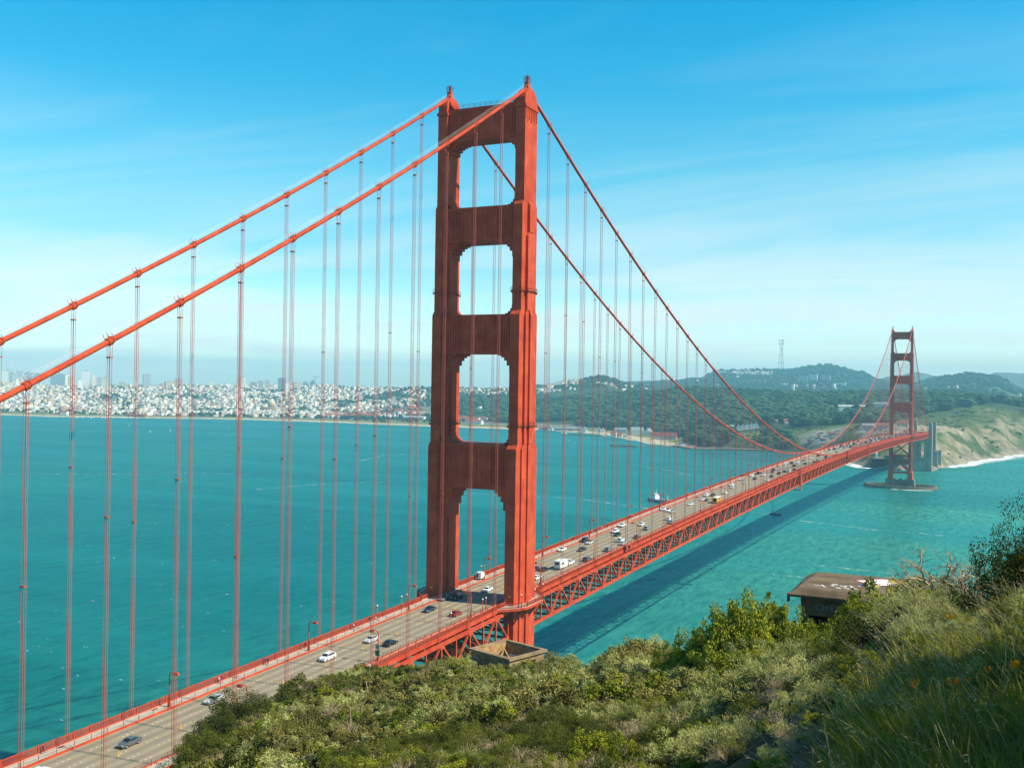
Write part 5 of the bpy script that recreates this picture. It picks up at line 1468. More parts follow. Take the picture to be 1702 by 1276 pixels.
gx, gy = np.meshgrid(xs, ys); gz = near_height(gx, gy)
idx = np.arange(gx.size).reshape(gx.shape)
F = np.stack([idx[:-1, :-1], idx[:-1, 1:], idx[1:, 1:], idx[1:, :-1]], -1).reshape(-1, 4)
keep = ((gz[:-1, :-1] > -6) | (gz[1:, 1:] > -6)).ravel()
M['soil'] = mat('headland_soil', (.040, .034, .018), .95, noise=(.35, (.026, .034, .012), .42, .6), bump=(4, .6, .1))
head = link('headland', mesh_np('headland', np.stack([gx, gy, gz], -1).reshape(-1, 3), F[keep], M['soil'], True)); tag(head, kind='structure')

# ---------------------------------------------------------------- plants
def leaves(c, d, l, w, r, nrm=None):
    """one diamond per leaf: c centres, d directions, nrm the way the leaf faces"""
    n = len(c)
    s = np.cross(d, r.normal(size=(n, 3)) if nrm is None else nrm); s /= np.linalg.norm(s, axis=1, keepdims=True) + 1e-9
    l = np.broadcast_to(l, n)[:, None]; w = np.broadcast_to(w, n)[:, None]
    V = np.stack([c, c + d * l * .5 + s * w, c + d * l, c + d * l * .5 - s * w], 1).reshape(-1, 3)
    return V, np.arange(n * 4).reshape(-1, 4)
def unit(v): return v / (np.linalg.norm(v, axis=-1, keepdims=True) + 1e-9)
def foliage_mesh(name, material, seed, clumps, per, crad, ll, lw, up=.4, flat=.8, droop=.0):
    r = np.random.default_rng(seed)
    a = r.uniform(0, 6.28, clumps); q = r.uniform(0, 1, clumps)
    el = np.arcsin(q ** .8)
    lump = 1 + .22 * np.sin(3 * a + seed) + .15 * np.sin(5 * a + 2 * seed)
    rad = r.uniform(.62, 1.0, clumps) * lump
    cc = np.stack([np.cos(a) * np.cos(el) * rad, np.sin(a) * np.cos(el) * rad, np.sin(el) * rad * flat + .08], -1)
    C_ = np.repeat(cc, per, 0)
    n = len(C_)
    off = unit(r.normal(size=(n, 3))) * (crad * r.uniform(.35, 1, (n, 1)) ** .6) * np.repeat(r.uniform(.6, 1.4, clumps), per)[:, None]
    P_ = C_ + off
    d = unit(unit(off) + up * np.array([0, 0, 1.0]) + .35 * unit(C_) + .5 * r.normal(size=(n, 3)))
    nr = unit(unit(off) + .55 * unit(C_) + np.array([0, 0, .35]) + .42 * r.normal(size=(n, 3)))   # leaves face outwards from their clump
    if lw > .012:
        t1 = unit(np.cross(nr, r.normal(size=(n, 3)))); d = unit(t1 + .45 * nr + up * .4 * np.array([0, 0, 1.0]))
    V, F = leaves(P_, d, ll * r.uniform(.6, 1.3, n), lw * r.uniform(.7, 1.3, n), r, nr)
    V[:, 2] = np.maximum(V[:, 2], -.1)
    return mesh_np(name, V, F, material), cc
def stems_core_mesh(name, cc, seed, material, n=26, r0=.022):
    r = np.random.default_rng(seed); b = MB()
    for k in r.choice(len(cc), min(n, len(cc)), replace=False):
        p = cc[k]; m_ = p * .5 + r.normal(size=3) * .08
        b.tube([(p[0] * .08, p[1] * .08, -.15), tuple(m_), tuple(p * 1.0)], [r0, r0 * .6, r0 * .2], 3, caps=False)
    # dark core for the packed branches, added to block light and darken gaps
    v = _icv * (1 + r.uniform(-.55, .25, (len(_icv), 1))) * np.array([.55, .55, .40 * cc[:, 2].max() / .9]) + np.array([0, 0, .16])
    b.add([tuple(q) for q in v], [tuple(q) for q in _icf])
    return b.mesh(name, material)
def twig_mesh(name, seed, material, n, spread=.9, r0=.012, hgt=1.0):
    r = np.random.default_rng(seed); b = MB()
    for k in range(n):
        a = r.uniform(0, 6.28); q = r.uniform(.2, 1) * spread; h = r.uniform(.45, 1) * hgt
        tip = np.array([math.cos(a) * q, math.sin(a) * q, h * (1 - .35 * q)])
        mid = tip * r.uniform(.45, .6) + r.normal(size=3) * .07
        b.tube([(0, 0, -.1), tuple(mid), tuple(tip)], [r0, r0 * .7, r0 * .3], 3, caps=False)
        for j in range(3):
            t = mid + (tip - mid) * r.uniform(0, .8); e = t + unit((tip - mid) + r.normal(size=3) * .35) * r.uniform(.15, .35)
            b.tube([tuple(t), tuple(e)], [r0 * .5, r0 * .2], 3, caps=False)
    return b.mesh(name, material)
M['leaf_green'] = leaf_material('coyote_brush_leaf', (.075, .110, .006), (.360, .375, .032), .22)
M['leaf_olive'] = leaf_material('olive_scrub_leaf', (.070, .074, .015), (.370, .330, .090), .20)
M['leaf_dark'] = leaf_material('dark_shrub_leaf', (.030, .045, .008), (.160, .175, .026), .18)
M['leaf_sage'] = leaf_material('sagebrush_leaf', (.160, .185, .055), (.620, .620, .220), .20)
M['twig'] = mat('dry_twig', (.36, .27, .16), .9, noise=(2, (.50, .40, .26), .4, .65))
M['stem'] = mat('brown_stem_core', (.045, .034, .020), .95, noise=(9, (.015, .014, .008), .4, .6))
shrub_protos = {}
def proto(kind, seed):
    if kind == 'green': f, cc = foliage_mesh('foliage', M['leaf_green'], seed, 135, 100, .115, .050, .019, .6)
    elif kind == 'dark': f, cc = foliage_mesh('foliage', M['leaf_dark'], seed, 150, 130, .19, .036, .0135, .45, .95)
    elif kind == 'sage': f, cc = foliage_mesh('foliage', M['leaf_sage'], seed, 95, 75, .13, .095, .0065, 1.1, .85)
    elif kind == 'olive': f, cc = foliage_mesh('foliage', M['leaf_olive'], seed, 46, 70, .135, .080, .028, .6)
    elif kind == 'greyfar': f, cc = foliage_mesh('foliage', M['leaf_sage'], seed, 50, 62, .125, .12, .014, 1.0, .85)
    elif kind == 'greenfar': f, cc = foliage_mesh('foliage', M['leaf_green'], seed, 46, 64, .135, .085, .030, .6)
    elif kind == 'darkfar': f, cc = foliage_mesh('foliage', M['leaf_dark'], seed, 50, 64, .14, .080, .028, .6)
    elif kind == 'dry': f, cc = foliage_mesh('foliage', M['twig'], seed, 30, 16, .2, .08, .006, .8)
    s = stems_core_mesh('stems', cc, seed, M['stem']) if kind != 'dry' else twig_mesh('stems', seed, M['twig'], 60)
    return f, s
ukeys = ('green', 'dark', 'sage', 'olive', 'greyfar', 'greenfar', 'dry', 'darkfar')
PROTO = {k: [proto(k, 10 * i + j + 1) for j in range(3 if k in ('green', 'dark', 'sage') else 2)] for i, k in enumerate(ukeys)}
def near_at(u, d):
    a = R(_b(u)); return CAM[0] + math.sin(a) * d, CAM[1] + math.cos(a) * d
def shrub(name, label, u, d, kind, rad, hgt=1.0, group=None, lift=0.0):
    x, y = near_at(u, d); k = len(shrub_protos.setdefault(kind, []))
    t = tag(empty(name, (x, y, nh(x, y) - .12 * rad + lift), rng.uniform(0, 6.28)), label, 'shrub', group)
    f, s = PROTO[kind][k % len(PROTO[kind])]
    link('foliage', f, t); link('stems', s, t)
    t.scale = (rad, rad * rng.uniform(.85, 1.1), rad * hgt)
    shrub_protos[kind].append(t); return t
SHRUBS = [
    ('dark_bush', 'big dark green bush, topmost of the clump over the road at lower left', 414, 96, 'dark', 2.9, 1.0),
    ('dark_bush', 'dark bush at the left tip of the headland, against the roadway', 352, 94, 'dark', 2.3, .9),
    ('dark_bush', 'dark bush in the bottom left corner of the headland', 305, 88, 'dark', 2.3, .9),
    ('dark_bush', 'dark bush just below the topmost one of the lower left clump', 375, 86, 'dark', 2.9, .95),
    ('dark_bush', 'dark bush right of the topmost one of the lower left clump', 448, 92, 'dark', 2.3, .9),
    ('dark_bush', 'round dark bush at the bottom edge right of the lower left clump', 470, 68, 'dark', 1.9, .9),
    ('dark_bush', 'dark bush at the bottom edge under the lower left clump', 352, 74, 'dark', 2.4, .9),
    ('lone_bush', 'small dark bush alone on the skyline against the roadway', 481, 117, 'dark', 1.25, 1.15),
    ('green_bush', 'tallest bright green bush left of the flat-roofed bunker', 1243, 56, 'green', 2.6, 1.7),
    ('green_bush', 'bright green bush touching the left wall of the flat-roofed bunker', 1294, 57, 'green', 1.7, 2.0),
    ('green_bush', 'bright green bush left of the tallest one, against the water', 1195, 57, 'green', 2.4, 1.4),
    ('green_bush', 'low bright green bush at the left foot of the green clump', 1155, 57, 'green', 2.1, 1.2),
    ('green_bush', 'bright green bush below the tallest one in the clump', 1250, 47, 'green', 2.2, .9),
    ('green_bush', 'bright green bush in front of the flat-roofed bunker', 1340, 52, 'green', 1.6, 1.1),
    ('green_bush', 'bright green bush hiding the right half of the bunker roof', 1478, 44, 'green', 2.1, 1.7),
    ('green_bush', 'bright green bush right of the bunker, low on the slope', 1432, 42, 'green', 1.6, 1.2),
    ('green_bush', 'green bush above the bunker on the right-hand skyline', 1502, 34.5, 'green', 1.9, 1.2),
    ('green_bush', 'green bush on the right-hand skyline beside the bare branches', 1550, 30, 'green', 1.4, .95),
    ('green_bush', 'green bush below the right-hand skyline, above the grass', 1475, 31, 'green', 1.5, .95),
    ('green_bush', 'small green bush in the shade below the bunker', 1395, 33, 'green', 1.3, .8),
    ('green_bush', 'bright green leafy bush at the bottom centre', 1015, 29, 'green', 1.3, .9),
    ('green_bush', 'bright green leafy bush at the bottom edge right of centre', 1080, 25, 'green', 1.0, .8),
    ('sage_bush', 'pale grey-green sagebrush, upper of the big pair below the green clump', 1322, 35, 'sage', 1.35, .85),
    ('sage_bush', 'pale sagebrush, widest one, below the upper sagebrush', 1300, 28, 'sage', 1.5, .8),
    ('sage_bush', 'pale sagebrush left of the widest one', 1205, 29, 'sage', 1.35, .8),
    ('sage_bush', 'pale sagebrush left in the middle of the slope beside brown twigs', 1130, 33, 'sage', 1.3, .8),
    ('sage_bush', 'pale sagebrush at the left of the sagebrush patch', 1055, 40, 'sage', 1.4, .8),
    ('sage_bush', 'pale sagebrush nearest the bottom edge', 1230, 19, 'sage', .85, .8),
    ('sage_bush', 'pale sagebrush in the shadow near the bottom edge', 1160, 22, 'sage', .9, .8),
    ('sage_bush', 'yellow-green sagebrush at the right side of the patch', 1372, 25, 'sage', 1.05, .85),
    ('sage_bush', 'lone pale sagebrush amid the grass below the right skyline', 1530, 21, 'sage', .95, .8),
    ('sage_bush', 'small pale sagebrush at the edge of the shaded grass', 1385, 18, 'sage', .7, .8),
    ('sage_bush', 'pale sagebrush on the skyline left of the green clump', 1120, 68, 'sage', 1.9, .8),
    ('dark_bush', 'tall dark shrub at the right edge of the picture', 1712, 22.5, 'dark', .95, 1.8),
    ('dark_bush', 'lower dark shrub beside the tall one at the right edge', 1692, 24, 'dark', .75, 1.5),
    ('dark_bush', 'dark shrub under the bare branches on the right skyline', 1600, 27, 'dark', 1.1, .85),
    ('dark_bush', 'dark shaded shrub below the sagebrush amid the grass', 1480, 23, 'dark', 1.1, .7),
]
for s in SHRUBS:
    shrub(*s[:6], s[6], {'dark_bush': 'dark bushes', 'green_bush': 'bright green bushes', 'sage_bush': 'pale sagebrush bushes'}.get(s[0]))
# shrubs beyond the right edge of the view whose shade falls on the grass slope
for k, (x, y, r, lab) in enumerate(((147.0, -265.6, 2.5, 'tall dark shrub beside the viewpoint, out of view on the right'), (147.3, -261.6, 2.4, 'dark shrub up the slope to the right, out of view'),
                                    (147.2, -269.2, 2.0, 'dark shrub nearest the viewpoint, out of view on the right'))):
    t = tag(empty('dark_bush', (x, y, nh(x, y) - .2), rng.uniform(0, 6)), lab, 'shrub', 'dark bushes')
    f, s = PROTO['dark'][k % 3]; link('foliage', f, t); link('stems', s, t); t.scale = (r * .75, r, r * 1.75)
# dead shrub with bare branches on the right skyline
def dead_branches(seed, n):
    r = np.random.default_rng(seed); b = MB()
    def grow(p, d, l, rad, lev):
        q = p + d * l; m_ = (p + q) / 2 + Vector(r.normal(size=3)) * l * .08
        b.tube([p, m_, q], [rad, rad * .8, rad * .6], 4, caps=False)
        if lev == 0: return
        for _ in range(r.integers(2, 4)):
            nd = (d + Vector(r.normal(size=3)) * .55 + Vector((0, 0, .12))).normalized()
            grow(p.lerp(q, r.uniform(.55, 1)), nd, l * r.uniform(.55, .8), rad * .58, lev - 1)
    for k in range(n):
        a = r.uniform(0, 6.28); grow(Vector((0, 0, -.1)), Vector((math.cos(a) * .6 - .25, math.sin(a) * .6, .8)).normalized(), .8, .045, 4)
    return b
for u, d, n, sc, lab in ((1606, 27.5, 5, 1.5, 'bare dead shrub with tangled branches on the right skyline'), (1572, 29.5, 3, 1.1, 'smaller bare shrub left of the tangled one on the skyline'), (1645, 26, 3, 1.0, 'bare twigs between the dead shrub and the tall dark one')):
    x, y = near_at(u, d); o = dead_branches(int(u), n).build('dead_shrub', M['twig']); o.location = (x, y, nh(x, y)); o.scale = (sc,) * 3
    tag(o, lab, 'shrub', 'bare shrubs on the skyline')
# --- scrub covering the slope
def fill(name, label, kind, j, x, y, rad, hz=.8):
    z = near_height(x, y); n = len(x)
    h = shrub_protos_obj(kind, j)
    sc = np.stack([rad, rad * rng.uniform(.85, 1.2, n), rad * hz * rng.uniform(.8, 1.2, n)], -1)
    scatter(name, h, np.stack([x, y, z - .1 * rad], -1), np.stack([rng.normal(0, .12, n), rng.normal(0, .12, n), rng.uniform(0, 6.28, n)], -1), sc, label, 'scrub')
EXTRA = {'olive': [(560, 100), (700, 92)], 'greyfar': [(620, 112), (930, 100)], 'greenfar': [(760, 104), (1010, 88)], 'dry': [(880, 31), (640, 60)], 'darkfar': [(690, 80), (800, 70)]}
ELAB = {'olive': ('olive green scrub bush below the fence posts', 'olive green scrub bush on the slope left of the roofless ruin'),
        'greyfar': ('grey scrub bush on the skyline left of the roofless ruin', 'grey scrub bush just right of the roofless ruin'),
        'greenfar': ('fresh green bush in front of the roofless ruin', 'fresh green bush on the slope right of the roofless ruin'),
        'dry': ('dry brown twiggy bush at the bottom centre', 'dry brown twiggy bush left of the bottom centre'), 'darkfar': ('dark scrub bush on the slope below the fence posts', 'dark scrub bush in the middle of the slope below the ruin')}
for u, d, kd, r_, lab in ((800, 106, 'greyfar', .9, 'grey bush against the shaded wall of the roofless ruin'), (832, 104, 'olive', .75, 'olive bush at the front corner of the roofless ruin'), (872, 105, 'greyfar', .75, 'grey bush below the windows of the roofless ruin'), (908, 108, 'greenfar', .8, 'green bush at the right corner of the roofless ruin'), (775, 111, 'olive', 1.3, 'olive bush left of the roofless ruin')):
    shrub('scrub_bush', lab, u, d, kd, r_, .9)
for k, ps in EXTRA.items():
    for (u, d), lab in zip(ps, ELAB[k]):
        shrub({'olive': 'scrub_bush', 'greyfar': 'scrub_bush', 'greenfar': 'scrub_bush', 'darkfar': 'scrub_bush', 'dry': 'twiggy_bush'}[k], lab, u, d, k, 1.3 if k != 'dry' else .9)
def shrub_protos_obj(kind, j):
    t = shrub_protos[kind][j % len(shrub_protos[kind])]
    return list(t.children)
def sector(n, u0, u1, d0, d1):
    a = np.radians(rng.uniform(_b(u0), _b(u1), n)); d = np.sqrt(rng.uniform(d0 ** 2, d1 ** 2, n))
    return CAM[0] + np.sin(a) * d, CAM[1] + np.cos(a) * d, d, np.degrees(a)
def not_ruin(x, y): return ~((np.abs(x - 93.3) < 4.6) & (np.abs(y + 169.4) < 4.6)) & ~((x > 131.3) & (x < 140.5) & (y > -212.9) & (y < -204.5))
x, y, d, a = sector(3300, 285, 1390, 42, 131)
ok = not_ruin(x, y); x, y, d, a = x[ok], y[ok], d[ok], a[ok]
nz = fbm(x / 16, y / 16, 51) + rng.normal(0, .5, len(x)); ny_ = rng.random(len(x))
kinds = np.where(nz > .66, 'greyfar', np.where(nz > .12, 'olive', np.where(nz > -.06, 'greenfar', np.where(nz > -.48, 'dry', 'darkfar'))))
rad = (.45 + 1.15 * rng.random(len(x)) ** 1.7) * np.where(kinds == 'dry', .8, 1)
far_sage = (a > _b(930)) & (rng.random(len(x)) < .18); kinds = np.where(far_sage, 'greyfar', kinds)
for k, nm, lab in (('greyfar', 'grey_scrub', 'grey-green sage scrub covering the headland slope'), ('olive', 'olive_scrub', 'olive green scrub covering the headland slope'), ('greenfar', 'green_scrub', 'fresh green scrub covering the headland slope'), ('dry', 'dry_scrub', 'dry brown brush among the scrub on the headland slope'), ('darkfar', 'dark_scrub', 'dark green scrub in the hollows of the headland slope')):
    for j in range(2):
        q = (kinds == k) & ((np.arange(len(x)) % 2) == j)
        fill(nm, lab, k, j, x[q], y[q], rad[q], .95)
x, y, d, a = sector(1150, 560, 1640, 11, 44)
ok = not_ruin(x, y) & (a < np.interp(d, [8, 12, 16, 22, 30, 44], [_b(1400), _b(1450), _b(1520), _b(1590), _b(1650), _b(1660)])) & (d > 11 + 0 * d); x, y, d, a = x[ok], y[ok], d[ok], a[ok]
nz = fbm(x / 7, y / 7, 57) + rng.normal(0, .35, len(x))
kinds = np.where(nz > .62, 'sage', np.where(nz > .18, 'green', np.where(nz > -.22, 'dry', 'dark')))
rad = rng.uniform(.3, .75, len(x)) * np.clip(d / 26, .5, 1.2)
for k, nm, lab in (('sage', 'sage_cover', 'low pale sage covering the near slope'), ('green', 'leafy_cover', 'low leafy green cover on the near slope'), ('dry', 'twig_cover', 'dry brown twigs covering the near slope'), ('dark', 'dark_cover', 'low dark leaves in the hollows of the near slope')):
    for j in range(2):
        q = (kinds == k) & ((np.arange(len(x)) % 2) == j)
        fill(nm, lab, k, j, x[q], y[q], rad[q], .8)
# --- grass
def grass_blades(x, y, ln, wd, seed, lean=(-.14, .06), curve=.7):
    r = np.random.default_rng(seed); n = len(x); z = near_height(x, y) - .03
    base = np.stack([x, y, z], -1)
    a = r.uniform(0, 6.28, n); tilt = np.stack([np.cos(a) * r.uniform(.05, .45, n) + lean[0] * r.uniform(.2, 1.3, n), np.sin(a) * r.uniform(.05, .45, n) + lean[1], np.ones(n)], -1); tilt = unit(tilt)
    bend = np.stack([np.cos(a) * .5 + lean[0], np.sin(a) * .5 + lean[1], -np.full(n, .35)], -1) * curve * r.uniform(.3, 1.2, (n, 1))
    side = unit(np.cross(tilt, r.normal(size=(n, 3))))
    L_ = ln[:, None]; w = wd[:, None]
    p1 = base + tilt * L_ * .45 + bend * L_ * .08; p2 = base + tilt * L_ * .8 + bend * L_ * .35; p3 = base + tilt * L_ * 1.0 + bend * L_ * .75
    V = np.stack([base - side * w, base + side * w, p1 - side * w * .8, p1 + side * w * .8, p2 - side * w * .5, p2 + side * w * .5, p3 - side * w * .06, p3 + side * w * .06], 1).reshape(-1, 3)
    f = np.array([(0, 1, 3, 2), (2, 3, 5, 4), (4, 5, 7, 6)]); F = (f[None] + (np.arange(n) * 8)[:, None, None]).reshape(-1, 4)
    return V, F, p3, p3 - p2
def grass_zone(n, u0, u1, d0, d1, pw=1.0):
    a = np.radians(rng.uniform(_b(u0), _b(u1), n)); d = d0 + (d1 - d0) * rng.uniform(0, 1, n) ** pw
    return CAM[0] + np.sin(a) * d, CAM[1] + np.cos(a) * d, d, np.degrees(a)
M['grass'] = leaf_material('grass_blade', (.050, .080, .008), (.310, .305, .038), .38)
M['dry_grass'] = leaf_material('dry_grass_stalk', (.33, .30, .15), (.48, .43, .27), .3)
x, y, d, a = grass_zone(4300, 1290, 1800, 2.8, 32, 1.15)
edge = np.interp(d, [3, 8, 12, 16, 22, 30], [_b(1330), _b(1400), _b(1450), _b(1520), _b(1590), _b(1650)]) + .9 * fbm(x / 2, y / 2, 3)
ok = a > edge; x, y, d = x[ok], y[ok], d[ok]
def tufts(x, y, d, per, ln, seed, material, label, wd=(.0019, .00040)):
    r = np.random.default_rng(seed); n = len(x)
    X, Y, Dd = np.repeat(x, per), np.repeat(y, per), np.repeat(d, per); m = len(X)
    q = r.uniform(0, 6.28, m); rr = np.abs(r.normal(0, .09, m)) * (1 + Dd * .04)
    L_ = np.repeat(r.uniform(ln[0], ln[1], n), per) * r.uniform(.5, 1.15, m)
    V, F, _, _ = grass_blades(X + np.cos(q) * rr, Y + np.sin(q) * rr, L_, wd[0] + wd[1] * Dd, seed, (-.10, .05), .8)
    tag(link('grass', mesh_np('grass', V, F, material)), label, 'grass', None, 'stuff')
q = rng.random(len(x)) < .2
tufts(x[~q], y[~q], d[~q], 26, (.16, .52), 5, M['grass'], 'clumps of long green grass on the slope at lower right')
M['straw'] = leaf_material('straw_blade', (.14, .13, .04), (.30, .26, .11), .3)
tufts(x[q], y[q], d[q], 16, (.2, .5), 15, M['straw'], 'yellowed grass clumps among the green at lower right')
x, y, d, a = grass_zone(5000, 420, 1390, 30, 125, .8)
ok = (fbm(x / 12, y / 12, 61) > .15) & not_ruin(x, y); x, y, d = x[ok], y[ok], d[ok]
V, F, tp, td = grass_blades(x, y, rng.uniform(.3, .65, len(x)), .003 + .0003 * d, 6)
tag(link('grass', mesh_np('grass', V, F, M['grass'])), 'tufts of light grass between the scrub on the slope', 'grass', None, 'stuff')
# seed stalks: thin pale stems with drooping spikelets
x, y, d, a = grass_zone(1000, 1290, 1790, 3.4, 26, 1.0)
ok = a > np.interp(d, [3, 8, 12, 16, 22, 30], [_b(1360), _b(1400), _b(1440), _b(1500), _b(1560), _b(1620)]); x, y, d = x[ok], y[ok], d[ok]
V, F, tp, td = grass_blades(x, y, rng.uniform(.5, .95, len(x)), .0010 + .00016 * d, 8, (-.45, .05), .8)
n = len(tp); r8 = np.random.default_rng(8)
tdn = unit(td); Vs, Fs, o = [V], [F], len(V)
for k in range(9):
    c = tp - tdn * (k * .016)[..., None] if False else tp - tdn * (k * .016)
    dd = unit(tdn * 1.2 + r8.normal(size=(n, 3)) * .55 + np.array([0, 0, -.25]))
    v, f = leaves(c, dd, r8.uniform(.018, .034, n), .0014 + .00022 * d, r8)
    Vs.append(v); Fs.append(f + o); o += len(v)
tag(link('oat_grass', mesh_np('oat_grass', np.concatenate(Vs), np.concatenate(Fs), M['dry_grass'])), 'pale seed stalks of wild oats nodding above the grass', 'grass', None, 'stuff')
# weeds and low sage among the grass
x, y, d, a = grass_zone(330, 1360, 1790, 3.6, 27, 1.0)
ok = a > np.interp(d, [3, 8, 12, 16, 22, 30], [_b(1330), _b(1400), _b(1450), _b(1520), _b(1590), _b(1650)]); x, y, d = x[ok], y[ok], d[ok]
for k, nm, kd, lab in ((0, 'leafy_weeds', 'green', 'leafy green weeds among the grass at lower right'), (1, 'dark_weeds', 'dark', 'dark low weeds among the grass at lower right'), (2, 'grey_weeds', 'sage', 'grey tufted weeds among the grass at lower right')):
    q = (np.arange(len(x)) % 3) == k
    fill(nm, lab, kd, k, x[q], y[q], rng.uniform(.12, .30, int(q.sum())) * np.clip(d[q] / 9, .6, 1.6), 1.1)
# poppies
M['petal'] = leaf_material('poppy_petal', (.72, .20, .010), (.85, .33, .015), .35); M['poppy_stem'] = mat('poppy_stem', (.10, .15, .05), .7)
def petal(a):
    b = MB(); n = 5; vs_ = []
    for i in range(n):
        t = i / (n - 1)
        for j, q in enumerate((-1, -.4, .4, 1)):
            w = .034 * math.sin(math.pi * (.12 + .70 * t)); rr = .006 + .030 * t ** .8; zz = .045 * t
            ang = a + q * w / .03 * .55
            vs_.append((rr * math.cos(ang), rr * math.sin(ang), zz - .004 * abs(q)))
    b.add(vs_, [(i * 4 + j, i * 4 + j + 1, (i + 1) * 4 + j + 1, (i + 1) * 4 + j) for i in range(n - 1) for j in range(3)])
    return b.mesh('petal', M['petal'], True)
_pet = [petal(k * math.pi / 2) for k in range(4)]
b = MB(); b.tube([(0, 0, -.52), (.02, .01, -.2), (0, 0, 0)], [.003, .0026, .003], 5)
for k in range(6):
    a_ = k * 1.05; b.tube([(.01, 0, -.40), (.05 * math.cos(a_), .05 * math.sin(a_), -.28 - .01 * k)], [.002, .001], 3)
_pst = b.mesh('stem', M['poppy_stem'])
POP = [(1595, 6.3, 1.2, 'open orange poppy low in the grass, brightest near the bottom edge'), (1529, 6.9, 1.0, 'orange poppy in the shaded grass left of the brightest one'), (1693, 6.6, 1.2, 'orange poppy at the right edge in the shaded grass'),
       (1659, 9.6, 1.2, 'small orange poppy higher up the grass slope near the right edge'), (1650, 7.8, 1.0, 'orange poppy halfway up the shaded grass near the right edge'), (1427, 8.6, 1.1, 'small orange poppy at the left of the shaded grass'),
       (1618, 6.6, .8, 'small half-hidden poppy just above the brightest one'), (1530, 7.6, .8, 'tiny poppy above the one left of the brightest'), (1647, 17.5, 2.0, 'orange poppy patch on the lit grass under the right skyline'), (1585, 16, 1.5, 'tiny orange poppy on the lit grass left of the patch')]
for u, d, s, lab in POP:
    x, y = near_at(u, d); t = tag(empty('poppy', (x, y, nh(x, y) + .40), rng.uniform(0, 6)), lab, 'flower', 'orange poppies in the grass')
    t.scale = (s * .85,) * 3; t.rotation_euler[0] = R(-18)
    for p in _pet: link('petal', p, t)
    link('stem', _pst, t)
# fence posts
M['post_wood'] = mat('grey_wood', (.34, .27, .19), .9, noise=(3, (.20, .16, .11), .4, .6))
for k, (u, d) in enumerate(((653, 101), (638, 92), (622, 84), (607, 73), (592, 67), (655, 110))):
    x, y = near_at(u, d); b = MB(); b.tube([(0, 0, -.4), (.03, .02, .8), (.06, .0, 1.75)], [.075, .065, .055], 7)
    o = b.build('fence_post', M['post_wood']); o.location = (x, y, nh(x, y)); o.rotation_euler = (rng.normal(0, .06), rng.normal(0, .08), 0)
    tag(o, f'weathered leaning fence post on the slope, {["third", "fourth", "fifth", "sixth", "lowest", "second"][k] if k != 4 else "lowest"} down from the skyline', 'post', 'old fence posts on the slope')
# ================================================================ THINGS ON THE BRIDGE, BOATS, RUINS
glass = mat('car_glass', (.012, .018, .022), .12, spec=.5)
rim_m = mat('wheel_rim', (.45, .45, .46), .35, .6)
lamp_r = mat('tail_lamp', (.45, .02, .015), .4); lamp_w = mat('head_lamp', (.75, .76, .74), .25)
def paint(n, c, r=.3): return mat('car_paint_' + n, c, r, spec=.5)
PAINT = {'white': paint('white', (.78, .79, .78)), 'silver': paint('silver', (.48, .50, .51), .35), 'dark grey': paint('grey', (.10, .105, .11)), 'grey': paint('mid_grey', (.24, .255, .26)), 'black': paint('black', (.015, .016, .018)), 'red': paint('red', (.30, .018, .022)), 'dark blue': paint('blue', (.02, .035, .07))}
def loft(b, prof, xs_shrink, m_=0):
    """side profile (y, z) lofted across the width: (x, shrink) stations"""
    cy_ = sum(p[0] for p in prof) / len(prof); cz_ = sum(p[1] for p in prof) / len(prof); n = len(prof)
    vs_ = [(x, cy_ + (p[0] - cy_) * s, cz_ + (p[1] - cz_) * s) for x, s in xs_shrink for p in prof]
    k = len(xs_shrink)
    fs = [(i * n + j, i * n + (j + 1) % n, (i + 1) * n + (j + 1) % n, (i + 1) * n + j) for i in range(k - 1) for j in range(n)]
    fs += [tuple(range(n))[::-1], tuple((k - 1) * n + j for j in range(n))]
    b.add(vs_, fs, m_)
CARS = {  # hull profile, cabin profile (front to back), half width, wheel y, wheel radius
    'sedan': ([(2.30, .28), (2.36, .58), (2.12, .76), (1.0, .93), (-1.55, .98), (-2.22, .95), (-2.36, .62), (-2.30, .28)], [(1.05, .93), (.25, 1.40), (-.95, 1.43), (-1.85, .97)], .90, (1.42, -1.40), .33),
    'SUV': ([(2.25, .34), (2.32, .75), (2.10, .98), (1.15, 1.10), (-2.05, 1.14), (-2.30, 1.05), (-2.34, .6), (-2.25, .34)], [(1.2, 1.10), (.55, 1.70), (-1.75, 1.74), (-2.2, 1.12)], .95, (1.40, -1.38), .38),
    'hatchback': ([(2.0, .28), (2.06, .6), (1.82, .8), (.95, .95), (-1.7, 1.0), (-1.98, .95), (-2.03, .6), (-1.98, .28)], [(1.0, .95), (.3, 1.45), (-1.3, 1.48), (-1.9, .99)], .87, (1.28, -1.25), .32),
    'pickup': ([(2.65, .38), (2.72, .8), (2.5, 1.0), (1.4, 1.10), (-.6, 1.10), (-2.6, 1.10), (-2.70, .8), (-2.65, .38)], [(1.45, 1.10), (.85, 1.74), (-.3, 1.76), (-.65, 1.10)], .97, (1.75, -1.65), .40),
    'van': ([(2.45, .32), (2.52, .8), (2.2, 1.0), (1.7, 1.12), (-2.4, 1.12), (-2.5, .9), (-2.5, .6), (-2.45, .32)], [(1.75, 1.12), (1.0, 1.95), (-2.25, 2.0), (-2.45, 1.12)], .98, (1.5, -1.5), .36)}
def cabin(b, prof, hw0, hw1, m_=0):
    z0, z1 = prof[0][1], prof[1][1]
    def w(z): return hw0 + (hw1 - hw0) * (z - z0) / (z1 - z0)
    vs_ = [(-w(p[1]), p[0], p[1]) for p in prof] + [(w(p[1]), p[0], p[1]) for p in prof]
    b.add(vs_, [(0, 1, 2, 3), (7, 6, 5, 4), (0, 4, 5, 1), (1, 5, 6, 2), (2, 6, 7, 3)], m_)
    return w
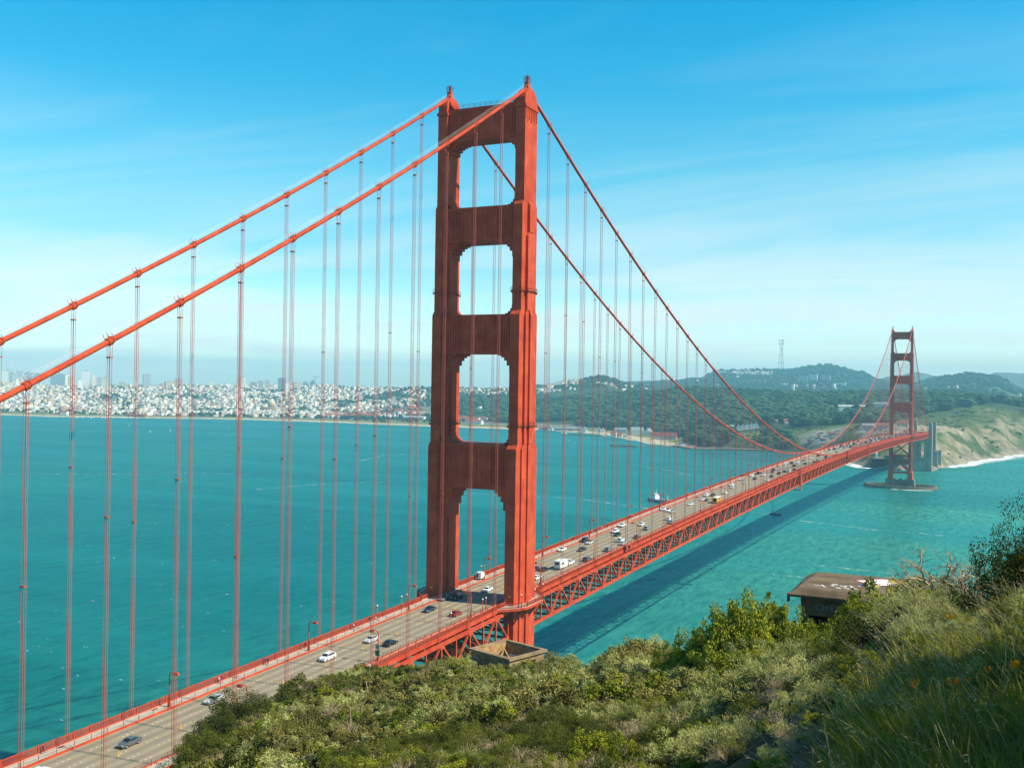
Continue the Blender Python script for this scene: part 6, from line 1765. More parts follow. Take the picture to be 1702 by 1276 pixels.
def panes(prof, w):
    f0, f1, r1, r0 = [Vector((0, p[0], p[1])) for p in prof]
    def P_(a, s, k=.92): return Vector((s * w(a.z) * k, a.y, a.z))
    out = []
    for a, c in ((f0, f1), (r0, r1)):
        q = [a.lerp(c, .12), a.lerp(c, .9)]; n = Vector((0, 1 if a is f0 else -1, .9)).normalized() * .012
        out.append([P_(q[0], -1) + n, P_(q[0], 1) + n, P_(q[1], 1) + n, P_(q[1], -1) + n])
    for s in (-1, 1):
        n = Vector((s * .014, 0, .004))
        l0, l1, l2, l3 = f0.lerp(f1, .15), f0.lerp(f1, .86), r0.lerp(r1, .86), r0.lerp(r1, .15)
        out.append([P_(l0, s, 1) + n + Vector((0, -.12, 0)), P_(l1, s, 1) + n + Vector((0, -.06, 0)), P_(l2, s, 1) + n + Vector((0, .1, 0)), P_(l3, s, 1) + n + Vector((0, .2, 0))])
    return out
def car_parts(kind):
    hull, cab, hw, wy, wr = CARS[kind]
    b = MB(); loft(b, hull, [(-hw, .955), (-hw + .07, 1), (hw - .07, 1), (hw, .955)])
    w = cabin(b, cab, hw - .05, hw - .26)
    if kind == 'pickup':
        b.box(-hw + .12, hw - .12, -2.55, -.72, 1.02, 1.103)
    body = b
    pn = panes(cab, w)
    wheel = MB(); wheel.tube([(-.11, 0, 0), (.11, 0, 0)], wr, 12)
    rim = MB(); rim.tube([(-.118, 0, 0), (.118, 0, 0)], wr * .6, 10)
    return body, pn, wheel, rim, hull, hw, wy, wr
PARTS = {}
for k in CARS:
    body, pn, wheel, rim, hull, hw, wy, wr = car_parts(k)
    fz = .68 if k in ('sedan', 'hatchback') else .85
    hl = MB(); hl.box(-.2, .2, -.05, .03, -.08, .08)
    far = MB(); far.add(body.v, body.f, 0)
    for p in pn: far.add([tuple(q) for q in p], [(0, 1, 2, 3)], 1)
    for x in (-hw + .04, hw - .04):
        for y in wy: far.add([(q[0] + x, q[1] + y, q[2] + wr) for q in wheel.v], wheel.f, 2)
    PARTS[k] = dict(body=body.mesh('body', PAINT['white']), panes=[MB().add([tuple(q) for q in p], [(0, 1, 2, 3)]).mesh(n, glass) for p, n in zip(pn, ('windscreen', 'rear_window', 'side_window', 'side_window'))],
                    wheel=wheel.mesh('wheel', M['black'], True), rim=rim.mesh('rim', rim_m), head=hl.mesh('headlight', lamp_w), tail=hl.mesh('tail_light', lamp_r), hull=hull, hw=hw, wy=wy, wr=wr, fz=fz, far=far.mesh('car', [PAINT['white'], glass, M['black']]))
def set_paint(o, c):
    o.material_slots[0].link = 'OBJECT'; o.material_slots[0].material = PAINT[c]
def place_car(kind, colour, x, y, label, detail=True):
    P_ = PARTS[kind]; rz = 0.0 if x > 0 else math.pi
    z = deck_z(y); pitch = math.atan(deck_z(y + .5) - deck_z(y - .5)) * (1 if x > 0 else -1)
    if detail:
        t = empty('car' if kind not in ('pickup', 'van') else kind, (x, y, z))
        b_ = link('body', P_['body'], t); set_paint(b_, colour)
        for m_ in P_['panes']: link(m_.name.split('.')[0], m_, t)
        for xx in (-P_['hw'] + .09, P_['hw'] - .09):
            for yy in P_['wy']:
                wh = link('wheel', P_['wheel'], t, (xx, yy, P_['wr'])); link('rim', P_['rim'], wh)
        ys_ = [p[0] for p in P_['hull']]
        for s in (-1, 1):
            link('headlight', P_['head'], t, (s * (P_['hw'] - .3), max(ys_) - .05, P_['fz'])); link('tail_light', P_['tail'], t, (s * (P_['hw'] - .28), min(ys_) + .02, P_['fz'] + .06))
    else:
        t = link('car' if kind not in ('pickup', 'van') else kind, P_['far'], None, (x, y, z)); set_paint(t, colour)
    t.rotation_euler = (pitch, 0, rz)
    return tag(t, label, {'pickup': 'pickup', 'van': 'van'}.get(kind, 'car'), 'traffic on the bridge')
LANE = {-7.7: 'left kerb lane', -4.6: 'second lane from left', -1.55: 'third lane from left', 1.55: 'fourth lane from left', 4.6: 'fifth lane from left', 7.7: 'right kerb lane'}
TR = [('sedan', 'dark grey', -1.55, -134), ('sedan', 'white', -4.6, -151.6), ('sedan', 'silver', -4.6, -108.8), ('SUV', 'white', -1.55, -73.8), ('sedan', 'silver', -1.55, -55.8), ('sedan', 'black', 4.6, -56.3), ('sedan', 'dark blue', -4.6, -22.2),
      ('sedan', 'red', 4.6, -22.9), ('sedan', 'white', -1.55, 7.5), ('SUV', 'black', -4.6, -5.9), ('sedan', 'dark grey', -7.7, -8.3), ('sedan', 'white', -7.7, 80.1), ('sedan', 'black', -1.55, 84), ('SUV', 'black', -7.7, 102.4), ('sedan', 'silver', -4.6, 99.2),
      ('SUV', 'dark grey', 7.7, 66.1), ('hatchback', 'black', 1.55, 43.6), ('sedan', 'white', 4.6, 30.4), ('hatchback', 'dark blue', -1.55, 42.4), ('pickup', 'white', -7.7, 145.3), ('SUV', 'white', -4.6, 128.5), ('sedan', 'black', -1.55, 122.2), ('SUV', 'white', 4.6, 109.2),
      ('sedan', 'silver', 7.7, 103.4), ('SUV', 'grey', 7.7, 87.7), ('hatchback', 'white', -1.55, 152.1), ('SUV', 'grey', 4.6, 142.1), ('sedan', 'dark grey', 7.7, 120.3), ('SUV', 'white', -7.7, 202.4), ('sedan', 'white', -4.6, 200.3), ('sedan', 'silver', -1.55, 197.3),
      ('SUV', 'white', 4.6, 173.1), ('sedan', 'grey', 7.7, 164.1), ('sedan', 'white', -1.55, 227.4), ('sedan', 'white', -1.55, 249.5), ('hatchback', 'grey', 1.55, 248.1), ('SUV', 'white', -4.6, 268.2), ('sedan', 'black', -1.55, 270.7), ('sedan', 'white', 1.55, 284),
      ('SUV', 'white', -4.6, 323.7), ('sedan', 'silver', -1.55, 312.5), ('SUV', 'white', -7.7, 360.1), ('sedan', 'silver', -1.55, 342.2), ('sedan', 'white', -7.7, 388.5), ('SUV', 'black', -7.7, 406.5), ('SUV', 'white', -1.55, 394.7), ('hatchback', 'black', -1.55, 369.2),
      ('sedan', 'white', 7.7, 362.6), ('sedan', 'black', -4.6, 439.3), ('hatchback', 'red', -1.55, 421.1), ('SUV', 'black', 4.6, 413.7), ('sedan', 'black', 4.6, 391), ('sedan', 'black', 4.6, 430.9), ('van', 'white', 7.7, 429.5), ('sedan', 'silver', -4.6, 476.7), ('sedan', 'white', -7.7, 497.6),
      ('sedan', 'black', -4.6, 503.5), ('SUV', 'white', -1.55, 511.2), ('SUV', 'black', 1.55, 481.6), ('sedan', 'black', 7.7, 449.7), ('sedan', 'dark grey', -1.55, 533.6), ('sedan', 'white', 1.55, 519), ('sedan', 'black', 4.6, 507.3), ('SUV', 'black', -1.55, 599.9), ('sedan', 'white', -4.6, 635.4),
      ('van', 'black', 7.7, 582.3), ('sedan', 'black', 7.7, 526.9), ('SUV', 'silver', 7.7, 543.5), ('sedan', 'white', -1.55, 568.8), ('sedan', 'black', -7.7, 695.4), ('SUV', 'black', -4.6, 704.1), ('sedan', 'white', -1.55, 721), ('sedan', 'white', -1.55, 666.3), ('sedan', 'grey', 4.6, 658)]
rc = random.Random(3)
last = {}
for ln in LANE:
    y = 735 + rc.uniform(0, 30)
    while y < 1610:
        TR.append((rc.choice(['sedan', 'sedan', 'SUV', 'hatchback', 'van', 'SUV']), rc.choice(['white', 'white', 'white', 'silver', 'black', 'grey', 'dark grey', 'dark blue', 'black', 'red', 'silver']), ln, round(y, 1)))
        y += rc.uniform(14, 52)
cnt = {}
def ordinal(n):
    return ORD[n] if n < len(ORD) else None
for kind, c, ln, y in sorted(TR, key=lambda q: q[3]):
    cnt[ln] = cnt.get(ln, -1) + 1
    place_car(kind, c, ln + rc.uniform(-.2, .2), y, f'{c} {kind}, {ordinal(cnt[ln])} vehicle from the near end in the {LANE[ln]}', y < 330)
# white caravan towed by a pickup
x, y = 4.7, 50.0; z = deck_z(y)
place_car('pickup', 'white', 4.7, 57.6, 'white pickup towing the white caravan just past the near tower')
t = tag(empty('caravan', (x, y, z), 0), 'tall white caravan towed by a pickup just past the near tower', 'caravan', 'traffic on the bridge')
b = MB(); loft(b, [(3.2, .55), (3.4, 1.1), (3.0, 3.0), (-3.1, 3.1), (-3.2, 2.9), (-3.2, .6), (-2.9, .5)], [(-1.2, .97), (-1.1, 1), (1.1, 1), (1.2, .97)]); b.build('body', PAINT['white'], t)
b = MB(); b.box(-.75, .75, -3.24, -3.2, 1.7, 2.5); b.build('rear_window', glass, t)
for s in (-1, 1):
    b = MB(); b.box(*sorted((s * 1.19, s * 1.215)), -1.6, .2, 1.6, 2.3); b.build('side_window', glass, t)
    link('wheel', PARTS['SUV']['wheel'], t, (s * 1.05, -.4, .38))
    b = MB(); b.box(s * .9 - .12, s * .9 + .12, -3.25, -3.2, .8, 1.1); b.build('tail_light', lamp_r, t)
b = MB(); b.beam((0, 3.3, .55), (0, 4.9, .55), .12, .12); b.build('tow_bar', M['black'], t)
# yellow school bus
t = tag(empty('school_bus', (7.6, 244.7, deck_z(244.7))), 'yellow school bus with white roof in the right kerb lane', 'bus', 'traffic on the bridge')
bus_y = mat('bus_yellow', (.70, .33, .02), .4)
b = MB(); b.box(-1.22, 1.22, -5.4, 3.6, .55, 2.15); b.box(-1.22, 1.22, -5.4, 3.6, 2.62, 2.78); b.box(-1.1, 1.1, 3.6, 5.2, .6, 1.75)
for k in range(11): b.box(-1.21, 1.21, -5.35 + k * .88, -5.27 + k * .88, 2.15, 2.62)
b.build('body', bus_y, t)
b = MB(); b.prism([(-1.22, 2.78), (1.22, 2.78), (.95, 3.05), (-.95, 3.05)], 'y', -5.4, 3.55); b.build('roof', M['white'], t)
b = MB(); b.box(-1.17, 1.17, -5.3, 3.5, 2.14, 2.63); b.build('windows', glass, t)
b = MB(); b.box(-.9, .9, -5.44, -5.4, 1.1, 2.5); b.build('rear_door', M['black'], t)
b = MB(); b.box(-1.24, 1.24, -5.38, 3.58, 1.2, 1.26); b.build('rub_rail', M['black'], t)
for s in (-1, 1):
    for yy in (3.9, -3.2):
        w_ = link('wheel', PARTS['SUV']['wheel'], t, (s * 1.08, yy, .5)); w_.scale = (1.3, 1.3, 1.3); link('rim', PARTS['SUV']['rim'], w_)
# white service trailer on the left walk beside the near tower
t = tag(empty('service_trailer', (-11.0, 20.6, deck_z(20.6) + .22)), 'white box trailer parked on the left walk behind the near tower', 'trailer')
b = MB(); loft(b, [(1.3, .5), (1.45, 1.2), (1.2, 2.5), (-1.3, 2.5), (-1.4, .5)], [(-.95, .97), (-.85, 1), (.85, 1), (.95, .97)]); b.build('body', PAINT['white'], t)
b = MB(); b.box(-.7, -.05, -1.42, -1.38, .8, 2.1); b.build('louvre', M['black'], t)
for s in (-1, 1): link('wheel', PARTS['hatchback']['wheel'], t, (s * .85, 0, .32))

# ---------------------------------------------------------------- street lamps and posts
def lamp_meshes(s):
    p = MB(); p.box(-.26, .26, -.26, .26, 0, .9); p.frustum(0, 0, .9, 1.15, .24, .24, .15, .15)
    q = MB(); q.tube([(0, 0, 1.1), (0, 0, 6.2)], [.14, .11], 8)
    a = MB(); a.tube([(0, 0, 6.1), (-s * .05, 0, 6.7), (-s * .35, 0, 7.1), (-s * .9, 0, 7.25), (-s * 1.5, 0, 7.15)], [.11, .11, .10, .09, .09], 8)
    h = MB(); h.frustum(-s * 1.85, 0, 6.75, 7.25, .62, .30, .42, .2)
    l_ = MB(); l_.box(-s * 1.85 - .52, -s * 1.85 + .52, -.24, .24, 6.66, 6.748)
    return p.mesh('base', M['orange']), q.mesh('pole', M['orange'], True), a.mesh('arm', M['orange'], True), h.mesh('lamp_head', M['orange']), l_.mesh('lens', mat('amber_lens', (.62, .40, .12), .4))
_lm = {s: lamp_meshes(s) for s in (-1, 1)}
for s, side in ((-1, 'left'), (1, 'right')):
    n = 0
    for k in range(-1 if s > 0 else -1, 36):
        y = -70.0 + 45.72 * k
        if y < -100 and s > 0 or y > 1600: continue
        if s > 0 and k == -1: continue
        t = tag(empty('street_lamp', (s * 10.1, y, deck_z(y) + .22)), f'orange arched street lamp, {ordinal(n)} from the near end along the {side} walk', 'street lamp', 'street lamps along the bridge'); n += 1
        for m_ in _lm[s][:3]: link(m_.name.split('.')[0], m_, t)
        hd = link('lamp_head', _lm[s][3], t); link('lens', _lm[s][4], hd)
# the headland hides a lamp whose arm shows over the bushes
y = -115.7; t = tag(empty('street_lamp', (10.1, y, deck_z(y) + .22)), 'orange street lamp whose arm just shows above the bushes at lower left', 'street lamp', 'street lamps along the bridge')
for m_ in _lm[1][:3]: link(m_.name.split('.')[0], m_, t)
hd = link('lamp_head', _lm[1][3], t); link('lens', _lm[1][4], hd)
b = MB(); b.tube([(0, 0, 0), (0, 0, 3.3)], .09, 7); _pp = b.mesh('pole', M['orange'], True)
b = MB(); b.lathe([(.2, 3.3), (.24, 3.55), (.24, 3.7)], 8); _pc = b.mesh('collar', M['orange'])
b = MB(); b.lathe([(.22, 3.7), (.2, 3.95), (.05, 4.05)], 8); _pl = b.mesh('light_head', M['white'])
POSTS = [(-12.0, 25.1, 'left of the pair on the left walk behind near tower'), (-12.0, 23.2, 'right of the pair on the left walk behind near tower'), (-12.0, 40.6, 'alone on the left walk past the near tower'), (10.1, -35.4, 'alone on the right walk before the near tower'),
         (10.1, -17.6, 'left of a pair on the right walk before the near tower'), (10.1, -15.6, 'right of a pair on the right walk before the near tower'), (17.6, -7.9, 'left corner of the walkway round the near tower'), (18.0, 0.5, 'middle of the walkway round the near tower'), (17.0, 8.2, 'right corner of the walkway round the near tower'),
         (12.1, 17.5, 'left of a pair on the right walk past the near tower'), (12.1, 19.2, 'right of a pair on the right walk past the near tower'), (10.0, 44, 'alone on the right walk past the near tower'), (-12.0, -37.5, 'alone on the left walk before the near tower'), (-12.0, -25.2, 'left of a pair on the left walk before the near tower'), (-12.0, -22.4, 'right of a pair on the left walk before the near tower')]
for x, y, lab in POSTS:
    t = tag(empty('post_light', (x, y, deck_z(y) + .22)), 'short white-headed post light, ' + lab, 'post light', 'short post lights near the tower')
    link('pole', _pp, t); link('collar', _pc, t); link('light_head', _pl, t)
b = MB(); b.lathe([(.16, 0), (.16, .05), (.05, .06), (.05, .75), (.02, .78)], 8); _cm = b.mesh('lane_marker', M['yellow'])
n = 0
for k in range(-9, 24):
    y = -1.5 + 15.24 * k
    o = link('lane_marker', _cm, None, (.55, y, deck_z(y) + .004)); o.scale = (1.6, 1.6, 1.2)
    tag(o, f'yellow lane marker post, {ordinal(n)} from the near end down the middle of the road', 'marker post', 'yellow marker posts down the road'); n += 1
# green road sign on the right-hand lamp
t = tag(empty('road_sign', (10.1, -70.3, deck_z(-70) + .22)), 'grey and green sign boards on the right-hand lamp left of the near tower', 'sign')
b = MB(); b.box(-.55, .55, -.06, .02, 3.0, 4.1); b.build('grey_board', M['grey_steel'], t)
b = MB(); b.box(-.6, .6, -.06, .02, 1.4, 2.7); b.build('green_board', mat('sign_green', (.02, .14, .08), .5), t)
b = MB(); b.box(-.12, .12, .02, .1, 1.4, 4.1); b.build('bracket', M['grey_steel'], t)
for s, yy in ((-1, -7.4), (1, -7.4)):
    b = MB(); b.box(-.4, .4, -.03, .03, -.22, .22); o = b.build('yellow_plate', M['yellow']); o.location = (s * HW + .3, -7.22, deck_z(0) + 2.8)
    tag(o, f'small yellow plate on the shaded face of the {"left" if s < 0 else "right"} leg of the near tower', 'sign')

# ---------------------------------------------------------------- people on the left walk
SKIN = mat('skin', (.45, .27, .19), .6); HAIR = mat('dark_hair', (.03, .022, .018), .7)
def person_mesh(name, st, arm, seed):
    """one continuous skinned body, 1.72 m tall, walking; st stride, arm swing"""
    J = {'pel': (0, 0, .95, .13), 'chest': (0, .02, 1.28, .155), 'neck': (0, .02, 1.47, .06), 'chin': (0, .03, 1.54, .085), 'head': (0, .03, 1.66, .10)}
    E = [('pel', 'chest'), ('chest', 'neck'), ('neck', 'chin'), ('chin', 'head')]
    for s in (-1, 1):
        n = 'l' if s < 0 else 'r'
        J.update({'hip' + n: (s * .10, 0, .90, .10), 'knee' + n: (s * .11, s * st * .55 + .04, .50, .068), 'ank' + n: (s * .11, s * st - .03, .09, .045), 'toe' + n: (s * .12, s * st + .14, .05, .04),
                  'sh' + n: (s * .19, .01, 1.40, .068), 'elb' + n: (s * .25, -s * arm * .5 - .03, 1.13, .048), 'wri' + n: (s * .24, -s * arm + .05, .90, .035), 'hand' + n: (s * .235, -s * arm + .09, .80, .035)})
        E += [('pel', 'hip' + n), ('hip' + n, 'knee' + n), ('knee' + n, 'ank' + n), ('ank' + n, 'toe' + n), ('chest', 'sh' + n), ('sh' + n, 'elb' + n), ('elb' + n, 'wri' + n), ('wri' + n, 'hand' + n)]
    ks = list(J); me = bpy.data.meshes.new(name)
    me.from_pydata([J[k][:3] for k in ks], [(ks.index(a), ks.index(c)) for a, c in E], [])
    o = link(name, me)
    m_ = o.modifiers.new('skin', 'SKIN'); m2 = o.modifiers.new('sub', 'SUBSURF'); m2.levels = 1; m2.render_levels = 1
    for i, k in enumerate(ks):
        me.skin_vertices[0].data[i].radius = (J[k][3], J[k][3]); me.skin_vertices[0].data[i].use_root = (k == 'pel')
    dg = bpy.context.evaluated_depsgraph_get(); out = bpy.data.meshes.new_from_object(o.evaluated_get(dg)); out.name = name
    bpy.data.objects.remove(o)
    for q in (M['black'], PAINT['dark blue'], SKIN, HAIR): out.materials.append(q)
    for p in out.polygons:
        z, x, y = p.center.z, abs(p.center.x), p.center.y
        p.material_index = 0 if z < .96 and x < .2 else (3 if z > 1.62 or (z > 1.55 and y < .0) else (2 if z > 1.49 or (x > .2 and z < .92) else 1)); p.use_smooth = True
    return out
_pm = [person_mesh('person', .26, .16, 1), person_mesh('person', -.22, -.14, 2), person_mesh('person', .05, .03, 3)]
CLOTH = {'dark': mat('dark_cloth', (.03, .03, .035), .9), 'red': mat('red_cloth', (.32, .03, .04), .9), 'white': mat('white_cloth', (.7, .7, .68), .9), 'blue': mat('blue_cloth', (.06, .13, .30), .9), 'grey': mat('grey_cloth', (.25, .25, .26), .9), 'pink': mat('pink_cloth', (.65, .12, .28), .9), 'tan': mat('tan_cloth', (.42, .34, .24), .9)}
PEOPLE = [(-11.9, -144.3, 'red', 'dark', 0), (-11.6, -99.6, 'white', 'dark', 0), (-11.2, -99.0, 'red', 'pink', 1), (-11.9, -84.0, 'blue', 'dark', 1), (-10.9, -84.2, 'dark', 'grey', 2), (-11.9, -69.0, 'red', 'dark', 2), (-11.6, -49.1, 'white', 'dark', 0), (-11.9, -41.1, 'dark', 'blue', 1), (-10.8, -39.9, 'white', 'tan', 0),
          (-11.4, 33, 'dark', 'white', 0), (-11.9, 100.5, 'dark', 'dark', 0), (-11.4, 103.6, 'blue', 'dark', 1), (-11.9, 120.5, 'white', 'dark', 0), (-11.3, 123.0, 'dark', 'blue', 2), (-11.9, 125.6, 'grey', 'dark', 1), (-11.6, 131.2, 'white', 'blue', 0), (-11.9, 137.8, 'red', 'dark', 1), (-11.9, 165.8, 'dark', 'dark', 0), (-11.4, 167.1, 'dark', 'tan', 1), (-11.6, 170.4, 'white', 'grey', 2),
          (-11.6, 268, 'blue', 'white', 0), (-11.9, 271, 'dark', 'dark', 1), (-11.6, 296, 'white', 'dark', 0), (-11.8, 340, 'dark', 'white', 1)]
for i, (x, y, top, leg_, k) in enumerate(PEOPLE):
    o = link('person', _pm[k], None, (x, y, deck_z(y) + .22), rc.choice([0, 0, math.pi, math.pi, .3]))
    o.scale = (1, 1, rc.uniform(.95, 1.06))
    for s_, m_ in ((0, CLOTH[leg_]), (1, CLOTH[top])):
        o.material_slots[s_].link = 'OBJECT'; o.material_slots[s_].material = m_
    tag(o, f'person in {top} top and {leg_} trousers, {ordinal(i)} walker from the near end', 'person', 'people on the left walk')

# ---------------------------------------------------------------- travelling maintenance platforms on the truss
for y, hh, dk, lab in ((438, 14.5, False, 'tall red maintenance platform hanging on the truss before mid-span'), (800, 14.5, False, 'red maintenance platform hanging on the truss past mid-span'), (655, 11, True, 'dark maintenance frame on the truss at mid-span'), (92, 3.2, True, 'small dark box over the railing past the near tower')):
    z = deck_z(y); t = tag(empty('maintenance_platform', (14.4, y, z)), lab, 'platform')
    if hh < 5:
        b = MB(); b.box(-1.9, -.6, -1.2, 1.2, .3, 1.9); b.build('cabinet', M['dark_orange'], t)
        b = MB(); b.box(-1.8, -.7, 3.6, 5.2, .3, 1.6); b.build('box', M['orange'], t); continue
    m_ = M['dark_orange'] if dk else M['orange']
    for yy in (-2.2, 2.2):
        b = MB(); b.box(-.2, .2, yy - .25, yy + .25, -hh + 2.5, 2.2); b.build('upright', m_, t)
    for k in range(8):
        b = MB(); zz = -hh + 2.8 + k * (hh - 1) / 8; b.box(-.12, .12, -1.95, 1.95, zz, zz + (1.15 if not dk else .3)); b.build('panel', m_, t)
    b = MB(); b.box(-1.6, .4, -2.4, 2.4, 2.2, 2.5); b.build('top_beam', m_, t)
    b = MB(); b.box(-5, .3, -2.3, 2.3, -hh + 2.2, -hh + 2.5); b.build('floor', M['grey_steel'], t)

# ---------------------------------------------------------------- boats
def hull(b, L_, W_, fb, z0=-.5, sheer=.6, m_=0):
    n = 9; vs_ = []
    for i in range(n):
        t = i / (n - 1); x = -L_ / 2 + L_ * t
        w = W_ / 2 * (1 if t < .55 else max(.03, 1 - ((t - .55) / .45) ** 1.8)) * (.85 if i == 0 else 1); s = fb + sheer * max(0, t - .5) * 2
        vs_ += [(x, -w, s), (x, -w * .75, z0), (x, w * .75, z0), (x, w, s)]
    fs = [(i * 4 + j, (i + 1) * 4 + j, (i + 1) * 4 + j + 1, i * 4 + j + 1) for i in range(n - 1) for j in range(3)] + [((i + 1) * 4, i * 4, i * 4 + 3, (i + 1) * 4 + 3) for i in range(n - 1)] + [(0, 1, 2, 3), tuple((n - 1) * 4 + j for j in (3, 2, 1, 0))]
    b.add(vs_, fs, m_)
t = tag(empty('supply_ship', (-232, 905, 0), R(-34)), 'blue-grey ship with white bridge house and orange funnel beyond the deck', 'ship')
b = MB(); hull(b, 52, 10, 3.6, -1, 1.6); b.build('hull', mat('ship_hull', (.20, .27, .33), .5), t)
b = MB(); b.box(-21, -11, -3.8, 3.8, 3.6, 5.6); b.box(-19, -12, -3.2, 3.2, 5.6, 7.6); b.box(-17.5, -13, -2.8, 2.8, 7.6, 9.4); b.build('bridge_house', M['white'], t)
b = MB(); b.lathe([(1.3, 5.6), (1.1, 10.6)], 10, (-20, 0, 0)); b.build('funnel', mat('funnel_orange', (.65, .20, .04), .5), t)
b = MB(); b.box(-17.56, -12.9, -2.86, 2.86, 8.2, 8.9); b.build('windows', glass, t)
for x, h in ((-14, 15), (8, 11)):
    b = MB(); b.tube([(x, 0, 3.6), (x, 0, h)], [.3, .12], 6); b.beam((x, -1.6, h - 3), (x, 1.6, h - 3), .16, .16); b.build('mast', M['white'], t)
b = MB(); b.box(6, 10, -2.4, 2.4, 3.6, 5.6); b.box(-4, 3, -3, 3, 3.6, 4.6); b.build('deck_gear', M['grey_steel'], t)
t = tag(empty('motor_boat', (-90, 866, 0), R(-20)), 'small dark motor boat in the shadow of the bridge', 'boat')
b = MB(); hull(b, 13.5, 3.8, 1.1, -.4, .7); b.build('hull', mat('dark_hull', (.03, .035, .045), .5), t)
b = MB(); b.frustum(-1.4, 0, 1.0, 2.9, 2.4, 1.4, 1.9, 1.1); b.build('cabin', M['grey_steel'], t)
b = MB(); b.box(-3.0, .6, -1.27, 1.27, 2.0, 2.5); b.build('windows', glass, t)
b = MB(); b.tube([(-2, 0, 2.9), (-2.2, 0, 5.6)], .06, 5); b.build('mast', M['grey_steel'], t)
foam('wake', 'short white wake behind the small dark boat', [(-97, 868), (-106, 872), (-120, 877)], [2.2, 3.0, 2.0], M['wake'])
def sail(u, v, label, c, h=6.0):
    x, y = wpx(u, v); t = tag(empty('sailing_dinghy', (x, y, 0), rc.uniform(0, 6)), label, 'dinghy', 'sailing dinghies on the strait')
    b = MB(); hull(b, 4.4, 1.5, .5, -.1, .2); b.build('hull', M['white'], t)
    b = MB(); b.tube([(.4, 0, .4), (.4, 0, h + .4)], .05, 5); b.build('mast', M['handrope'], t)
    b = MB(); b.add([(.35, 0, .9), (.35, .12, h), (-2.0, .45, 1.0), (.35, .04, .9), (.35, .16, h), (-2.0, .49, 1.0)], [(0, 1, 2), (3, 5, 4), (0, 3, 4, 1), (1, 4, 5, 2), (2, 5, 3, 0)]); b.build('sail', mat('sail_' + label.split()[0], c, .8), t)
sail(251, 713, 'green sailed dinghy below the left part of the city', (.25, .6, .15)); sail(285, 712, 'white sailed dinghy right of the green one', (.8, .8, .78)); sail(382, 707, 'red sailed dinghy near the far beach', (.6, .12, .08), 5)
sail(947, 733, 'pale sailed dinghy off the far beach beside the near tower', (.8, .78, .7), 5); sail(216, 703, 'cream sailed dinghy close under the city shore', (.78, .72, .6), 5); sail(616, 744, 'pink sailed dinghy left of the near tower', (.75, .3, .3), 5)

# ---------------------------------------------------------------- roofless ruin
M['ruin'] = mat('ruin_concrete', (.37, .25, .135), .95, noise=(1.1, (.19, .125, .07), .38, .62), bump=(5, .5, .05))
M['rust'] = mat('rusty_concrete', (.36, .16, .055), .95, noise=(2.0, (.42, .30, .16), .4, .6))
t = tag(empty('roofless_ruin', (93.3, -169.4, 0), math.atan2(-1.79, 5.64)), 'roofless concrete ruin with square window holes on the headland edge', 'ruin')
zt = 110.4; hx, hy = 2.95, 2.8
def wall_with_holes(x0, x1, holes, z0, z1, thick, axis, off, sgn):
    """wall along x (axis 'x') or y with rectangular openings"""
    b = MB(); cuts = sorted(holes); p = x0
    def seg(a, c, q0, q1):
        if axis == 'x': b.box(a, c, *sorted((off, off - sgn * thick)), q0, q1)
        else: b.box(*sorted((off, off - sgn * thick)), a, c, q0, q1)
    for a, c, h0, h1 in cuts:
        seg(p, a, z0, z1); seg(a, c, z0, h0); seg(a, c, h1, z1); p = c
    seg(p, x1, z0, z1); return b
zb = zt - 3.2
wall_with_holes(-hx, hx, [(-1.9, -.9, zt - 2.4, zt - 1.6), (1.55, 2.35, zt - 2.3, zt - .75)], zb, zt - .25, .32, 'x', -hy, -1).build('front_wall', M['ruin'], t)
wall_with_holes(-hx, hx, [], zb, zt - .25, .32, 'x', hy, 1).build('back_wall', M['rust'], t)
wall_with_holes(-hy + .33, hy - .33, [(-1.55, -.75, zt - 2.4, zt - .85), (.5, 1.4, zt - 2.4, zt - .8)], zb, zt - .25, .32, 'y', hx, 1).build('side_wall', M['ruin'], t)
wall_with_holes(-hy + .33, hy - .33, [], zb, zt - .25, .32, 'y', -hx, -1).build('side_wall', M['rust'], t)
for nm, (x0, x1, y0, y1) in (('rim', (-hx - .25, hx + .25, -hy - .25, -hy + .22)), ('rim', (-hx - .25, hx + .25, hy - .22, hy + .25)), ('rim', (-hx - .25, -hx + .22, -hy + .22, hy - .22)), ('rim', (hx - .22, hx + .25, -hy + .22, hy - .22))):
    b = MB(); b.box(x0, x1, y0, y1, zt - .25, zt); b.build(nm, M['ruin'], t)
b = MB(); b.box(-hx + .33, hx - .33, -hy + .33, hy - .33, zb - .2, zb + .5); b.build('floor', M['ruin'], t)
b = MB(); b.beam((-2.5, -1.0, zt - .9), (2.4, 1.4, zt - 1.1), .16, .14); b.beam((-2.4, 1.9, zt - .8), (2.2, -1.6, zt - 1.0), .14, .14); b.build('fallen_beams', M['rust'], t)['kind'] = 'stuff'
b = MB(); b.box(-2.2, -.2, hy - .36, hy - .325, zt - 2.4, zt - 1.4); b.build('painted_patch', M['white'], t)
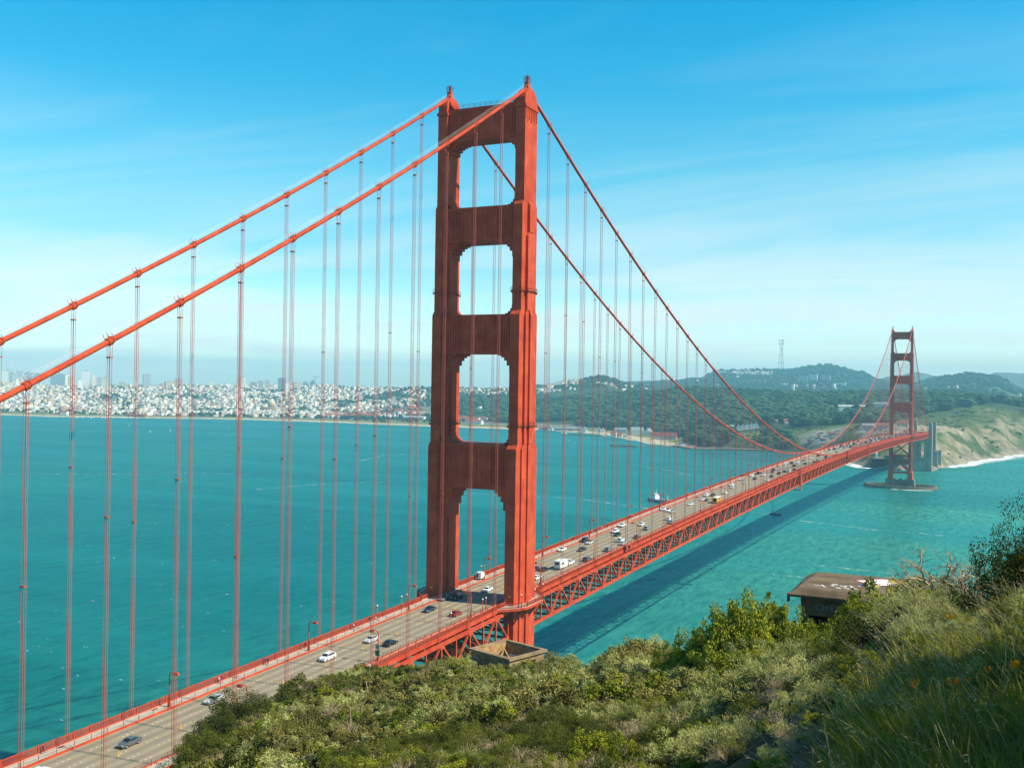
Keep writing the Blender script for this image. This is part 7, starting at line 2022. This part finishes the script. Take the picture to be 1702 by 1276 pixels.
# ---------------------------------------------------------------- flat-roofed bunker
M['bunker'] = mat('bunker_concrete', (.20, .145, .09), .95, noise=(.9, (.105, .078, .05), .38, .62), bump=(6, .5, .04))
t = tag(empty('flat_roofed_bunker', (132.2, -212.0, 125.4), R(2.5)), 'flat-roofed concrete bunker covered in graffiti amid the green bushes', 'bunker')
rf = 3.1
b = MB(); L0, D0 = 7.6, 6.6
b.add([(-.1, .0, rf - .32), (L0, 0, rf - .32), (L0, D0, rf - .32), (.1, D0, rf - .32), (.35, .45, rf), (L0 - .3, .45, rf), (L0 - .3, D0 - .4, rf), (.75, D0 - .4, rf), (-.1, 0, rf - .45), (L0, 0, rf - .45), (L0, D0, rf - .45), (.1, D0, rf - .45)],
      [(4, 5, 6, 7), (0, 1, 5, 4), (1, 2, 6, 5), (2, 3, 7, 6), (3, 0, 4, 7), (8, 9, 1, 0), (9, 10, 2, 1), (10, 11, 3, 2), (11, 8, 0, 3), (11, 10, 9, 8)])
roof = b.build('roof_slab', M['bunker'], t)
b = MB(); b.box(.5, L0 - .4, .7, 1.0, rf - 1.55, rf - .45); b.build('lintel', M['bunker'], t)
b = MB(); b.box(.5, .85, 1.0, D0 - .6, -.6, rf - .45); b.build('side_wall', M['bunker'], t)
b = MB(); b.box(.5, .95, .72, 1.02, -.6, rf - 1.55); b.build('corner_pier', M['bunker'], t)
b = MB(); b.box(3.6, L0 - .4, .7, 1.0, -.6, rf - 1.55); b.build('front_wall', M['bunker'], t)
b = MB(); b.box(.85, L0 - .5, D0 - 1.0, D0 - .7, -.6, rf - .45); b.build('back_wall', M['bunker'], t)
b = MB(); b.box(L0 - .75, L0 - .4, 1.0, D0 - 1.0, -.6, rf - .45); b.build('side_wall', M['bunker'], t)
b = MB(); b.box(-.16, -.05, -.02, .35, rf - .75, rf - .28); b.build('hook_plate', M['dark_orange'], t)
# spray-painted scrawl on the roof and lettering on the lintel
def strokes(name, lines, w, zf, material, parent):
    b = MB()
    for ln in lines:
        for (x0, y0), (x1, y1) in zip(ln[:-1], ln[1:]):
            b.beam((x0, y0, zf), (x1, y1, zf), w, .008)
    o = b.build(name, material, parent); o['kind'] = 'stuff'; return o
spray_w = mat('white_spray', (.72, .70, .66), .8); spray_r = mat('red_spray', (.45, .05, .05), .8); spray_b = mat('blue_spray', (.05, .12, .38), .8); spray_y = mat('yellow_spray', (.62, .48, .08), .8); spray_p = mat('pale_blue_spray', (.20, .28, .31), .8)
z9 = rf + .008
strokes('roof_tag', [[(1.5, 2.0), (1.75, 1.3)], [(2.0, 2.4), (2.2, 2.55), (2.35, 2.4), (2.15, 2.2), (2.0, 2.0), (2.2, 1.85)], [(2.5, 2.3), (2.65, 2.0), (2.85, 2.3), (2.8, 1.9)], [(3.0, 2.5), (3.2, 2.2), (3.05, 2.05), (3.3, 1.95)], [(3.4, 2.7), (3.6, 2.6)], [(2.3, 1.5), (2.5, 1.6), (2.6, 1.4), (2.4, 1.25)], [(2.75, 1.5), (2.95, 1.6), (3.05, 1.35)], [(3.3, 1.7), (3.5, 1.6), (3.4, 1.4)], [(1.1, 1.75), (1.6, 1.7)]], .085, z9, spray_w, t)
b = MB(); b.add([(3.1, 4.3, z9), (4.3, 3.1, z9), (5.2, 3.6, z9), (5.3, 5.3, z9), (4.6, 5.6, z9)], [(0, 1, 2, 3, 4)]); b.build('painted_panel', spray_w, t)
strokes('panel_outline', [[(3.1, 4.3), (4.3, 3.1), (5.2, 3.6)], [(3.1, 4.3), (4.6, 5.6), (5.3, 5.3)], [(3.6, 4.2), (4.6, 3.7)]], .09, z9 + .006, spray_r, t)
strokes('blue_stroke', [[(3.5, 3.2), (4.2, 2.5), (4.7, 2.4)]], .22, z9 + .002, spray_b, t); strokes('yellow_stroke', [[(3.9, 3.1), (4.6, 2.8)], [(5.0, 5.0), (5.4, 4.4)]], .3, z9 + .012, spray_y, t)
fc = bpy.data.curves.new('lettering', 'FONT'); fc.body = 'CHEVS'; fc.size = .5; fc.extrude = .006; fc.space_character = 1.15
fo = bpy.data.objects.new('lettering', fc); col.objects.link(fo)
dg = bpy.context.evaluated_depsgraph_get(); tm = bpy.data.meshes.new_from_object(fo.evaluated_get(dg)); bpy.data.objects.remove(fo)
tm.materials.clear(); tm.materials.append(spray_p)
lt = link('lettering', tm, t, (1.3, .69, rf - 1.2)); lt.rotation_euler = (R(90), 0, 0)
# parked cars by the far end of the bridge
n = 0
for k in range(60):
    u = rc.uniform(1335, 1398) if k < 38 else rc.uniform(1432, 1480); d = rc.uniform(2300, 2370) if k < 38 else rc.uniform(2180, 2240)
    x, y = at(u, d); kind = rc.choice(['sedan', 'SUV', 'van']); c = rc.choice(['white', 'white', 'silver', 'dark blue', 'red', 'black'])
    o = link('car', PARTS[kind]['far'], None, (x, y, lh(x, y)), rc.choice([.3, 1.87])); set_paint(o, c); o.scale = (1.15, 1.15, 1.15)
    tag(o, f'tiny {c} {kind} parked at the far end of the bridge', 'car', 'cars parked at the far end of the bridge')
# ================================================================ HAZE
b = MB(); b.box(-10500, 6500, -1490, 12500, -10, 420)
hz = bpy.data.materials.new('haze_air'); hz.use_nodes = True
_n = hz.node_tree.nodes; _n.clear()
_o = _n.new('ShaderNodeOutputMaterial'); _v = _n.new('ShaderNodeVolumePrincipled')
_v.inputs['Color'].default_value = (.34, .83, 1.0, 1)
_v.inputs['Density'].default_value = 0.000095
_v.inputs['Anisotropy'].default_value = 0.0
hz.node_tree.links.new(_v.outputs[0], _o.inputs['Volume'])
haze = b.build('haze', hz); tag(haze, 'thin pale blue haze lying over the whole strait', 'haze', None, 'stuff')
